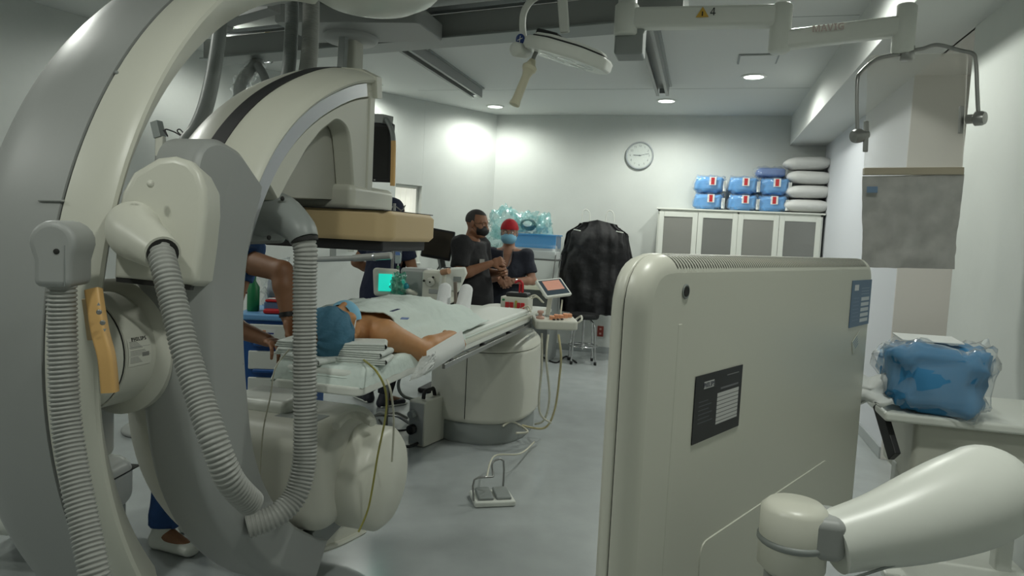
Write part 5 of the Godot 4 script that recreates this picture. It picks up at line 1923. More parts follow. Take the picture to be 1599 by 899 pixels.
func eyes(t: Node3D, c: Vector3, b: Basis) -> void:
	for e in [-1.0, 1.0]:
		put("eye", ball(Vector3.ONE * 0.011, 12).mesh(), mat(0.85, 0.84, 0.82, 0.3), t, c + b * Vector3(e * 0.031, 0.002, 0.0765))
		put("iris", ball(Vector3.ONE * 0.005, 10).mesh(), M.hair, t, c + b * Vector3(e * 0.031, 0.002, 0.0840))
		put("eyebrow", tube(spline([c + b * Vector3(e * 0.016, 0.022, 0.091), c + b * Vector3(e * 0.034, 0.028, 0.086), c + b * Vector3(e * 0.050, 0.022, 0.074)], 3), 0.0035, 6).mesh(), M.hair, t)

func face_mask(t: Node3D, c: Vector3, b: Basis, m: Material) -> void:
	put("face_mask", shell(c + b * Vector3(0, -0.054, 0.032), Vector3(0.076, 0.062, 0.090), b, -0.85, 0.70, 0.15, PI - 0.15, 18, 10, 0.0).mesh(), m, t)
	for e in [-1.0, 1.0]:
		put("mask_strap", rod(c + b * Vector3(e * 0.066, -0.04, 0.045), c + b * Vector3(e * 0.081, 0.012, -0.004), 0.002, 6).mesh(), m, t)
		put("mask_strap", rod(c + b * Vector3(e * 0.062, -0.075, 0.04), c + b * Vector3(e * 0.080, -0.03, -0.006), 0.002, 6).mesh(), m, t)

func staff() -> void:
	# --- man in black
	var m := thing("person", "heavy-set man in black scrubs, black mask and glasses, standing sideways beyond the table", "person", V(-2.0, 0, 6.0), deg_to_rad(84))
	var J := {"head": Vector3(0, 1.640, 0.05), "neck": Vector3(0, 1.505, 0.0), "chest": Vector3(0, 1.28, 0.0), "pelvis": Vector3(0, 0.95, 0),
		"sh_l": Vector3(0.20, 1.455, 0), "el_l": Vector3(0.26, 1.18, 0.04), "wr_l": Vector3(0.10, 1.21, 0.25),
		"sh_r": Vector3(-0.20, 1.455, 0.0), "el_r": Vector3(-0.26, 1.185, 0.02), "wr_r": Vector3(-0.13, 1.30, 0.26),
		"hip_l": Vector3(0.09, 0.92, 0), "kn_l": Vector3(0.10, 0.49, 0.02), "an_l": Vector3(0.10, 0.10, 0.0), "toe_l": Vector3(0.12, 0.03, 0.18),
		"hip_r": Vector3(-0.09, 0.92, 0), "kn_r": Vector3(-0.10, 0.49, 0.02), "an_r": Vector3(-0.10, 0.10, 0.0), "toe_r": Vector3(-0.12, 0.03, 0.18)}
	var s := make_body(J, 0.013, 1.25, 1.15)
	var hb := Basis(Vector3.UP, -0.12) * Basis(Vector3.RIGHT, 0.10)
	head_into(s, J.head, hb, 1.04, 0.0048, J.neck)
	hand_into(s, J.wr_r, Vector3(0.25, 0.28, 0.9), Vector3(0.8, -0.3, -0.1), -1.0, [1.35, 1.4, 1.4, 1.35], 0.6, 1.05)
	hand_into(s, J.wr_l, Vector3(-0.5, 0.3, 0.8), Vector3(-0.6, -0.2, -0.5), 1.0, [1.1, 1.15, 1.2, 1.2], 0.5, 1.05)
	put("body", s.mesh(), M.skin_a, m)
	put("scrub_top", make_top(J, 1.40, 0.74, 0.26, 3, 0.013, 0.036, 1.20).mesh(), M.scrub_black, m)
	put("scrub_trousers", make_trousers(J, 1.15, 4).mesh(), M.scrub_black, m)
	put("hair", shell(J.head + hb * Vector3(0, 0.032, -0.014), Vector3(0.0815, 0.094, 0.106), hb, -0.30, 0.62, PI - 0.25, TAU + 0.25, 26, 10).mesh(), M.hair_grey, m)
	put("hair", shell(J.head + hb * Vector3(0, 0.032, -0.014), Vector3(0.0805, 0.0935, 0.105), hb, 0.52, 0.99, 0.0, TAU, 30, 8).mesh(), M.hair_grey, m)
	eyes(m, J.head, hb)
	face_mask(m, J.head, hb, M.black)
	glasses(m, J.head, hb, M.black)
	put("badge_pocket", rbox(Vector3(0.055, 0.08, 0.006), 0.002, 1).mesh(), mat(0.6, 0.6, 0.58, 0.6), m, Vector3(-0.10, 1.29, 0.155), Vector3(0, -0.5, 0))
	for q in ["l", "r"]: put("shoe", shoe_shape(J["an_" + q], J["toe_" + q]).mesh(), M.black, m)

	# --- woman with red cap
	var w := thing("person", "woman in dark scrubs with a red cap and blue mask, hands clasped", "person", V(-1.80, 0, 6.55), deg_to_rad(8))
	J = {"head": Vector3(0, 1.575, 0.03), "neck": Vector3(0, 1.425, 0.0), "chest": Vector3(0, 1.22, 0.0), "pelvis": Vector3(0, 0.92, 0),
		"sh_l": Vector3(0.168, 1.365, 0), "el_l": Vector3(0.245, 1.125, 0.03), "wr_l": Vector3(0.075, 1.125, 0.20),
		"sh_r": Vector3(-0.168, 1.365, 0.0), "el_r": Vector3(-0.235, 1.11, 0.04), "wr_r": Vector3(-0.06, 1.14, 0.205),
		"hip_l": Vector3(0.085, 0.89, 0), "kn_l": Vector3(0.09, 0.47, 0.02), "an_l": Vector3(0.09, 0.10, 0.0), "toe_l": Vector3(0.11, 0.03, 0.17),
		"hip_r": Vector3(-0.085, 0.89, 0), "kn_r": Vector3(-0.09, 0.47, 0.02), "an_r": Vector3(-0.09, 0.10, 0.0), "toe_r": Vector3(-0.11, 0.03, 0.17)}
	s = make_body(J, 0.013, 1.0, 0.98)
	hb = Basis(Vector3.UP, 0.05)
	head_into(s, J.head, hb, 0.96, 0.0048, J.neck)
	hand_into(s, J.wr_l, Vector3(-0.9, -0.28, 0.25), Vector3(-0.2, -0.3, -0.9), -1.0, [0.7, 0.8, 0.8, 0.8], 0.4, 0.95)
	hand_into(s, J.wr_r, Vector3(0.75, -0.5, 0.15), Vector3(0.1, -0.1, -1.0), 1.0, [0.6, 0.7, 0.75, 0.8], 0.4, 0.95)
	put("body", s.mesh(), M.skin_b, w)
	var F := torso_field(J, 0.03, 0.012, 0.0)
	trunk(F, J, 0.02, 1.0)
	F.slab(J.pelvis, J.pelvis - Vector3(0, 0.2, 0), Vector2(0.18, 0.14), Vector2(0.20, 0.15), Vector3.RIGHT, 0.04)
	F.cut(J.pelvis - Vector3(0, 0.2, 0), Vector3.DOWN)
	F.cut(J.neck + Vector3(0, -0.01, 0), Vector3(0, 1, 0.2))
	for q in ["l", "r"]:
		var a: Vector3 = J["sh_" + q]
		var b: Vector3 = a.lerp(J["el_" + q], 0.72)
		F.limb(a, b, 0.068, 0.068, 0.03)
		F.cut(b, (b - a).normalized(), b, 0.085)
	F.hollow(Vector3(0, 1.37, 0.13), Vector3(0.052, 0.12, 0.10), Basis(), 0.008)
	var n := FastNoiseLite.new()
	n.seed = 77
	n.frequency = 7.0
	F.ripple(0.007, n)
	var top := Shape.new()
	F.mesh_into(top)
	put("scrub_top", smooth_normals(top).mesh(), M.scrub_navy, w)
	put("scrub_trousers", make_trousers(J, 1.0, 5).mesh(), M.scrub_navy, w)
	put("cap", shell(J.head + hb * Vector3(0, 0.036, -0.012), Vector3(0.086, 0.098, 0.106), hb, 0.08, 0.99, 0.0, TAU, 32, 12, 0.008).mesh(), M.cap_red, w)
	put("cap_band", shell(J.head + hb * Vector3(0, 0.036, -0.012), Vector3(0.0875, 0.098, 0.1075), hb, -0.10, 0.16, 0.0, TAU, 32, 4).mesh(), M.cap_red, w)
	put("hair", shell(J.head + hb * Vector3(0, 0.0, -0.02), Vector3(0.080, 0.1, 0.1), hb, -0.75, 0.3, PI, TAU, 20, 8).mesh(), M.hair, w)
	eyes(w, J.head, hb)
	face_mask(w, J.head, hb, M.mask_blue)
	glasses(w, J.head, hb, mat(0.5, 0.5, 0.5, 0.3))
	put("wristwatch", tube(PackedVector3Array([J.wr_l.lerp(J.el_l, 0.06), J.wr_l.lerp(J.el_l, 0.16)]), 0.032, 14).mesh(), M.steel, w)
	put("lanyard", tube(spline([Vector3(-0.05, 1.42, 0.06), Vector3(-0.035, 1.33, 0.115), Vector3(0.0, 1.235, 0.146), Vector3(0.035, 1.33, 0.115), Vector3(0.05, 1.42, 0.06)], 6), 0.003, 6).mesh(), mat(0.4, 0.42, 0.45, 0.6), w)
	put("badge", rbox(Vector3(0.055, 0.075, 0.004), 0.002, 1).mesh(), mat(0.55, 0.5, 0.48, 0.5), w, Vector3(-0.005, 1.19, 0.158))
	for q in ["l", "r"]: put("shoe", shoe_shape(J["an_" + q], J["toe_" + q]).mesh(), M.black, w)

	# --- figure in navy behind the detector
	var base := at(598, 430, 5.7)
	var v := thing("person", "person in a navy gown and cap behind the tan detector", "person", V(base.x, 0, 5.7), deg_to_rad(158))
	J = {"head": Vector3(-0.06, 1.70, 0.05), "neck": Vector3(-0.05, 1.535, 0.02), "chest": Vector3(-0.02, 1.31, 0.02), "pelvis": Vector3(0, 0.98, 0),
		"sh_l": Vector3(0.165, 1.46, 0.01), "el_l": Vector3(0.29, 1.24, -0.06), "wr_l": Vector3(0.16, 1.12, 0.16),
		"sh_r": Vector3(-0.215, 1.46, 0.03), "el_r": Vector3(-0.27, 1.20, 0.1), "wr_r": Vector3(-0.15, 1.15, 0.32),
		"hip_l": Vector3(0.09, 0.95, 0), "kn_l": Vector3(0.06, 0.51, 0.05), "an_l": Vector3(0.10, 0.10, -0.04), "toe_l": Vector3(0.27, 0.03, 0.0),
		"hip_r": Vector3(-0.09, 0.95, 0), "kn_r": Vector3(-0.14, 0.51, 0.04), "an_r": Vector3(-0.14, 0.10, -0.06), "toe_r": Vector3(-0.17, 0.03, 0.12)}
	s = make_body(J, 0.014, 1.05, 1.05)
	hb = Basis()
	head_into(s, J.head, hb, 1.0, 0.006, J.neck)
	hand_into(s, J.wr_l, Vector3(-0.5, -0.2, 0.8), Vector3(0, -1, 0), -1.0, [0.5, 0.5, 0.5, 0.5])
	hand_into(s, J.wr_r, Vector3(0.2, -0.2, 0.95), Vector3(0, -1, 0), 1.0, [0.5, 0.5, 0.5, 0.5])
	put("body", s.mesh(), M.skin_d, v)
	put("gown", make_top(J, 1.15, 0.62, 0.34, 13, 0.014, 0.036).mesh(), M.navy, v)
	put("trousers", make_trousers(J, 1.1, 14).mesh(), mat(0.06, 0.07, 0.11, 0.85), v)
	put("cap", shell(J.head + Vector3(0, 0.032, -0.016), Vector3(0.086, 0.098, 0.110), hb, -0.35, 0.99, 0.0, TAU, 28, 10, 0.006).mesh(), M.navy, v)
	put("face_mask", shell(J.head + Vector3(0, -0.056, 0.030), Vector3(0.074, 0.058, 0.084), hb, -0.85, 0.62, 0.15, PI - 0.15, 18, 10, 0.0).mesh(), M.mask_blue, v)
	eyes(v, J.head, hb)
	for q in ["l", "r"]:
		var sh := put("shoe", shoe_shape(J["an_" + q], J["toe_" + q]).mesh(), mat(0.10, 0.11, 0.15, 0.6), v)
		var tp: Vector3 = J["toe_" + q]
		var an: Vector3 = J["an_" + q]
		put("sole", bar(Vector3(an.x, 0.012, an.z) - (tp - an).normalized() * Vector3(0.06, 0, 0.06), Vector3(tp.x, 0.012, tp.z) + (tp - an).normalized() * Vector3(0.04, 0, 0.04), 0.085, 0.02, Vector3.UP, 0.008).mesh(), M.white_plastic, sh)

	# --- worker leaning in at the head end, mostly behind the sleeve
	var g := thing("person", "worker leaning in behind the grey sleeve, two bare brown forearms reaching over the towels", "person", V(-2.32, 0, 2.80))
	var o := g.position
	J = {"head": V(-2.13, 1.64, 2.72), "neck": V(-2.18, 1.50, 2.76), "chest": V(-2.25, 1.29, 2.80), "pelvis": V(-2.36, 0.98, 2.8),
		"sh_r": at(364, 402, 2.68), "el_r": at(441, 424, 2.62), "wr_r": at(449, 496, 2.60),
		"sh_l": V(-2.15, 1.42, 3.0), "el_l": at(352, 506, 2.90), "wr_l": at(420, 532, 2.68),
		"hip_l": V(-2.36, 0.95, 2.89), "kn_l": V(-2.32, 0.50, 2.90), "an_l": V(-2.36, 0.10, 2.90), "toe_l": V(-2.19, 0.03, 2.92),
		"hip_r": V(-2.36, 0.95, 2.71), "kn_r": V(-2.32, 0.50, 2.70), "an_r": V(-2.36, 0.10, 2.70), "toe_r": V(-2.19, 0.03, 2.68)}
	for k in J: J[k] -= o
	s = make_body(J, 0.013, 1.05, 1.08)
	hb = facing(Vector3(0.8, -0.5, -0.1))
	head_into(s, J.head, hb, 1.0, 0.006, J.neck)
	hand_into(s, J.wr_r, at(452, 530, 2.58) - at(449, 496, 2.60), Vector3(0.9, 0, -0.3), -1.0, [0.5, 0.6, 0.6, 0.6])
	hand_into(s, J.wr_l, at(452, 545, 2.58) - at(420, 532, 2.68), Vector3(0.0, -1, 0.1), 1.0, [0.5, 0.6, 0.6, 0.6])
	put("body", s.mesh(), M.skin_d, g)
	put("scrub_top", make_top(J, 1.1, 0.42, 0.24, 23, 0.013).mesh(), M.scrub_blue, g)
	put("scrub_trousers", make_trousers(J, 1.1, 24).mesh(), M.scrub_blue, g)
	put("cap", shell(J.head + hb * Vector3(0, 0.032, -0.016), Vector3(0.086, 0.098, 0.110), hb, -0.1, 0.99, 0.0, TAU, 28, 10, 0.01).mesh(), M.cap_blue, g)
	face_mask(g, J.head, hb, M.mask_blue)
	put("wristband", tube(PackedVector3Array([J.wr_r.lerp(J.el_r, 0.02), J.wr_r.lerp(J.el_r, 0.12)]), 0.034, 14).mesh(), M.black, g)
	for q in ["l", "r"]: put("shoe", shoe_shape(J["an_" + q], J["toe_" + q]).mesh(), M.white_plastic, g)


func back_of_room() -> void:
	# wall clock, hands near quarter past nine
	var c := thing("wall_clock", "round white wall clock with a grey rim on the back wall", "clock", at(999, 243, BACK - 0.002))
	var r := 0.185
	put("rim", lathe([Vector2(r - 0.022, 0.0), Vector2(r, 0.0), Vector2(r, 0.03), Vector2(r - 0.006, 0.042), Vector2(r - 0.016, 0.042), Vector2(r - 0.022, 0.03)], 40).moved(Vector3.ZERO, Basis(Vector3.RIGHT, PI / 2)).mesh(), mat(0.62, 0.64, 0.65, 0.35), c)
	put("dial", cyl(r - 0.018, 0.02, 40).moved(Vector3.ZERO, Basis(Vector3.RIGHT, PI / 2)).mesh(), M.white_plastic, c)
	for k in 12:
		var a := TAU * k / 12.0
		var num := str(12 if k == 0 else k)
		var tm := text_mesh(num, 0.034)
		put("numeral", tm, M.dark, c, Vector3(sin(a) * 0.125, cos(a) * 0.125, 0.0206))
	for q in [[-87.0, 0.085, 0.010], [78.0, 0.125, 0.006]]:
		var a := deg_to_rad(q[0])
		put("clock_hand", bar(Vector3(sin(a), cos(a), 0) * -0.02 + Vector3(0, 0, 0.026), Vector3(sin(a), cos(a), 0) * float(q[1]) + Vector3(0, 0, 0.026), 0.003, q[2], Vector3(cos(a), -sin(a), 0), 0.001).mesh(), M.black, c)
	put("hub", cyl(0.009, 0.012, 14).moved(Vector3.ZERO, Basis(Vector3.RIGHT, PI / 2)).mesh(), M.black, c, Vector3(0, 0, 0.02))
	put("glass", cyl(r - 0.020, 0.003, 40).moved(Vector3.ZERO, Basis(Vector3.RIGHT, PI / 2)).mesh(), M.clear, c, Vector3(0, 0, 0.036))

	# glass-fronted cupboard
	var cw := 1.95
	var ch := 1.975
	var cd := 0.40
	var cb := thing("cupboard", "white four-door cupboard with grey glass panes against the back wall", "cupboard", V(0.395, 0, BACK - 0.02 - cd / 2))
	var body := Shape.new()
	body.add(rbox(Vector3(cw, 0.03, cd), 0.004, 1).moved(Vector3(0, ch - 0.015, 0)))
	body.add(rbox(Vector3(cw, 0.06, cd), 0.004, 1).moved(Vector3(0, 0.03, 0)))
	for e in [-1.0, 0.0, 1.0]: body.add(rbox(Vector3(0.03, ch, cd), 0.004, 1).moved(Vector3(e * (cw / 2 - 0.015), ch / 2, 0)))
	put("back_panel", rbox(Vector3(cw - 0.01, ch - 0.02, 0.012), 0.002, 1).mesh(), M.white_plastic, cb, Vector3(0, ch / 2, -cd / 2 + 0.006))
	put("carcass", body.mesh(), M.white_plastic, cb)
	put("cornice", rbox(Vector3(cw + 0.04, 0.02, cd + 0.04), 0.004, 1).mesh(), M.white_plastic, cb, Vector3(0, ch + 0.008, 0.01))
	for k in 4: put("shelf", rbox(Vector3(cw / 2 - 0.05, 0.022, cd - 0.05), 0.002, 1).mesh(), M.white_plastic, cb, Vector3((k % 2 - 0.5) * cw / 2, [1.63, 1.635, 1.1, 1.1][k], 0.0))
	var dw := (cw - 0.03) / 4
	for k in 4:
		var x := -cw / 2 + 0.015 + dw * (k + 0.5)
		var fr := Shape.new()
		for e in [-1.0, 1.0]:
			fr.add(rbox(Vector3(0.062, ch - 0.09, 0.02), 0.003, 1).moved(Vector3(e * (dw / 2 - 0.033), 0, 0)))
			fr.add(rbox(Vector3(dw - 0.128, 0.06, 0.02), 0.003, 1).moved(Vector3(0, e * (ch - 0.09 - 0.06) / 2, 0)))
		fr.add(rbox(Vector3(dw - 0.128, 0.045, 0.018), 0.003, 1).moved(Vector3(0, -0.1, 0)))
		var dr := put("door", fr.mesh(), M.white_plastic, cb, Vector3(x, ch / 2 + 0.015, cd / 2 + 0.011))
		var frost: bool = k == 0 or k == 2
		put("pane", rbox(Vector3(dw - 0.12, ch - 0.2, 0.006), 0.001, 1).mesh(), M.frosted if frost else smoky(), dr, Vector3(0, 0, 0))
		put("door_knob", ball(Vector3(0.012, 0.012, 0.014), 12).mesh(), M.steel, dr, Vector3((1.0 if k % 2 == 0 else -1.0) * (dw / 2 - 0.033), -0.1, 0.02))
	# things seen through the panes
	var fan := thing("fan_unit", "dark round fan with a white panel behind the right-hand cupboard pane", "fan", V(1.10, 1.645, BACK - 0.22))
	put("fan_panel", rbox(Vector3(0.22, 0.26, 0.10), 0.01, 1).mesh(), M.white_plastic, fan, Vector3(0.10, 0.132, -0.03))
	put("fan_ring", lathe([Vector2(0.0, 0), Vector2(0.13, 0), Vector2(0.14, 0.02), Vector2(0.12, 0.05), Vector2(0.04, 0.06), Vector2(0, 0.065)], 28).moved(Vector3.ZERO, Basis(Vector3.RIGHT, PI / 2)).mesh(), mat(0.20, 0.20, 0.24, 0.5), fan, Vector3(-0.07, 0.142, 0.02))
	put("fan_base", rbox(Vector3(0.16, 0.02, 0.10), 0.004, 1).mesh(), M.dark, fan, Vector3(-0.05, 0.012, 0.0))

	# packs on the cupboard
	var top := ch + 0.019
	var spots := [[1080, 1134, 0, "blue bagged pack at the bottom left of the row on the cupboard"], [1080, 1133, 1, "blue bagged pack at the top left, with ruffled plastic, on the cupboard"], [1138, 1183, 0, "blue bagged pack at the bottom middle of the row on the cupboard"], [1137, 1183, 1, "blue bagged pack at the top middle of the row on the cupboard"],
		[1183, 1231, 0, "blue bagged pack at the bottom right, beside the lowest pillows"], [1184, 1234, 1, "blue bagged pack at the right in the upper row, beside the pillows"]]
	var proto: Node3D
	for k in spots.size():
		var q: Array = spots[k]
		var xl := at(q[0], 300, BACK - 0.22).x
		var xr := at(q[1], 300, BACK - 0.22).x
		var p := Vector3((xl + xr) / 2, top + (0.215 if q[2] == 1 else 0.0), -(BACK - 0.22))
		if k == 0:
			proto = thing("supply_pack", q[3], "pack", p, 0.0, "blue bagged packs on the cupboard")
			var n := FastNoiseLite.new()
			n.seed = 12
			n.frequency = 6.0
			put("folded_linen", puffy(Vector3(0.335, 0.19, 0.30), 0.06, 0.03, n).mesh(), M.pack_blue, proto, Vector3(0, 0.1, 0))
			put("plastic_bag", puffy(Vector3(0.37, 0.206, 0.33), 0.06, 0.045, n).mesh(), M.clear, proto, Vector3(0, 0.106, 0))
			put("bag_flap", sheet(6, 6, func(u: float, v: float) -> Vector3: return Vector3(0.16 + 0.04 * u, 0.02 + 0.13 * v, 0.14 + 0.03 * sin(u * 4.0 + v * 3.0) * u), 0.003).mesh(), M.paper, proto)
			put("label_tag", rbox(Vector3(0.085, 0.10, 0.003), 0.001, 1).mesh(), M.paper, proto, Vector3(0.03, 0.14, 0.168))
			put("label_stripe", rbox(Vector3(0.042, 0.085, 0.002), 0.0005, 1).mesh(), M.red, proto, Vector3(0.03, 0.14, 0.1705))
		else:
			copy_of(proto, p, rng.randf_range(-0.12, 0.12), q[3])
	var gp := thing("supply_pack", "flat grey-blue bagged pack lying on top of the right-hand blue packs", "pack", V(0.75, top + 0.43, BACK - 0.22), 0.0)
	var nn := FastNoiseLite.new()
	nn.seed = 19
	nn.frequency = 6.0
	put("folded_linen", puffy(Vector3(0.34, 0.11, 0.28), 0.05, 0.012, nn).mesh(), wrinkled(mat(0.36, 0.46, 0.68, 0.7), 0.5, 5.0, 41), gp, Vector3(0.0, 0.055, 0))
	put("plastic_bag", puffy(Vector3(0.40, 0.12, 0.31), 0.05, 0.03, nn).mesh(), M.clear, gp, Vector3(0, 0.06, 0))
	var pl := [[1226, 1289, 266, "white pillow at the very top of the pillow stack on the cupboard"], [1230, 1294, 288, "white pillow second from the top of the stack on the cupboard"], [1230, 1294, 308, "white pillow third from the top of the stack on the cupboard"], [1228, 1292, 326, "white pillow at the bottom of the stack on the cupboard"]]
	for k in 4:
		var q: Array = pl[3 - k]
		var pc := at((q[0] + q[1]) / 2.0, 300, BACK - 0.24)
		var p := Vector3(pc.x, top + 0.004 + k * 0.172, pc.z)
		if k == 0:
			proto = thing("pillow", q[3], "pillow", p, 0.0, "white pillows stacked on the cupboard")
			put("cushion", pillow_shape(0.56, 0.42, 0.170).mesh(), M.pillow, proto, Vector3(0, 0.085, 0))
		else:
			var cp := copy_of(proto, p, [0.0, 0.06, -0.05, 0.03][k], q[3])
			cp.rotation.z = [0.0, 0.02, -0.03, 0.04][k]
	# black lead aprons on a rack
	var ra := thing("apron_rack", "black lead aprons hanging as one bulky drape from a wall rack", "rack", V(-1.32, 0, 9.1))
	var n2 := FastNoiseLite.new()
	n2.seed = 55
	n2.frequency = 1.5
	n2.fractal_octaves = 3
	var rows := []
	for i in 41:
		var u := i / 40.0
		var y := lerpf(1.80, 0.60, u)
		var hw := 0.30
		if u < 0.12: hw = lerpf(0.24, 0.40, smoothstep(0.0, 0.12, u))
		else: hw = lerpf(0.40, 0.47, smoothstep(0.12, 0.45, u)) - 0.04 * smoothstep(0.6, 1.0, u)
		var row := PackedVector3Array()
		for j in 56:
			var a := TAU * j / 56.0
			var x := cos(a) * hw
			var z := sin(a) * 0.20 * (0.55 + 0.45 * smoothstep(0.0, 0.2, u))
			var f := 0.055 * n2.get_noise_2d(a * 1.9 if a < PI else (TAU - a) * 1.9 + 20.0, u * 1.4) + 0.022 * sin(a * 13.0 + u * 2.0) * u
			row.append(Vector3(x * (1.0 + f), y + (0.05 * n2.get_noise_2d(j * 0.35, 3.0) if i == 40 else 0.0) - 0.05 * absf(cos(a)) * (1.0 - u), z + f * 1.4))
		rows.append(row)
	rows.reverse()
	for i in rows.size():
		var rv: PackedVector3Array = rows[i]
		rv.reverse()
		rows[i] = rv
	var sh := Shape.new().grid(rows, true)
	sh.fan(rows[40])
	sh.fan(rows[0], true)
	put("apron", sh.mesh(), M.black_cloth, ra)
	for e in [-0.24, 0.30]:
		put("strap", bar(Vector3(e - 0.045, 1.665, 0.205), Vector3(e + 0.05, 1.65, 0.21), 0.006, 0.012).mesh(), M.white_plastic, ra)
	for e in [-0.17, 0.14]:
		put("hanger", tube(spline([Vector3(e - 0.05, 1.78, 0.0), Vector3(e - 0.04, 1.90, 0.0), Vector3(e, 1.93, 0.0), Vector3(e + 0.045, 1.89, 0.0), Vector3(e + 0.06, 1.78, 0.0)], 5), 0.007, 8).mesh(), M.white_plastic, ra)
	put("rail", rod(Vector3(-0.26, 1.70, -0.1), Vector3(0.26, 1.70, -0.1), 0.016, 12).mesh(), M.steel, ra)
	for e in [-0.22, 0.22]: put("rail_bracket", bar(Vector3(e, 1.70, -0.1), Vector3(e, 1.70, -0.5), 0.03, 0.04).mesh(), M.steel, ra)
	# stool
	var sf := on_height(908, 566, 0.0)
	var st := thing("stool", "round black stool on chrome legs with a foot ring, below the black aprons", "stool", sf)
	put("seat", lathe([Vector2(0, 0.56), Vector2(0.17, 0.56), Vector2(0.185, 0.575), Vector2(0.19, 0.60), Vector2(0.18, 0.625), Vector2(0.0, 0.635)], 30, 60.0).mesh(), M.black, st)
	for k in 4:
		var a := TAU * k / 4.0 + 0.5
		var d := Vector3(cos(a), 0, sin(a))
		put("leg", tube(spline([d * 0.10 + Vector3(0, 0.55, 0), d * 0.16 + Vector3(0, 0.50, 0), d * 0.18 + Vector3(0, 0.40, 0), d * 0.21 + Vector3(0, 0.03, 0)], 5), 0.011, 10).mesh(), M.chrome, st)
		put("foot_cap", cyl(0.018, 0.04, 14, 0.004).mesh(), M.black, st, d * 0.21)
	var ring := PackedVector3Array()
	for k in 33: ring.append(Vector3(cos(TAU * k / 32) * 0.185, 0.22, sin(TAU * k / 32) * 0.185))
	put("foot_ring", tube(ring, 0.009, 8, false).mesh(), M.chrome, st)
	put("column", cyl(0.016, 0.40, 14).mesh(), M.chrome, st, Vector3(0, 0.17, 0))
	put("column_hub", cyl(0.03, 0.05, 16, 0.005).mesh(), M.chrome, st, Vector3(0, 0.20, 0))
	for k in 4:
		var a := TAU * k / 4.0 + 0.5
		put("spoke", rod(Vector3(0, 0.22, 0), Vector3(cos(a) * 0.195, 0.22, sin(a) * 0.195), 0.007, 8).mesh(), M.chrome, st)
	# red outlet
	var ol := thing("wall_outlet", "red double power outlet low on the back wall", "outlet", at(937.5, 517, BACK - 0.001))
	put("plate", prism(rrect(0.085, 0.145, 0.008), 0.008, 0.002).mesh(), M.red_dull, ol)
	for e in [-1.0, 1.0]: put("socket", prism(rrect(0.03, 0.028, 0.01), 0.004, 0.001).mesh(), mat(0.80, 0.62, 0.58, 0.5), ol, Vector3(0, e * 0.032, 0.006))
	# counter with a glove bin, wire shelf and bags
	var ds := thing("desk", "white counter along the back wall behind the two standing people", "desk", V(-2.28, 0, 8.75))
	put("worktop", rbox(Vector3(1.05, 0.05, 0.55), 0.008, 2).mesh(), mat(0.84, 0.84, 0.76, 0.4), ds, Vector3(0, 0.915, 0))
	put("panel", rbox(Vector3(1.0, 0.86, 0.03), 0.004, 1).mesh(), M.grey_mid, ds, Vector3(0, 0.45, -0.2))
	for e in [-1.0, 1.0]: put("end_panel", rbox(Vector3(0.03, 0.89, 0.5), 0.004, 1).mesh(), M.grey_mid, ds, Vector3(e * 0.5, 0.445, 0))
	var bn0 := at(812, 402, 8.6)
	var bn1 := at(872, 368, 8.6)
	var bn := thing("storage_bin", "translucent blue storage bin on a wire stand behind the red-capped woman", "bin", Vector3((bn0.x + bn1.x) / 2 - 0.06, bn0.y, -8.62))
	var bw := bn1.x - bn0.x + 0.12
	var bh := bn1.y - bn0.y
	for e in [-1.0, 1.0]:
		put("side", rbox(Vector3(0.008, bh, 0.31), 0.002, 1).mesh(), M.clear, bn, Vector3(e * bw / 2, bh / 2, 0))
		put("upper_band", rbox(Vector3(bw, bh * 0.55, 0.008), 0.002, 1).mesh(), M.blue_clear, bn, Vector3(0, bh * 0.725, e * 0.16))
		put("lower_wall", rbox(Vector3(bw, bh * 0.44, 0.006), 0.002, 1).mesh(), M.clear, bn, Vector3(0, bh * 0.225, e * 0.16))
	put("rim", rbox(Vector3(bw + 0.03, 0.02, 0.36), 0.004, 1).mesh(), M.blue_clear, bn, Vector3(0, bh, 0))
	put("lower_tray", rbox(Vector3(bw, 0.10, 0.31), 0.01, 1).mesh(), M.paper, bn, Vector3(0, 0.05, 0))
	put("contents", rbox(Vector3(bw - 0.06, bh * 0.45, 0.28), 0.03, 2).mesh(), M.paper, bn, Vector3(0, bh * 0.36, 0))
	for e in [-1.0, 1.0]:
		for f in [-1.0, 1.0]: put("stand_leg", rod(Vector3(e * (bw / 2 + 0.01), 0.06, f * 0.17), Vector3(e * (bw / 2 - 0.02), 0.945 - bn.position.y, f * 0.17), 0.008, 8).mesh(), M.steel, bn)
	put("stand_shelf", rbox(Vector3(bw + 0.05, 0.012, 0.36), 0.003, 1).mesh(), M.steel, bn, Vector3(0, -0.01, 0))
	var n3 := FastNoiseLite.new()
	n3.seed = 91
	n3.frequency = 3.0
	n3.fractal_octaves = 3
	var bags := [[789, 350, 0.19, 0.20, "large crumpled cyan plastic bag over the counter, above the red cap"], [779, 372, 0.12, 0.15, "low hanging end of a crumpled cyan plastic bag, left of the red cap"], [825, 350, 0.20, 0.13, "cyan plastic bag holding a coil of black cable, right of the red cap"], [850, 352, 0.10, 0.14, "pale cyan plastic bag at the right end of the bin"]]
	for q in bags:
		var p := at(q[0], q[1], 8.75)
		var b := thing("plastic_bag", q[4], "bag", p)
		put("film", crumple(Vector3(q[2], q[3], 0.13), n3, p.x * 7.0).mesh(), M.cyan_film, b)
		if q[0] == 825:
			for k in 5:
				var cpth := PackedVector3Array()
				for j in 25: cpth.append(Vector3(cos(TAU * j / 24) * (0.10 - k * 0.008), sin(TAU * j / 24) * (0.065 - k * 0.004) - 0.01 + k * 0.004, 0.02 * sin(j * 0.9 + k) + 0.012 * k))
				put("cable_coil", tube(cpth, 0.011, 6, false).mesh(), M.dark, b)
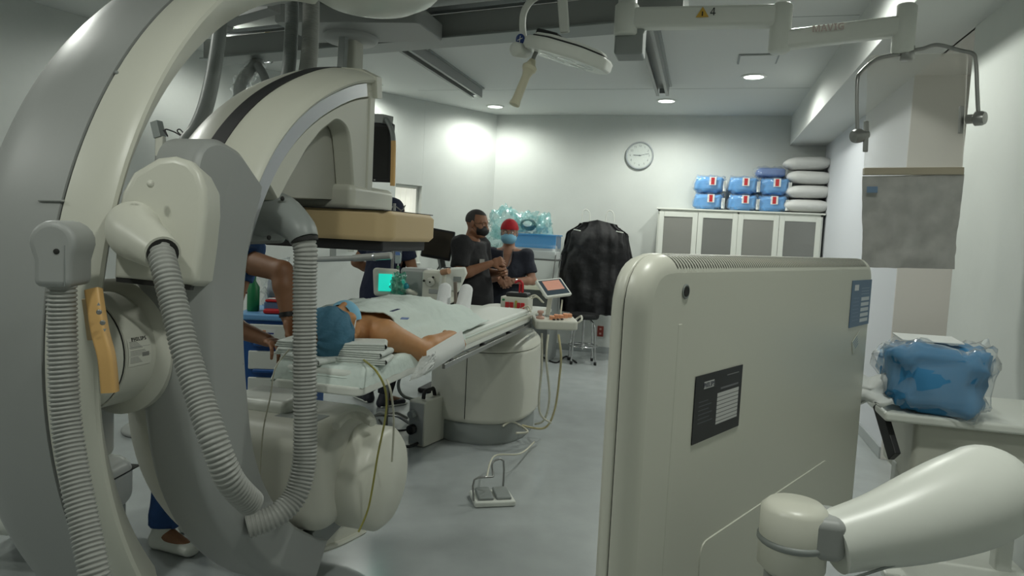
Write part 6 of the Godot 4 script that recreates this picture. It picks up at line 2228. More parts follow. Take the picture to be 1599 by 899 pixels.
		if q[0] == 789:
			put("loose_cable", tube(spline([Vector3(-0.02, -0.16, 0.05), Vector3(0.05, -0.1, 0.08), Vector3(0.06, -0.02, 0.06), Vector3(-0.03, -0.05, 0.08), Vector3(0.0, -0.14, 0.06)], 5), 0.01, 6).mesh(), M.dark, b)
	# bottles on the counter
	for q in [[828, "white squat bottle with a blue cap on the counter, right of the clasped hands", 0.16], [834, "small white bottle on the counter under the blue bin", 0.11]]:
		var b := thing("bottle", q[1], "bottle", Vector3(at(q[0], 440, 8.55).x, 0.94, -8.55))
		var h: float = q[2]
		put("container", lathe([Vector2(0, 0), Vector2(0.04, 0), Vector2(0.045, 0.008), Vector2(0.045, h * 0.7), Vector2(0.018, h * 0.82), Vector2(0.018, h * 0.86), Vector2(0, h * 0.86)], 18).mesh(), M.white_plastic, b)
		put("cap", cyl(0.022, h * 0.18, 14, 0.003).mesh(), M.blue_plastic, b, Vector3(0, h * 0.84, 0))
	var bl := thing("waste_bin", "small blue waste bin under the counter, left of the dark-clad woman", "bin", V(at(768, 480, 8.6).x, 0, 8.62))
	put("tub", lathe([Vector2(0, 0), Vector2(0.15, 0), Vector2(0.18, 0.5), Vector2(0.185, 0.52), Vector2(0.17, 0.52), Vector2(0.14, 0.02), Vector2(0, 0.02)], 24).mesh(), M.blue_plastic, bl)
	put("liner", lathe([Vector2(0.186, 0.48), Vector2(0.19, 0.53), Vector2(0.178, 0.53), Vector2(0.165, 0.40)], 24).mesh(), M.blue_light, bl)

func smoky() -> StandardMaterial3D:
	if M.has("smoky"): return M.smoky
	var m := mat(0.56, 0.565, 0.55, 0.1)
	m.transparency = BaseMaterial3D.TRANSPARENCY_ALPHA
	m.albedo_color.a = 0.6
	M.smoky = m
	return m

func puffy(size: Vector3, r: float, amount: float, n: FastNoiseLite) -> Shape:    # rounded box with uneven sides
	var s := Shape.new()
	var rows := []
	var nv := 20
	var nu := 48
	for i in nv + 1:
		var v := -1.0 + 2.0 * i / nv
		var row := PackedVector3Array()
		for j in nu:
			var a := TAU * j / nu
			var p := Vector3(cos(a) * cos(v * PI / 2), sin(v * PI / 2), -sin(a) * cos(v * PI / 2))
			var q := Vector3(signf(p.x) * pow(absf(p.x), 0.42), signf(p.y) * pow(absf(p.y), 0.5), signf(p.z) * pow(absf(p.z), 0.42))
			var m := maxf(absf(q.x), maxf(absf(q.y), absf(q.z)))
			var w := q * (size / 2.0)
			row.append(w + p * amount * (n.get_noise_3d(w.x * 1.4, w.y * 2.0, w.z * 1.4) + 0.6 * n.get_noise_3d(w.x * 5.0 + 3.0, w.y * 4.0, w.z * 5.0)))
		rows.append(row)
	return s.grid(rows, true)

func pillow_shape(w: float, d: float, h: float) -> Shape:
	var rows := []
	for i in 13:
		var v := -1.0 + i / 6.0
		var row := PackedVector3Array()
		for j in 40:
			var a := TAU * j / 40
			var c := signf(cos(a)) * pow(absf(cos(a)), 0.55)
			var s := signf(sin(a)) * pow(absf(sin(a)), 0.55)
			var k := sqrt(maxf(1.0 - v * v, 0.0))
			var kk := pow(k, 0.75)
			row.append(Vector3(c * w / 2 * kk, v * h / 2, -s * d / 2 * kk))
		rows.append(row)
	return Shape.new().grid(rows, true)

func crumple(r: Vector3, n: FastNoiseLite, seed_off: float) -> Shape:
	var rows := []
	for i in 19:
		var v := -PI / 2 + PI * i / 18
		var row := PackedVector3Array()
		for j in 30:
			var a := TAU * j / 30
			var p := Vector3(cos(a) * cos(v), sin(v), -sin(a) * cos(v))
			var f := 1.0 + 0.75 * n.get_noise_3d(p.x * 0.6 + seed_off, p.y * 0.6, p.z * 0.6) + 0.25 * n.get_noise_3d(p.x * 2.2, p.y * 2.2 + seed_off, p.z * 2.2)
			row.append(p * r * f)
		rows.append(row)
	return Shape.new().grid(rows, true)


func slab_px(x0: float, y0: float, x1: float, y1: float, d: float, thick: float, r := 0.01, seg := 2) -> Shape:    # upright box whose front spans two corners seen at depth d
	var a := at(x0, y1, d)
	var b := at(x1, y0, d)
	return rbox(Vector3(absf(b.x - a.x), absf(b.y - a.y), thick), r, seg).moved((a + b) / 2 - Vector3(0, 0, thick / 2))

func left_of_table() -> void:
	# injector with the cyan screen on the far side of the table
	var d := 4.75
	var t := thing("injector", "beige medical injector with a glowing cyan screen, beyond the covered person's hips", "injector", V(-2.0, 0, 4.9))
	var o := t.position
	var scr := at(603, 441, d - 0.06)
	var sb := facing(Vector3(0.45, 0.05, 1.0))
	putb("screen_housing", soft_prism(rounded([Vector2(-0.085, -0.10), Vector2(0.085, -0.10), Vector2(0.09, 0.10), Vector2(-0.10, 0.105)], [0.03]), 0.06, 0.015, 3).mesh(), M.cream_soft, t, scr - o - sb.z * 0.065, sb)
	var cy := mat(0.1, 0.7, 0.65, 0.3)
	cy.emission_enabled = true
	cy.emission = Color(0.13, 0.86, 0.76)
	cy.emission_energy_multiplier = 0.75
	putb("screen", rbox(Vector3(0.098, 0.125, 0.006), 0.002, 1).mesh(), cy, t, scr - o + sb.z * 0.002 + sb.x * -0.006, sb)
	var al := AreaLight3D.new()
	al.name = "screen_beam"
	al.area_size = Vector2(0.095, 0.12)
	al.light_color = Color(0.13, 0.9, 0.8)
	al.light_energy = 0.02
	al.area_range = 10.0
	al.shadow_enabled = true
	al.transform = Transform3D(sb * Basis(Vector3.UP, 0.0), scr - o + sb.z * 0.012)
	al.rotate_object_local(Vector3.UP, PI)
	t.add_child(al)
	put("body", slab_px(622, 420, 668, 470, d, 0.16, 0.03, 3).moved(-o).mesh(), M.grey, t)
	put("drive_unit", slab_px(657, 424, 697, 474, d - 0.08, 0.2, 0.02, 3).moved(-o).mesh(), M.cream, t)
	put("drive_dial", cyl(0.032, 0.02, 24, 0.004).moved(Vector3.ZERO, Basis(Vector3.RIGHT, PI / 2)).mesh(), M.cream_soft, t, at(673, 440, d - 0.09) - o)
	put("dial_hub", cyl(0.006, 0.026, 12).moved(Vector3.ZERO, Basis(Vector3.RIGHT, PI / 2)).mesh(), M.gap, t, at(673, 440, d - 0.09) - o)
	for q in [[662, 438], [676, 433]]: put("knob", ball(Vector3.ONE * 0.009, 10).mesh(), M.gap, t, at(q[0], q[1], d - 0.09) - o)
	put("drive_plate", slab_px(669, 453, 697, 458, d - 0.085, 0.02, 0.003, 1).moved(-o).mesh(), M.grey, t)
	var hd := at(707, 433, d - 0.02)
	var hbb := facing(Vector3(0.3, 0.0, 1.0))
	putb("syringe_head", soft_prism(rounded([Vector2(-0.10, -0.085), Vector2(0.045, -0.105), Vector2(0.10, 0.03), Vector2(0.085, 0.075), Vector2(-0.09, 0.06)], [0.015]), 0.14, 0.012, 3).mesh(), M.white_plastic, t, hd - o - hbb.z * 0.1, hbb)
	putb("head_window", rbox(Vector3(0.055, 0.04, 0.004), 0.001, 1).mesh(), M.grey_mid, t, hd - o + hbb * Vector3(0.035, -0.01, 0.042), hbb)
	putb("head_clip", rbox(Vector3(0.055, 0.014, 0.02), 0.005, 1).mesh(), M.dark, t, hd - o + hbb * Vector3(-0.04, 0.066, 0.02), hbb)
	put("syringe", tube(PackedVector3Array([at(690, 425, d - 0.08) - o, at(701, 423, d - 0.10) - o]), 0.022, 14).mesh(), mat(0.66, 0.5, 0.38, 0.4), t)
	put("clamp_rod", bar(at(711, 440, d - 0.09) - o, at(712, 486, d - 0.09) - o, 0.022, 0.022).mesh(), mat(0.46, 0.42, 0.38, 0.5), t)
	put("tray", slab_px(618, 466, 690, 477, d, 0.12, 0.01, 1).moved(-o).mesh(), M.dark, t)
	put("mount_arm", bar(at(650, 472, d + 0.03) - o, V(-1.70, 0.93, d + 0.03) - o, 0.08, 0.06).mesh(), M.grey_mid, t)
	put("rail_clamp", box(-1.74, -1.68, 0.885, 0.95, d - 0.02, d + 0.08, 0.006).moved(-o).mesh(), M.grey_mid, t)
	var nz := FastNoiseLite.new()
	nz.seed = 3
	nz.frequency = 3.0
	nz.fractal_octaves = 2
	var gf := mat(0.28, 0.62, 0.52, 0.25)
	gf.transparency = BaseMaterial3D.TRANSPARENCY_ALPHA
	gf.albedo_color.a = 0.5
	tag(put("sterile_wrap", crumple(Vector3(0.055, 0.075, 0.05), nz, 3.0).moved(at(622, 445, d - 0.1)).mesh(), gf), "crumpled green plastic wrap right of the cyan screen", "wrap")
	put("valve_light", ball(Vector3(0.022, 0.026, 0.02), 14).mesh(), mat(0.12, 0.55, 0.62, 0.3), t, at(634, 447, d - 0.09) - o)
	put("valve_arm", tube(spline([at(628, 452, d - 0.08) - o, at(640, 455, d - 0.09) - o, at(650, 460, d - 0.06) - o], 4), 0.018, 10).mesh(), M.cream, t)
	# drip stand and bag
	var pole := thing("drip_stand", "thin drip pole with a black clamp standing behind the cyan screen", "stand", Vector3(at(612, 430, 5.0).x, 0, -5.0))
	var px := pole.position
	put("pole", cyl(0.011, 1.75, 12).mesh(), M.steel, pole, Vector3.ZERO)
	for k in 5:
		var a := TAU * k / 5
		put("foot", tube(spline([Vector3(0, 0.10, 0), Vector3(cos(a) * 0.1, 0.10, sin(a) * 0.1), Vector3(cos(a) * 0.24, 0.03, sin(a) * 0.24)], 4), 0.012, 8).mesh(), M.steel, pole)
	put("hook_bar", tube(spline([Vector3(-0.08, 1.74, 0), Vector3(-0.05, 1.70, 0), Vector3(0, 1.73, 0), Vector3(0.06, 1.70, 0), Vector3(0.09, 1.74, 0)], 4), 0.005, 8).mesh(), M.steel, pole)
	put("clamp", rbox(Vector3(0.05, 0.03, 0.04), 0.006, 1).mesh(), M.black, pole, Vector3(0, at(612, 381, 5.0).y, 0.01))
	put("clamp", rbox(Vector3(0.06, 0.05, 0.05), 0.008, 1).mesh(), M.black, pole, Vector3(0.02, at(620, 428, 5.0).y, 0.01))
	put("side_hook", tube(spline([Vector3(0, at(612, 381, 5.0).y, 0.02), Vector3(0.045, at(612, 378, 5.0).y, 0.03), Vector3(0.055, at(612, 384, 5.0).y, 0.03)], 4), 0.004, 6).mesh(), M.steel, pole)
	var bg := thing("drip_bag", "small clear drip bag with a blue label hanging beside the drip pole", "bag", at(622, 401, 4.97))
	put("pouch", puffy(Vector3(0.055, 0.11, 0.028), 0.01, 0.004, nz).mesh(), M.clear, bg)
	put("fluid", puffy(Vector3(0.046, 0.085, 0.02), 0.01, 0.003, nz).mesh(), mat(0.62, 0.68, 0.68, 0.3), bg, Vector3(0, -0.008, 0))
	put("bag_label", rbox(Vector3(0.036, 0.025, 0.002), 0.001, 1).mesh(), mat(0.25, 0.45, 0.75, 0.5), bg, Vector3(0, 0.026, 0.014))
	put("drip_chamber", lathe([Vector2(0, -0.16), Vector2(0.006, -0.155), Vector2(0.012, -0.13), Vector2(0.012, -0.08), Vector2(0.004, -0.07), Vector2(0.004, -0.05), Vector2(0, -0.05)], 12).mesh(), M.white_plastic, bg)
	put("green_port", cyl(0.012, 0.03, 12, 0.003).mesh(), M.green, bg, Vector3(0, -0.10, 0))
	# grey tube rail and its black box (arm of the ceiling device)
	var ga := thing("rail_arm", "grey horizontal tube arm under the tan detector, right of the nearest hose", "arm", at(555, 402, 4.3))
	var g0 := ga.position
	put("tube", tube(PackedVector3Array([at(486, 405, 4.3) - g0, at(552, 403, 4.3) - g0]), 0.019, 16).mesh(), M.grey, ga)
	put("tube_end", tube(PackedVector3Array([at(552, 403, 4.3) - g0, at(611, 399, 4.3) - g0]), 0.024, 16).mesh(), M.grey_hose, ga)
	put("joint_ring", tube(PackedVector3Array([at(583, 401, 4.3) - g0, at(586, 401, 4.3) - g0]), 0.026, 16).mesh(), M.alu, ga)
	put("hanger", bar(at(520, 404, 4.32) - g0, at(520, 330, 4.4) - g0, 0.04, 0.04).mesh(), M.grey_mid, ga)
	put("hanger_arm", bar(at(520, 330, 4.4) - g0, V(at(520, 330, 4.4).x, CEIL, 4.5) - g0, 0.05, 0.05).mesh(), M.grey_mid, ga)
	# monitor beside the man
	var mo := thing("monitor", "dark tilted monitor on a grey column behind the man in black", "monitor", V(at(684, 430, 6.3).x, 0, 6.35))
	var mc := at(684, 381, 6.3)
	var mb := facing(Vector3(0.30, 0.22, 1.0)) * Basis(Vector3.BACK, -0.13)
	putb("bezel", rbox(Vector3(0.285, 0.285, 0.05), 0.01, 2).mesh(), M.black, mo, mc - mo.position, mb)
	putb("screen", rbox(Vector3(0.25, 0.24, 0.004), 0.001, 1).mesh(), mat(0.24, 0.215, 0.18, 0.25), mo, mc - mo.position + mb.z * 0.026, mb)
	put("neck", bar(mc - mo.position - mb.z * 0.03, Vector3(0.06, 0.98, -0.05), 0.07, 0.05).mesh(), M.grey_mid, mo)
	put("column", rbox(Vector3(0.12, 1.0, 0.10), 0.02, 2).mesh(), M.grey_mid, mo, Vector3(0.06, 0.5, -0.06))
	put("foot", rbox(Vector3(0.4, 0.05, 0.36), 0.02, 2).mesh(), M.dark, mo, Vector3(0.06, 0.025, -0.06))
	put("cable", tube(spline([Vector3(-0.02, 1.22, -0.02), Vector3(-0.05, 1.12, 0.0), Vector3(0.0, 1.05, 0.0), Vector3(0.05, 1.0, 0.0)], 5), 0.006, 6).mesh(), M.black, mo)
	# blue supply cart with white drawers
	var c0 := at(379, 480, 3.75)
	var c1 := at(447, 480, 3.75)
	var ctr := Vector3((c0.x + c1.x) / 2 - 0.02, 0, -4.0)
	var cart := thing("supply_cart", "blue supply cart with white drawer fronts, seen between the grey sleeve and the hose", "cart", ctr, 0.32)
	put("carcass", rbox(Vector3(0.44, 0.86, 0.46), 0.015, 2).mesh(), M.blue_plastic, cart, Vector3(0, 0.53, 0))
	put("cart_top", rbox(Vector3(0.48, 0.04, 0.50), 0.012, 2).mesh(), M.blue_light, cart, Vector3(0, 0.975, 0))
	for k in 5:
		var y := 0.875 - k * 0.165
		var dr := put("drawer", rbox(Vector3(0.36, 0.115, 0.02), 0.008, 2).mesh(), M.white_plastic, cart, Vector3(0.03, y, 0.238))
		put("drawer_handle", rbox(Vector3(0.30, 0.022, 0.03), 0.008, 2).mesh(), M.blue_plastic, dr, Vector3(0, -0.067, 0.006))
		if k == 0:
			put("drawer_label", rbox(Vector3(0.085, 0.035, 0.002), 0.0005, 1).mesh(), M.paper, dr, Vector3(-0.06, 0.01, 0.0105))
			put("label_mark", rbox(Vector3(0.02, 0.012, 0.001), 0.0003, 1).mesh(), M.orange, dr, Vector3(-0.085, 0.017, 0.012))
			put("label_mark", rbox(Vector3(0.045, 0.009, 0.001), 0.0003, 1).mesh(), mat(0.2, 0.25, 0.5, 0.5), dr, Vector3(-0.05, 0.004, 0.012))
	for e in [-1.0, 1.0]:
		for f in [-1.0, 1.0]: put("caster", cyl(0.04, 0.03, 16, 0.006).moved(Vector3(-0.015, 0, 0), Basis(Vector3.BACK, -PI / 2)).mesh(), M.dark, cart, Vector3(e * 0.18, 0.04, f * 0.19))
		put("side_rail", tube(PackedVector3Array([Vector3(e * 0.235, 0.09, 0.2), Vector3(e * 0.235, 0.94, 0.2)]), 0.012, 8).mesh(), M.steel, cart)
	var cb := Basis(Vector3.UP, 0.32)
	var top := 0.996
	var tr := thing("tray", "grey-blue plastic tray with red lids on top of the blue supply cart", "tray", ctr + cb * Vector3(0.05, top, 0.10), 0.32)
	put("base", rbox(Vector3(0.26, 0.07, 0.18), 0.01, 2).mesh(), mat(0.35, 0.45, 0.58, 0.4), tr, Vector3(0, 0.036, 0))
	put("lid", rbox(Vector3(0.24, 0.014, 0.17), 0.005, 2).mesh(), M.red, tr, Vector3(0, 0.078, 0.01))
	put("lid_strip", rbox(Vector3(0.22, 0.006, 0.04), 0.002, 1).mesh(), M.paper, tr, Vector3(0, 0.089, 0.06))
	put("red_item", rbox(Vector3(0.20, 0.03, 0.05), 0.012, 2).mesh(), M.red, tr, Vector3(-0.02, 0.016, 0.115))
	var pb := thing("plastic_bag", "clear plastic bag of supplies standing on the blue supply cart", "bag", ctr + cb * Vector3(-0.03, top + 0.15, -0.02))
	put("film", crumple(Vector3(0.12, 0.14, 0.08), nz, 9.0).mesh(), M.clear, pb)
	put("contents", puffy(Vector3(0.16, 0.20, 0.10), 0.02, 0.02, nz).mesh(), mat(0.55, 0.58, 0.62, 0.5), pb, Vector3(0, -0.03, 0))
	var gb := thing("bottle", "tall green bottle on the blue supply cart, against the grey sleeve", "bottle", ctr + cb * Vector3(-0.17, top, 0.10))
	put("container", lathe([Vector2(0, 0), Vector2(0.035, 0), Vector2(0.038, 0.01), Vector2(0.038, 0.15), Vector2(0.015, 0.19), Vector2(0.015, 0.215), Vector2(0, 0.215)], 16).mesh(), M.green, gb)
	put("cap", cyl(0.018, 0.03, 12, 0.003).mesh(), M.green, gb, Vector3(0, 0.215, 0))
	var wb := thing("specimen_jar", "white jar with dark clips behind the tray on the blue supply cart", "jar", ctr + cb * Vector3(0.10, top, -0.08))
	put("container", lathe([Vector2(0, 0), Vector2(0.06, 0), Vector2(0.065, 0.01), Vector2(0.062, 0.20), Vector2(0.05, 0.235), Vector2(0, 0.24)], 20).mesh(), M.white_plastic, wb)
	put("clip", rbox(Vector3(0.014, 0.07, 0.012), 0.003, 1).mesh(), M.dark, wb, Vector3(-0.01, 0.13, 0.065))
	put("clip", rbox(Vector3(0.08, 0.014, 0.012), 0.003, 1).mesh(), M.dark, wb, Vector3(0.01, 0.115, 0.067))
	put("clip", rbox(Vector3(0.035, 0.03, 0.012), 0.003, 1).mesh(), M.dark, wb, Vector3(0.03, 0.155, 0.062))
	# white box on the wall under the bumper, with a dangling switch
	var bx := thing("wall_box", "small white box fixed to the angled left wall, under the tan detector", "box", at(551, 384, 7.55))
	put("casing", rbox(Vector3(0.09, 0.13, 0.10), 0.01, 2).mesh(), M.white_plastic, bx)
	put("bracket", rbox(Vector3(0.05, 0.05, 0.30), 0.004, 1).mesh(), M.white_plastic, bx, Vector3(-0.02, 0, -0.12))
	put("face_plate", rbox(Vector3(0.06, 0.09, 0.006), 0.002, 1).mesh(), M.paper, bx, Vector3(0, 0, 0.05))

func right_foreground() -> void:
	var cx := at(1440, 620, 2.45)
	var top := on_height(1440, 618, 1.08)
	var ct := thing("instrument_cart", "white instrument cart under the bagged blue pack, right of the equipment housing", "cart", V(0.86, 0, 2.62))
	put("cart_top", rbox(Vector3(0.56, 0.03, 0.46), 0.01, 2).mesh(), M.white_plastic, ct, Vector3(0, 1.045, 0))
	put("front_bracket", bar(Vector3(-0.27, 1.06, 0.10), Vector3(-0.24, 0.92, 0.22), 0.02, 0.05).mesh(), M.dark, ct)
	put("body", rbox(Vector3(0.42, 0.22, 0.36), 0.02, 2).mesh(), M.cream_soft, ct, Vector3(0.03, 0.92, 0))
	for e in [-1.0, 1.0]:
		put("upright", rbox(Vector3(0.05, 0.80, 0.06), 0.01, 1).mesh(), M.white_metal, ct, Vector3(e * 0.16, 0.45, 0.0))
		for f in [-1.0, 1.0]: put("caster", cyl(0.045, 0.03, 16, 0.006).moved(Vector3(-0.015, 0, 0), Basis(Vector3.BACK, -PI / 2)).mesh(), M.dark, ct, Vector3(e * 0.22, 0.045, f * 0.18))
	put("shelf", rbox(Vector3(0.46, 0.025, 0.38), 0.006, 1).mesh(), M.white_plastic, ct, Vector3(0, 0.52, 0))
	put("base", rbox(Vector3(0.50, 0.06, 0.42), 0.015, 1).mesh(), M.grey, ct, Vector3(0, 0.11, 0))
	var n := FastNoiseLite.new()
	n.seed = 66
	n.frequency = 5.0
	n.fractal_octaves = 2
	var pk := thing("supply_pack", "large blue pack in shiny clear plastic on the instrument cart, right foreground", "pack", Vector3(at(1458, 575, 2.5).x, 1.062, -2.5), -0.12)
	put("folded_linen", puffy(Vector3(0.285, 0.20, 0.235), 0.05, 0.03, n).mesh(), mat(0.20, 0.48, 0.66, 0.7), pk, Vector3(0, 0.106, 0))
	put("plastic_bag", puffy(Vector3(0.30, 0.205, 0.25), 0.05, 0.045, n).mesh(), M.clear, pk, Vector3(0.005, 0.112, 0))
	put("top_label", rbox(Vector3(0.18, 0.004, 0.10), 0.001, 1).mesh(), M.paper, pk, Vector3(-0.02, 0.222, -0.03), Vector3(0.1, 0.2, 0))
	var po := thing("paper_pouch", "small crumpled white pouch left of the big bagged blue pack", "pouch", Vector3(at(1372, 570, 2.45).x, 1.062, -2.47))
	put("pouch", sheet(10, 10, func(u: float, v: float) -> Vector3: return Vector3(-0.07 + 0.15 * u, 0.012 + 0.10 * v * (0.7 + 0.3 * u) + 0.02 * n.get_noise_2d(u * 0.4, v * 0.4), 0.05 - 0.05 * v + 0.05 * n.get_noise_2d(u * 0.3, v * 0.3 + 3.0)), 0.006).mesh(), M.paper, po)
	# thick arm at the lower right
	var d := 1.25
	var a := at(1262, 838, d)
	var b := at(1640, 770, 1.45)
	var ar := thing("support_arm", "thick white rounded support arm with a round joint, low in the right foreground", "arm", a)
	var path := spline([at(1300, 846, d) - a, at(1400, 820, 1.29) - a, at(1500, 785, 1.35) - a, at(1538, 768, 1.38) - a], 8)
	var rr := PackedFloat32Array()
	for k in path.size(): rr.append(lerpf(0.052, 0.082, smoothstep(0.0, 0.7, float(k) / (path.size() - 1))))
	var endp := path[path.size() - 1]
	var endd := (endp - path[path.size() - 2]).normalized()
	for k in 7:
		var q := (k + 1) / 7.0
		path.append(endp + endd * 0.075 * sin(q * PI / 2))
		rr.append(maxf(0.082 * cos(q * PI / 2), 0.004))
	put("arm_shell", tube(path, rr, 28).mesh(), M.white_plastic, ar)
	put("arm_seam", bar(path[4] + Vector3(-0.02, -0.05, 0.06), path[path.size() - 9] + Vector3(-0.02, -0.055, 0.068), 0.004, 0.005).mesh(), M.grey_mid, ar)
	put("joint", cyl(0.055, 0.12, 30, 0.012).mesh(), M.cream, ar, at(1240, 838, d) - a + Vector3(-0.002, -0.06, 0))
	put("joint_collar", cyl(0.058, 0.012, 30, 0.003).mesh(), M.grey_mid, ar, at(1240, 838, d) - a + Vector3(-0.002, -0.01, 0))
	put("latch", rbox(Vector3(0.06, 0.07, 0.09), 0.015, 2).mesh(), M.grey, ar, at(1284, 830, d) - a)
	put("post", rod(at(1225, 850, d) - a + Vector3(0, -0.02, 0), Vector3(at(1225, 850, d).x, 0.05, -d) - a, 0.03, 16).mesh(), M.grey, ar)
	put("post_foot", cyl(0.20, 0.05, 28, 0.015).mesh(), M.grey, ar, Vector3(at(1225, 850, d).x, 0.0, -d) - a)

func small_things() -> void:
	# tableside console at the far right corner of the table
	var d := 4.85
	var ctr := at(866, 503, d)
	var t := thing("control_console", "grey tableside control console with orange buttons, clipped to the far end of the table rail", "console", Vector3(ctr.x, 0.985, -d))
	var b := Basis(Vector3.UP, 0.40) * Basis(Vector3.RIGHT, 0.10)
	putb("case", soft_prism(rrect(0.30, 0.20, 0.03), 0.065, 0.012, 3).moved(Vector3(0, -0.065, 0), Basis(Vector3.RIGHT, -PI / 2)).mesh(), M.cream_soft, t, Vector3.ZERO, b)
	for k in 5: putb("orange_button", rbox(Vector3(0.034, 0.028 + 0.012 * (k % 2), 0.034), 0.006, 1).mesh(), M.orange, t, b * Vector3(-0.03 + k * 0.036, 0.012, 0.045 - 0.022 * k), b)
	for k in 3: putb("black_button", cyl(0.012, 0.006, 14, 0.002).mesh(), M.black, t, b * Vector3(-0.02 + 0.03 * k, 0.003, 0.075 - 0.01 * k), b)
	for k in 6: putb("grey_button", rbox(Vector3(0.025, 0.008, 0.018), 0.003, 1).mesh(), M.grey_mid, t, b * Vector3(-0.115 + 0.035 * (k % 3), 0.003, -0.06 + 0.03 * (k / 3)), b)
	putb("joystick", lathe([Vector2(0, 0), Vector2(0.03, 0), Vector2(0.03, 0.012), Vector2(0.014, 0.02), Vector2(0.014, 0.035), Vector2(0.024, 0.042), Vector2(0.022, 0.055), Vector2(0, 0.058)], 16).mesh(), mat(0.72, 0.58, 0.52, 0.5), t, b * Vector3(-0.11, 0.0, 0.03), b)
	put("grab_loop", tube(spline([b * Vector3(0.14, -0.03, -0.04), b * Vector3(0.18, 0.0, -0.04), b * Vector3(0.19, 0.02, 0.0), b * Vector3(0.18, 0.0, 0.05), b * Vector3(0.14, -0.03, 0.05)], 5), 0.007, 8).mesh(), M.cream, t)
	put("rail_clamp", rbox(Vector3(0.10, 0.07, 0.05), 0.01, 1).mesh(), M.grey_mid, t, Vector3(-0.17, -0.055, -0.02))
	var cabs := [[[856, 522, 4.75], [853, 560, 4.72], [858, 620, 4.85], [850, 655, 5.0], [836, 662, 5.2]], [[872, 522, 4.75], [876, 555, 4.75], [874, 585, 4.9], [866, 640, 5.1], [850, 668, 5.2], [815, 664, 5.15]], [[846, 520, 4.76], [846, 570, 4.74], [842, 640, 4.8], [860, 660, 5.0]]]
	var cn := ["thin white cable hanging straight down from the control console", "yellowish cable hanging in a curve from the control console to the floor", "thin white cable falling from the left of the control console to the pedestal foot"]
	for k in 3:
		var pts := []
		for q in cabs[k]: pts.append(at(q[0], q[1], q[2]))
		for j in pts.size(): pts[j].y = maxf(pts[j].y, 0.012)
		tag(put("cable", tube(spline(pts, 8), 0.008, 8).mesh(), [M.cable_white, mat(0.72, 0.68, 0.52, 0.5), M.cable_white][k]), cn[k], "cable")
	# touch panel on a post
	var tc := at(865, 450, 4.9)
	var tp := thing("touch_panel", "small tilted touch panel with an orange screen, above the control console", "screen", tc)
	var c_bl := at(854, 464, 4.75)
	var c_br := at(894, 459, 4.927)
	var c_tl := at(836, 437, 4.823)
	var pw := c_bl.distance_to(c_br)
	var ph := c_bl.distance_to(c_tl)
	var tx := (c_br - c_bl).normalized()
	var ty := (c_tl - c_bl)
	ty = (ty - tx * ty.dot(tx)).normalized()
	var tb := Basis(tx, ty, tx.cross(ty))
	tc = (c_br + c_tl) / 2.0
	tp.position = tc
	putb("case", soft_prism(rrect(pw, ph, 0.014), 0.022, 0.006, 3).mesh(), M.white_plastic, tp, tb * Vector3(0, 0, -0.022), tb)
	var sc := mat(0.25, 0.30, 0.34, 0.15)
	putb("glass", rbox(Vector3(pw - 0.03, ph - 0.03, 0.003), 0.001, 1).mesh(), sc, tp, tb * Vector3(0, 0, 0.001), tb)
	var om := mat(0.50, 0.38, 0.33, 0.3)
	om.emission_enabled = true
	om.emission = Color(0.92, 0.68, 0.58)
	om.emission_energy_multiplier = 0.40
	putb("lit_screen", rbox(Vector3(pw * 0.66, ph * 0.52, 0.003), 0.001, 1).mesh(), om, tp, tb * Vector3(0.003, ph * 0.10, 0.003), tb)
	for k in 4: putb("screen_line", rbox(Vector3(pw * 0.58, 0.003, 0.001), 0.0003, 1).mesh(), mat(0.84, 0.56, 0.47, 0.4), tp, tb * Vector3(0.003, ph * (0.26 - 0.10 * k), 0.005), tb)
	var al := AreaLight3D.new()
	al.name = "screen_beam"
	al.area_size = Vector2(pw * 0.66, ph * 0.52)
	al.light_color = Color(0.9, 0.5, 0.38)
	al.light_energy = 0.006
	al.area_range = 10.0
	al.shadow_enabled = true
	al.transform = Transform3D(tb * Basis(Vector3.UP, PI), tb * Vector3(0.003, ph * 0.10, 0.008))
	tp.add_child(al)
	put("bracket", rbox(Vector3(0.12, 0.05, 0.06), 0.015, 2).mesh(), M.cream_soft, tp, Vector3(-0.03, -0.05, -0.05))
	put("support_stem", bar(Vector3(-0.03, -0.05, -0.05), Vector3(-0.05, -0.25, -0.05), 0.03, 0.03).mesh(), M.cream, tp)
	put("post", rod(at(878, 468, 4.92) - tc, at(875, 494, 4.88) - tc, 0.006, 8).mesh(), M.cable_white, tp)
	# amplifier box on the table with a red tube
	var dv := thing("amplifier_box", "small grey amplifier box with red and yellow leads, on the far end of the table", "device", V(at(806, 470, 5.2).x, 0.975, 5.22))
	put("case", rbox(Vector3(0.22, 0.105, 0.15), 0.01, 2).mesh(), M.cream_soft, dv, Vector3(0, 0.058, 0))
	put("lid", rbox(Vector3(0.17, 0.035, 0.13), 0.014, 2).mesh(), M.dark, dv, Vector3(0.01, 0.125, 0))
	for k in 4: put("red_block", rbox(Vector3(0.03, 0.05, 0.012), 0.004, 1).mesh(), M.red, dv, Vector3(-0.055 + 0.034 * k + (0.02 if k > 1 else 0.0), 0.045, 0.078))
	put("yellow_block", rbox(Vector3(0.018, 0.06, 0.012), 0.004, 1).mesh(), M.cable_yellow, dv, Vector3(0.015, 0.055, 0.079))
	put("green_block", rbox(Vector3(0.02, 0.015, 0.012), 0.004, 1).mesh(), M.green, dv, Vector3(-0.085, 0.085, 0.078))
	for q in [[0.1, 0.11, 0.02, 0.22], [0.10, 0.095, -0.02, 0.20], [0.06, 0.03, 0.08, 0.14]]:
		put("lead", tube(spline([Vector3(q[0], q[1], q[2]), Vector3(q[0] + 0.05, q[1] + 0.02, q[2]), Vector3(q[3], 0.08 if q[1] > 0.05 else 0.008, q[2] + 0.02)], 6), 0.006, 6).mesh(), M.cable_white, dv)
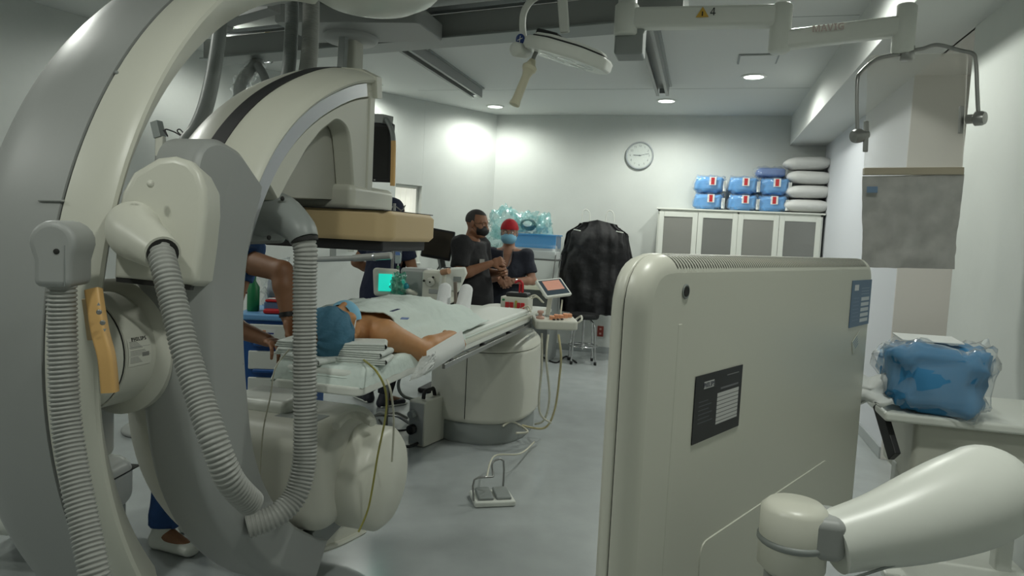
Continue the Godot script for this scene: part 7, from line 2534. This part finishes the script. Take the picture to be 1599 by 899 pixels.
	for k in 3:
		put("lead", tube(spline([Vector3(-0.03 + 0.04 * k, 0.03, 0.085), Vector3(-0.05 + 0.05 * k, 0.008, 0.12), Vector3(-0.10 + 0.08 * k, 0.007, 0.17), Vector3(-0.16 + 0.12 * k, 0.007, 0.20)], 5), 0.005, 6).mesh(), [M.grey_mid, M.cable_yellow, M.cable_white][k], dv)
	var rt := thing("red_tube", "bent red tube standing on the amplifier box before the woman", "tube", dv.position + Vector3(0.02, 0.143, 0))
	put("bend", tube(spline([Vector3(0.02, 0.0, 0), Vector3(0.02, 0.06, 0), Vector3(0.005, 0.085, 0), Vector3(-0.02, 0.085, 0), Vector3(-0.04, 0.07, 0)], 5), 0.010, 10).mesh(), M.red, rt)
	put("stub", tube(PackedVector3Array([Vector3(0.0, 0.0, 0.01), Vector3(0.0, 0.07, 0.01)]), 0.007, 8).mesh(), M.red, rt)
	# boxed unit on the floor beside the pedestal
	var e0 := on_height(667, 686, 0.0)
	var pu := thing("power_unit", "grey boxed power unit with a black top handle on the floor beside the pedestal", "box", Vector3(e0.x + 0.025, 0, e0.z + 0.02), -0.20)
	put("case", rbox(Vector3(0.14, 0.33, 0.28), 0.01, 2).mesh(), M.cream_soft, pu, Vector3(0, 0.17, 0.04))
	put("front_plate", rbox(Vector3(0.12, 0.30, 0.008), 0.003, 1).mesh(), M.grey, pu, Vector3(0, 0.17, 0.182))
	put("handle", tube(spline([Vector3(0, 0.335, 0.10), Vector3(0, 0.385, 0.085), Vector3(0, 0.39, 0.0), Vector3(0, 0.385, -0.03), Vector3(0, 0.335, -0.05)], 5), 0.014, 10).mesh(), M.black, pu)
	for k in 2:
		put("socket", cyl(0.035 - 0.006 * k, 0.05, 18, 0.006).moved(Vector3.ZERO, Basis(Vector3.RIGHT, PI / 2)).mesh(), [M.black, M.grey_mid][k], pu, Vector3(-0.02, [0.13, 0.24][k], 0.185))
	var floor_cables := [
		[[[653, 625, 4.86], [630, 618, 4.75], [622, 600, 4.6], [632, 570, 4.4], [642, 556, 4.1]], M.grey_mid, "grey cable rising from the boxed power unit to the table's underside", 0.012],
		[[[655, 655, 4.84], [660, 680, 4.75], [648, 694, 4.6], [628, 696, 4.5], [600, 684, 4.7]], M.black, "black cable looping over the floor in front of the boxed power unit", 0.011],
		[[[648, 668, 4.8], [622, 672, 4.78], [600, 664, 5.0], [592, 655, 5.2]], M.black, "thin black cable lying on the floor from the power unit towards the sneakers", 0.008],
		[[[568, 562, 2.40], [588, 580, 2.24], [602, 610, 2.26], [602, 650, 2.3], [590, 710, 2.36], [576, 790, 2.42], [560, 830, 2.42]], M.cable_yellow, "thin green-yellow cable hanging over the head end of the table", 0.004],
		[[[604, 592, 2.25], [611, 615, 2.26], [615, 660, 2.4], [612, 720, 2.5]], M.cable_white, "thin cream cable hanging beside the green-yellow one at the table's head end", 0.004],
		[[[452, 545, 2.24], [430, 575, 2.2], [422, 620, 2.24], [410, 680, 2.3], [404, 780, 2.35], [400, 896, 2.55]], M.cable_white, "thin grey lead hanging from the towels down past the nearest hose", 0.003],
		[[[785, 665, 4.9], [798, 658, 5.0], [812, 664, 5.1], [824, 674, 5.0], [806, 676, 4.9]], M.cable_white, "white cable looped on the floor at the foot of the pedestal", 0.008],
		[[[845, 556, 99], [868, 566, 99], [884, 556, 99], [900, 566, 99]], M.black, "black cable curling on the floor between the table end and the stool", 0.010],
		[[[760, 745, 4.0], [772, 712, 4.3], [812, 708, 4.4], [834, 690, 4.9]], M.cable_white, "thin pale cable running over the floor from the foot pedal", 0.006]]
	for q in floor_cables:
		var pts := []
		for p in q[0]:
			var w := at(p[0], p[1], p[2])
			if w.y < q[3]: w = on_height(p[0], p[1], q[3])
			pts.append(w)
		tag(put("cable", tube(spline(pts, 8), q[3], 8).mesh(), q[1]), q[2], "cable")
	# foot pedal
	var fp := thing("foot_pedal", "white foot pedal with a thin wire guard on the floor before the pedestal", "pedal", on_height(768, 782, 0.0), 0.5)
	put("base", rbox(Vector3(0.24, 0.035, 0.20), 0.012, 2).mesh(), M.white_plastic, fp, Vector3(0, 0.018, 0))
	put("tread", rbox(Vector3(0.09, 0.03, 0.14), 0.01, 2).mesh(), M.grey_mid, fp, Vector3(-0.05, 0.045, 0.01), Vector3(0.12, 0, 0))
	put("tread", rbox(Vector3(0.09, 0.03, 0.14), 0.01, 2).mesh(), M.grey_mid, fp, Vector3(0.055, 0.045, 0.01), Vector3(0.12, 0, 0))
	put("wire_guard", tube(spline([Vector3(-0.12, 0.03, 0.06), Vector3(-0.12, 0.15, 0.05), Vector3(-0.02, 0.155, 0.03), Vector3(0.0, 0.155, 0.0), Vector3(0.0, 0.22, -0.03), Vector3(0.07, 0.22, -0.05), Vector3(0.08, 0.03, -0.07)], 3), 0.006, 8).mesh(), M.steel, fp)
	# wheeled base at the lower left
	var w0 := on_height(40, 880, 0.0)
	var wb := thing("wheeled_base", "white rounded wheeled equipment base low at the left edge", "base", Vector3(-2.80, 0, -2.45), 0.2)
	put("base_shell", rbox(Vector3(0.62, 0.26, 0.50), 0.09, 4).mesh(), M.white_plastic, wb, Vector3(0, 0.30, 0))
	put("seam", rbox(Vector3(0.624, 0.004, 0.504), 0.001, 1).mesh(), M.gap, wb, Vector3(0, 0.36, 0))
	put("upper_body", rbox(Vector3(0.50, 0.55, 0.38), 0.05, 3).mesh(), M.cream_soft, wb, Vector3(-0.04, 0.68, -0.04))
	for e in [-1.0, 1.0]:
		for f in [-1.0, 1.0]:
			put("caster_fork", rbox(Vector3(0.06, 0.12, 0.05), 0.01, 1).mesh(), M.grey, wb, Vector3(e * 0.24, 0.13, f * 0.18))
			put("caster_wheel", cyl(0.055, 0.035, 20, 0.008).moved(Vector3(-0.0175, 0, 0), Basis(Vector3.BACK, -PI / 2)).mesh(), M.dark, wb, Vector3(e * 0.24, 0.055, f * 0.18))
	# wire hook behind the sleeve
	var hk := thing("wire_hook", "bent wire hooks above the grey sleeve, against the white wall", "hook", at(272, 206, 4.2))
	var hz := hk.position
	put("wire", tube(spline([at(255, 203, 4.2) - hz, at(262, 213, 4.2) - hz, at(258, 202, 4.2) - hz, at(272, 206, 4.2) - hz, at(286, 214, 4.2) - hz], 5), 0.005, 6).mesh(), M.dark, hk)
	put("wire", tube(spline([at(286, 214, 4.2) - hz, at(277, 205, 4.2) - hz, at(281, 202, 4.2) - hz, at(290, 212, 4.2) - hz], 5), 0.005, 6).mesh(), M.dark, hk)
	put("pole", rod(at(247, 212, 4.22) - hz, Vector3(at(247, 240, 4.22).x, 0.03, -4.22) - hz, 0.02, 12).mesh(), M.steel, hk)
	put("holder", bar(at(244, 190, 4.22) - hz, at(250, 215, 4.22) - hz, 0.06, 0.06).mesh(), M.grey_mid, hk)
	put("bag", slab_px(241, 212, 254, 245, 4.2, 0.04, 0.01, 1).moved(-hz).mesh(), M.cream_soft, hk)
	put("pole_foot", cyl(0.22, 0.04, 24, 0.012).mesh(), M.grey, hk, Vector3(at(247, 240, 4.22).x, 0.0, -4.22) - hz)
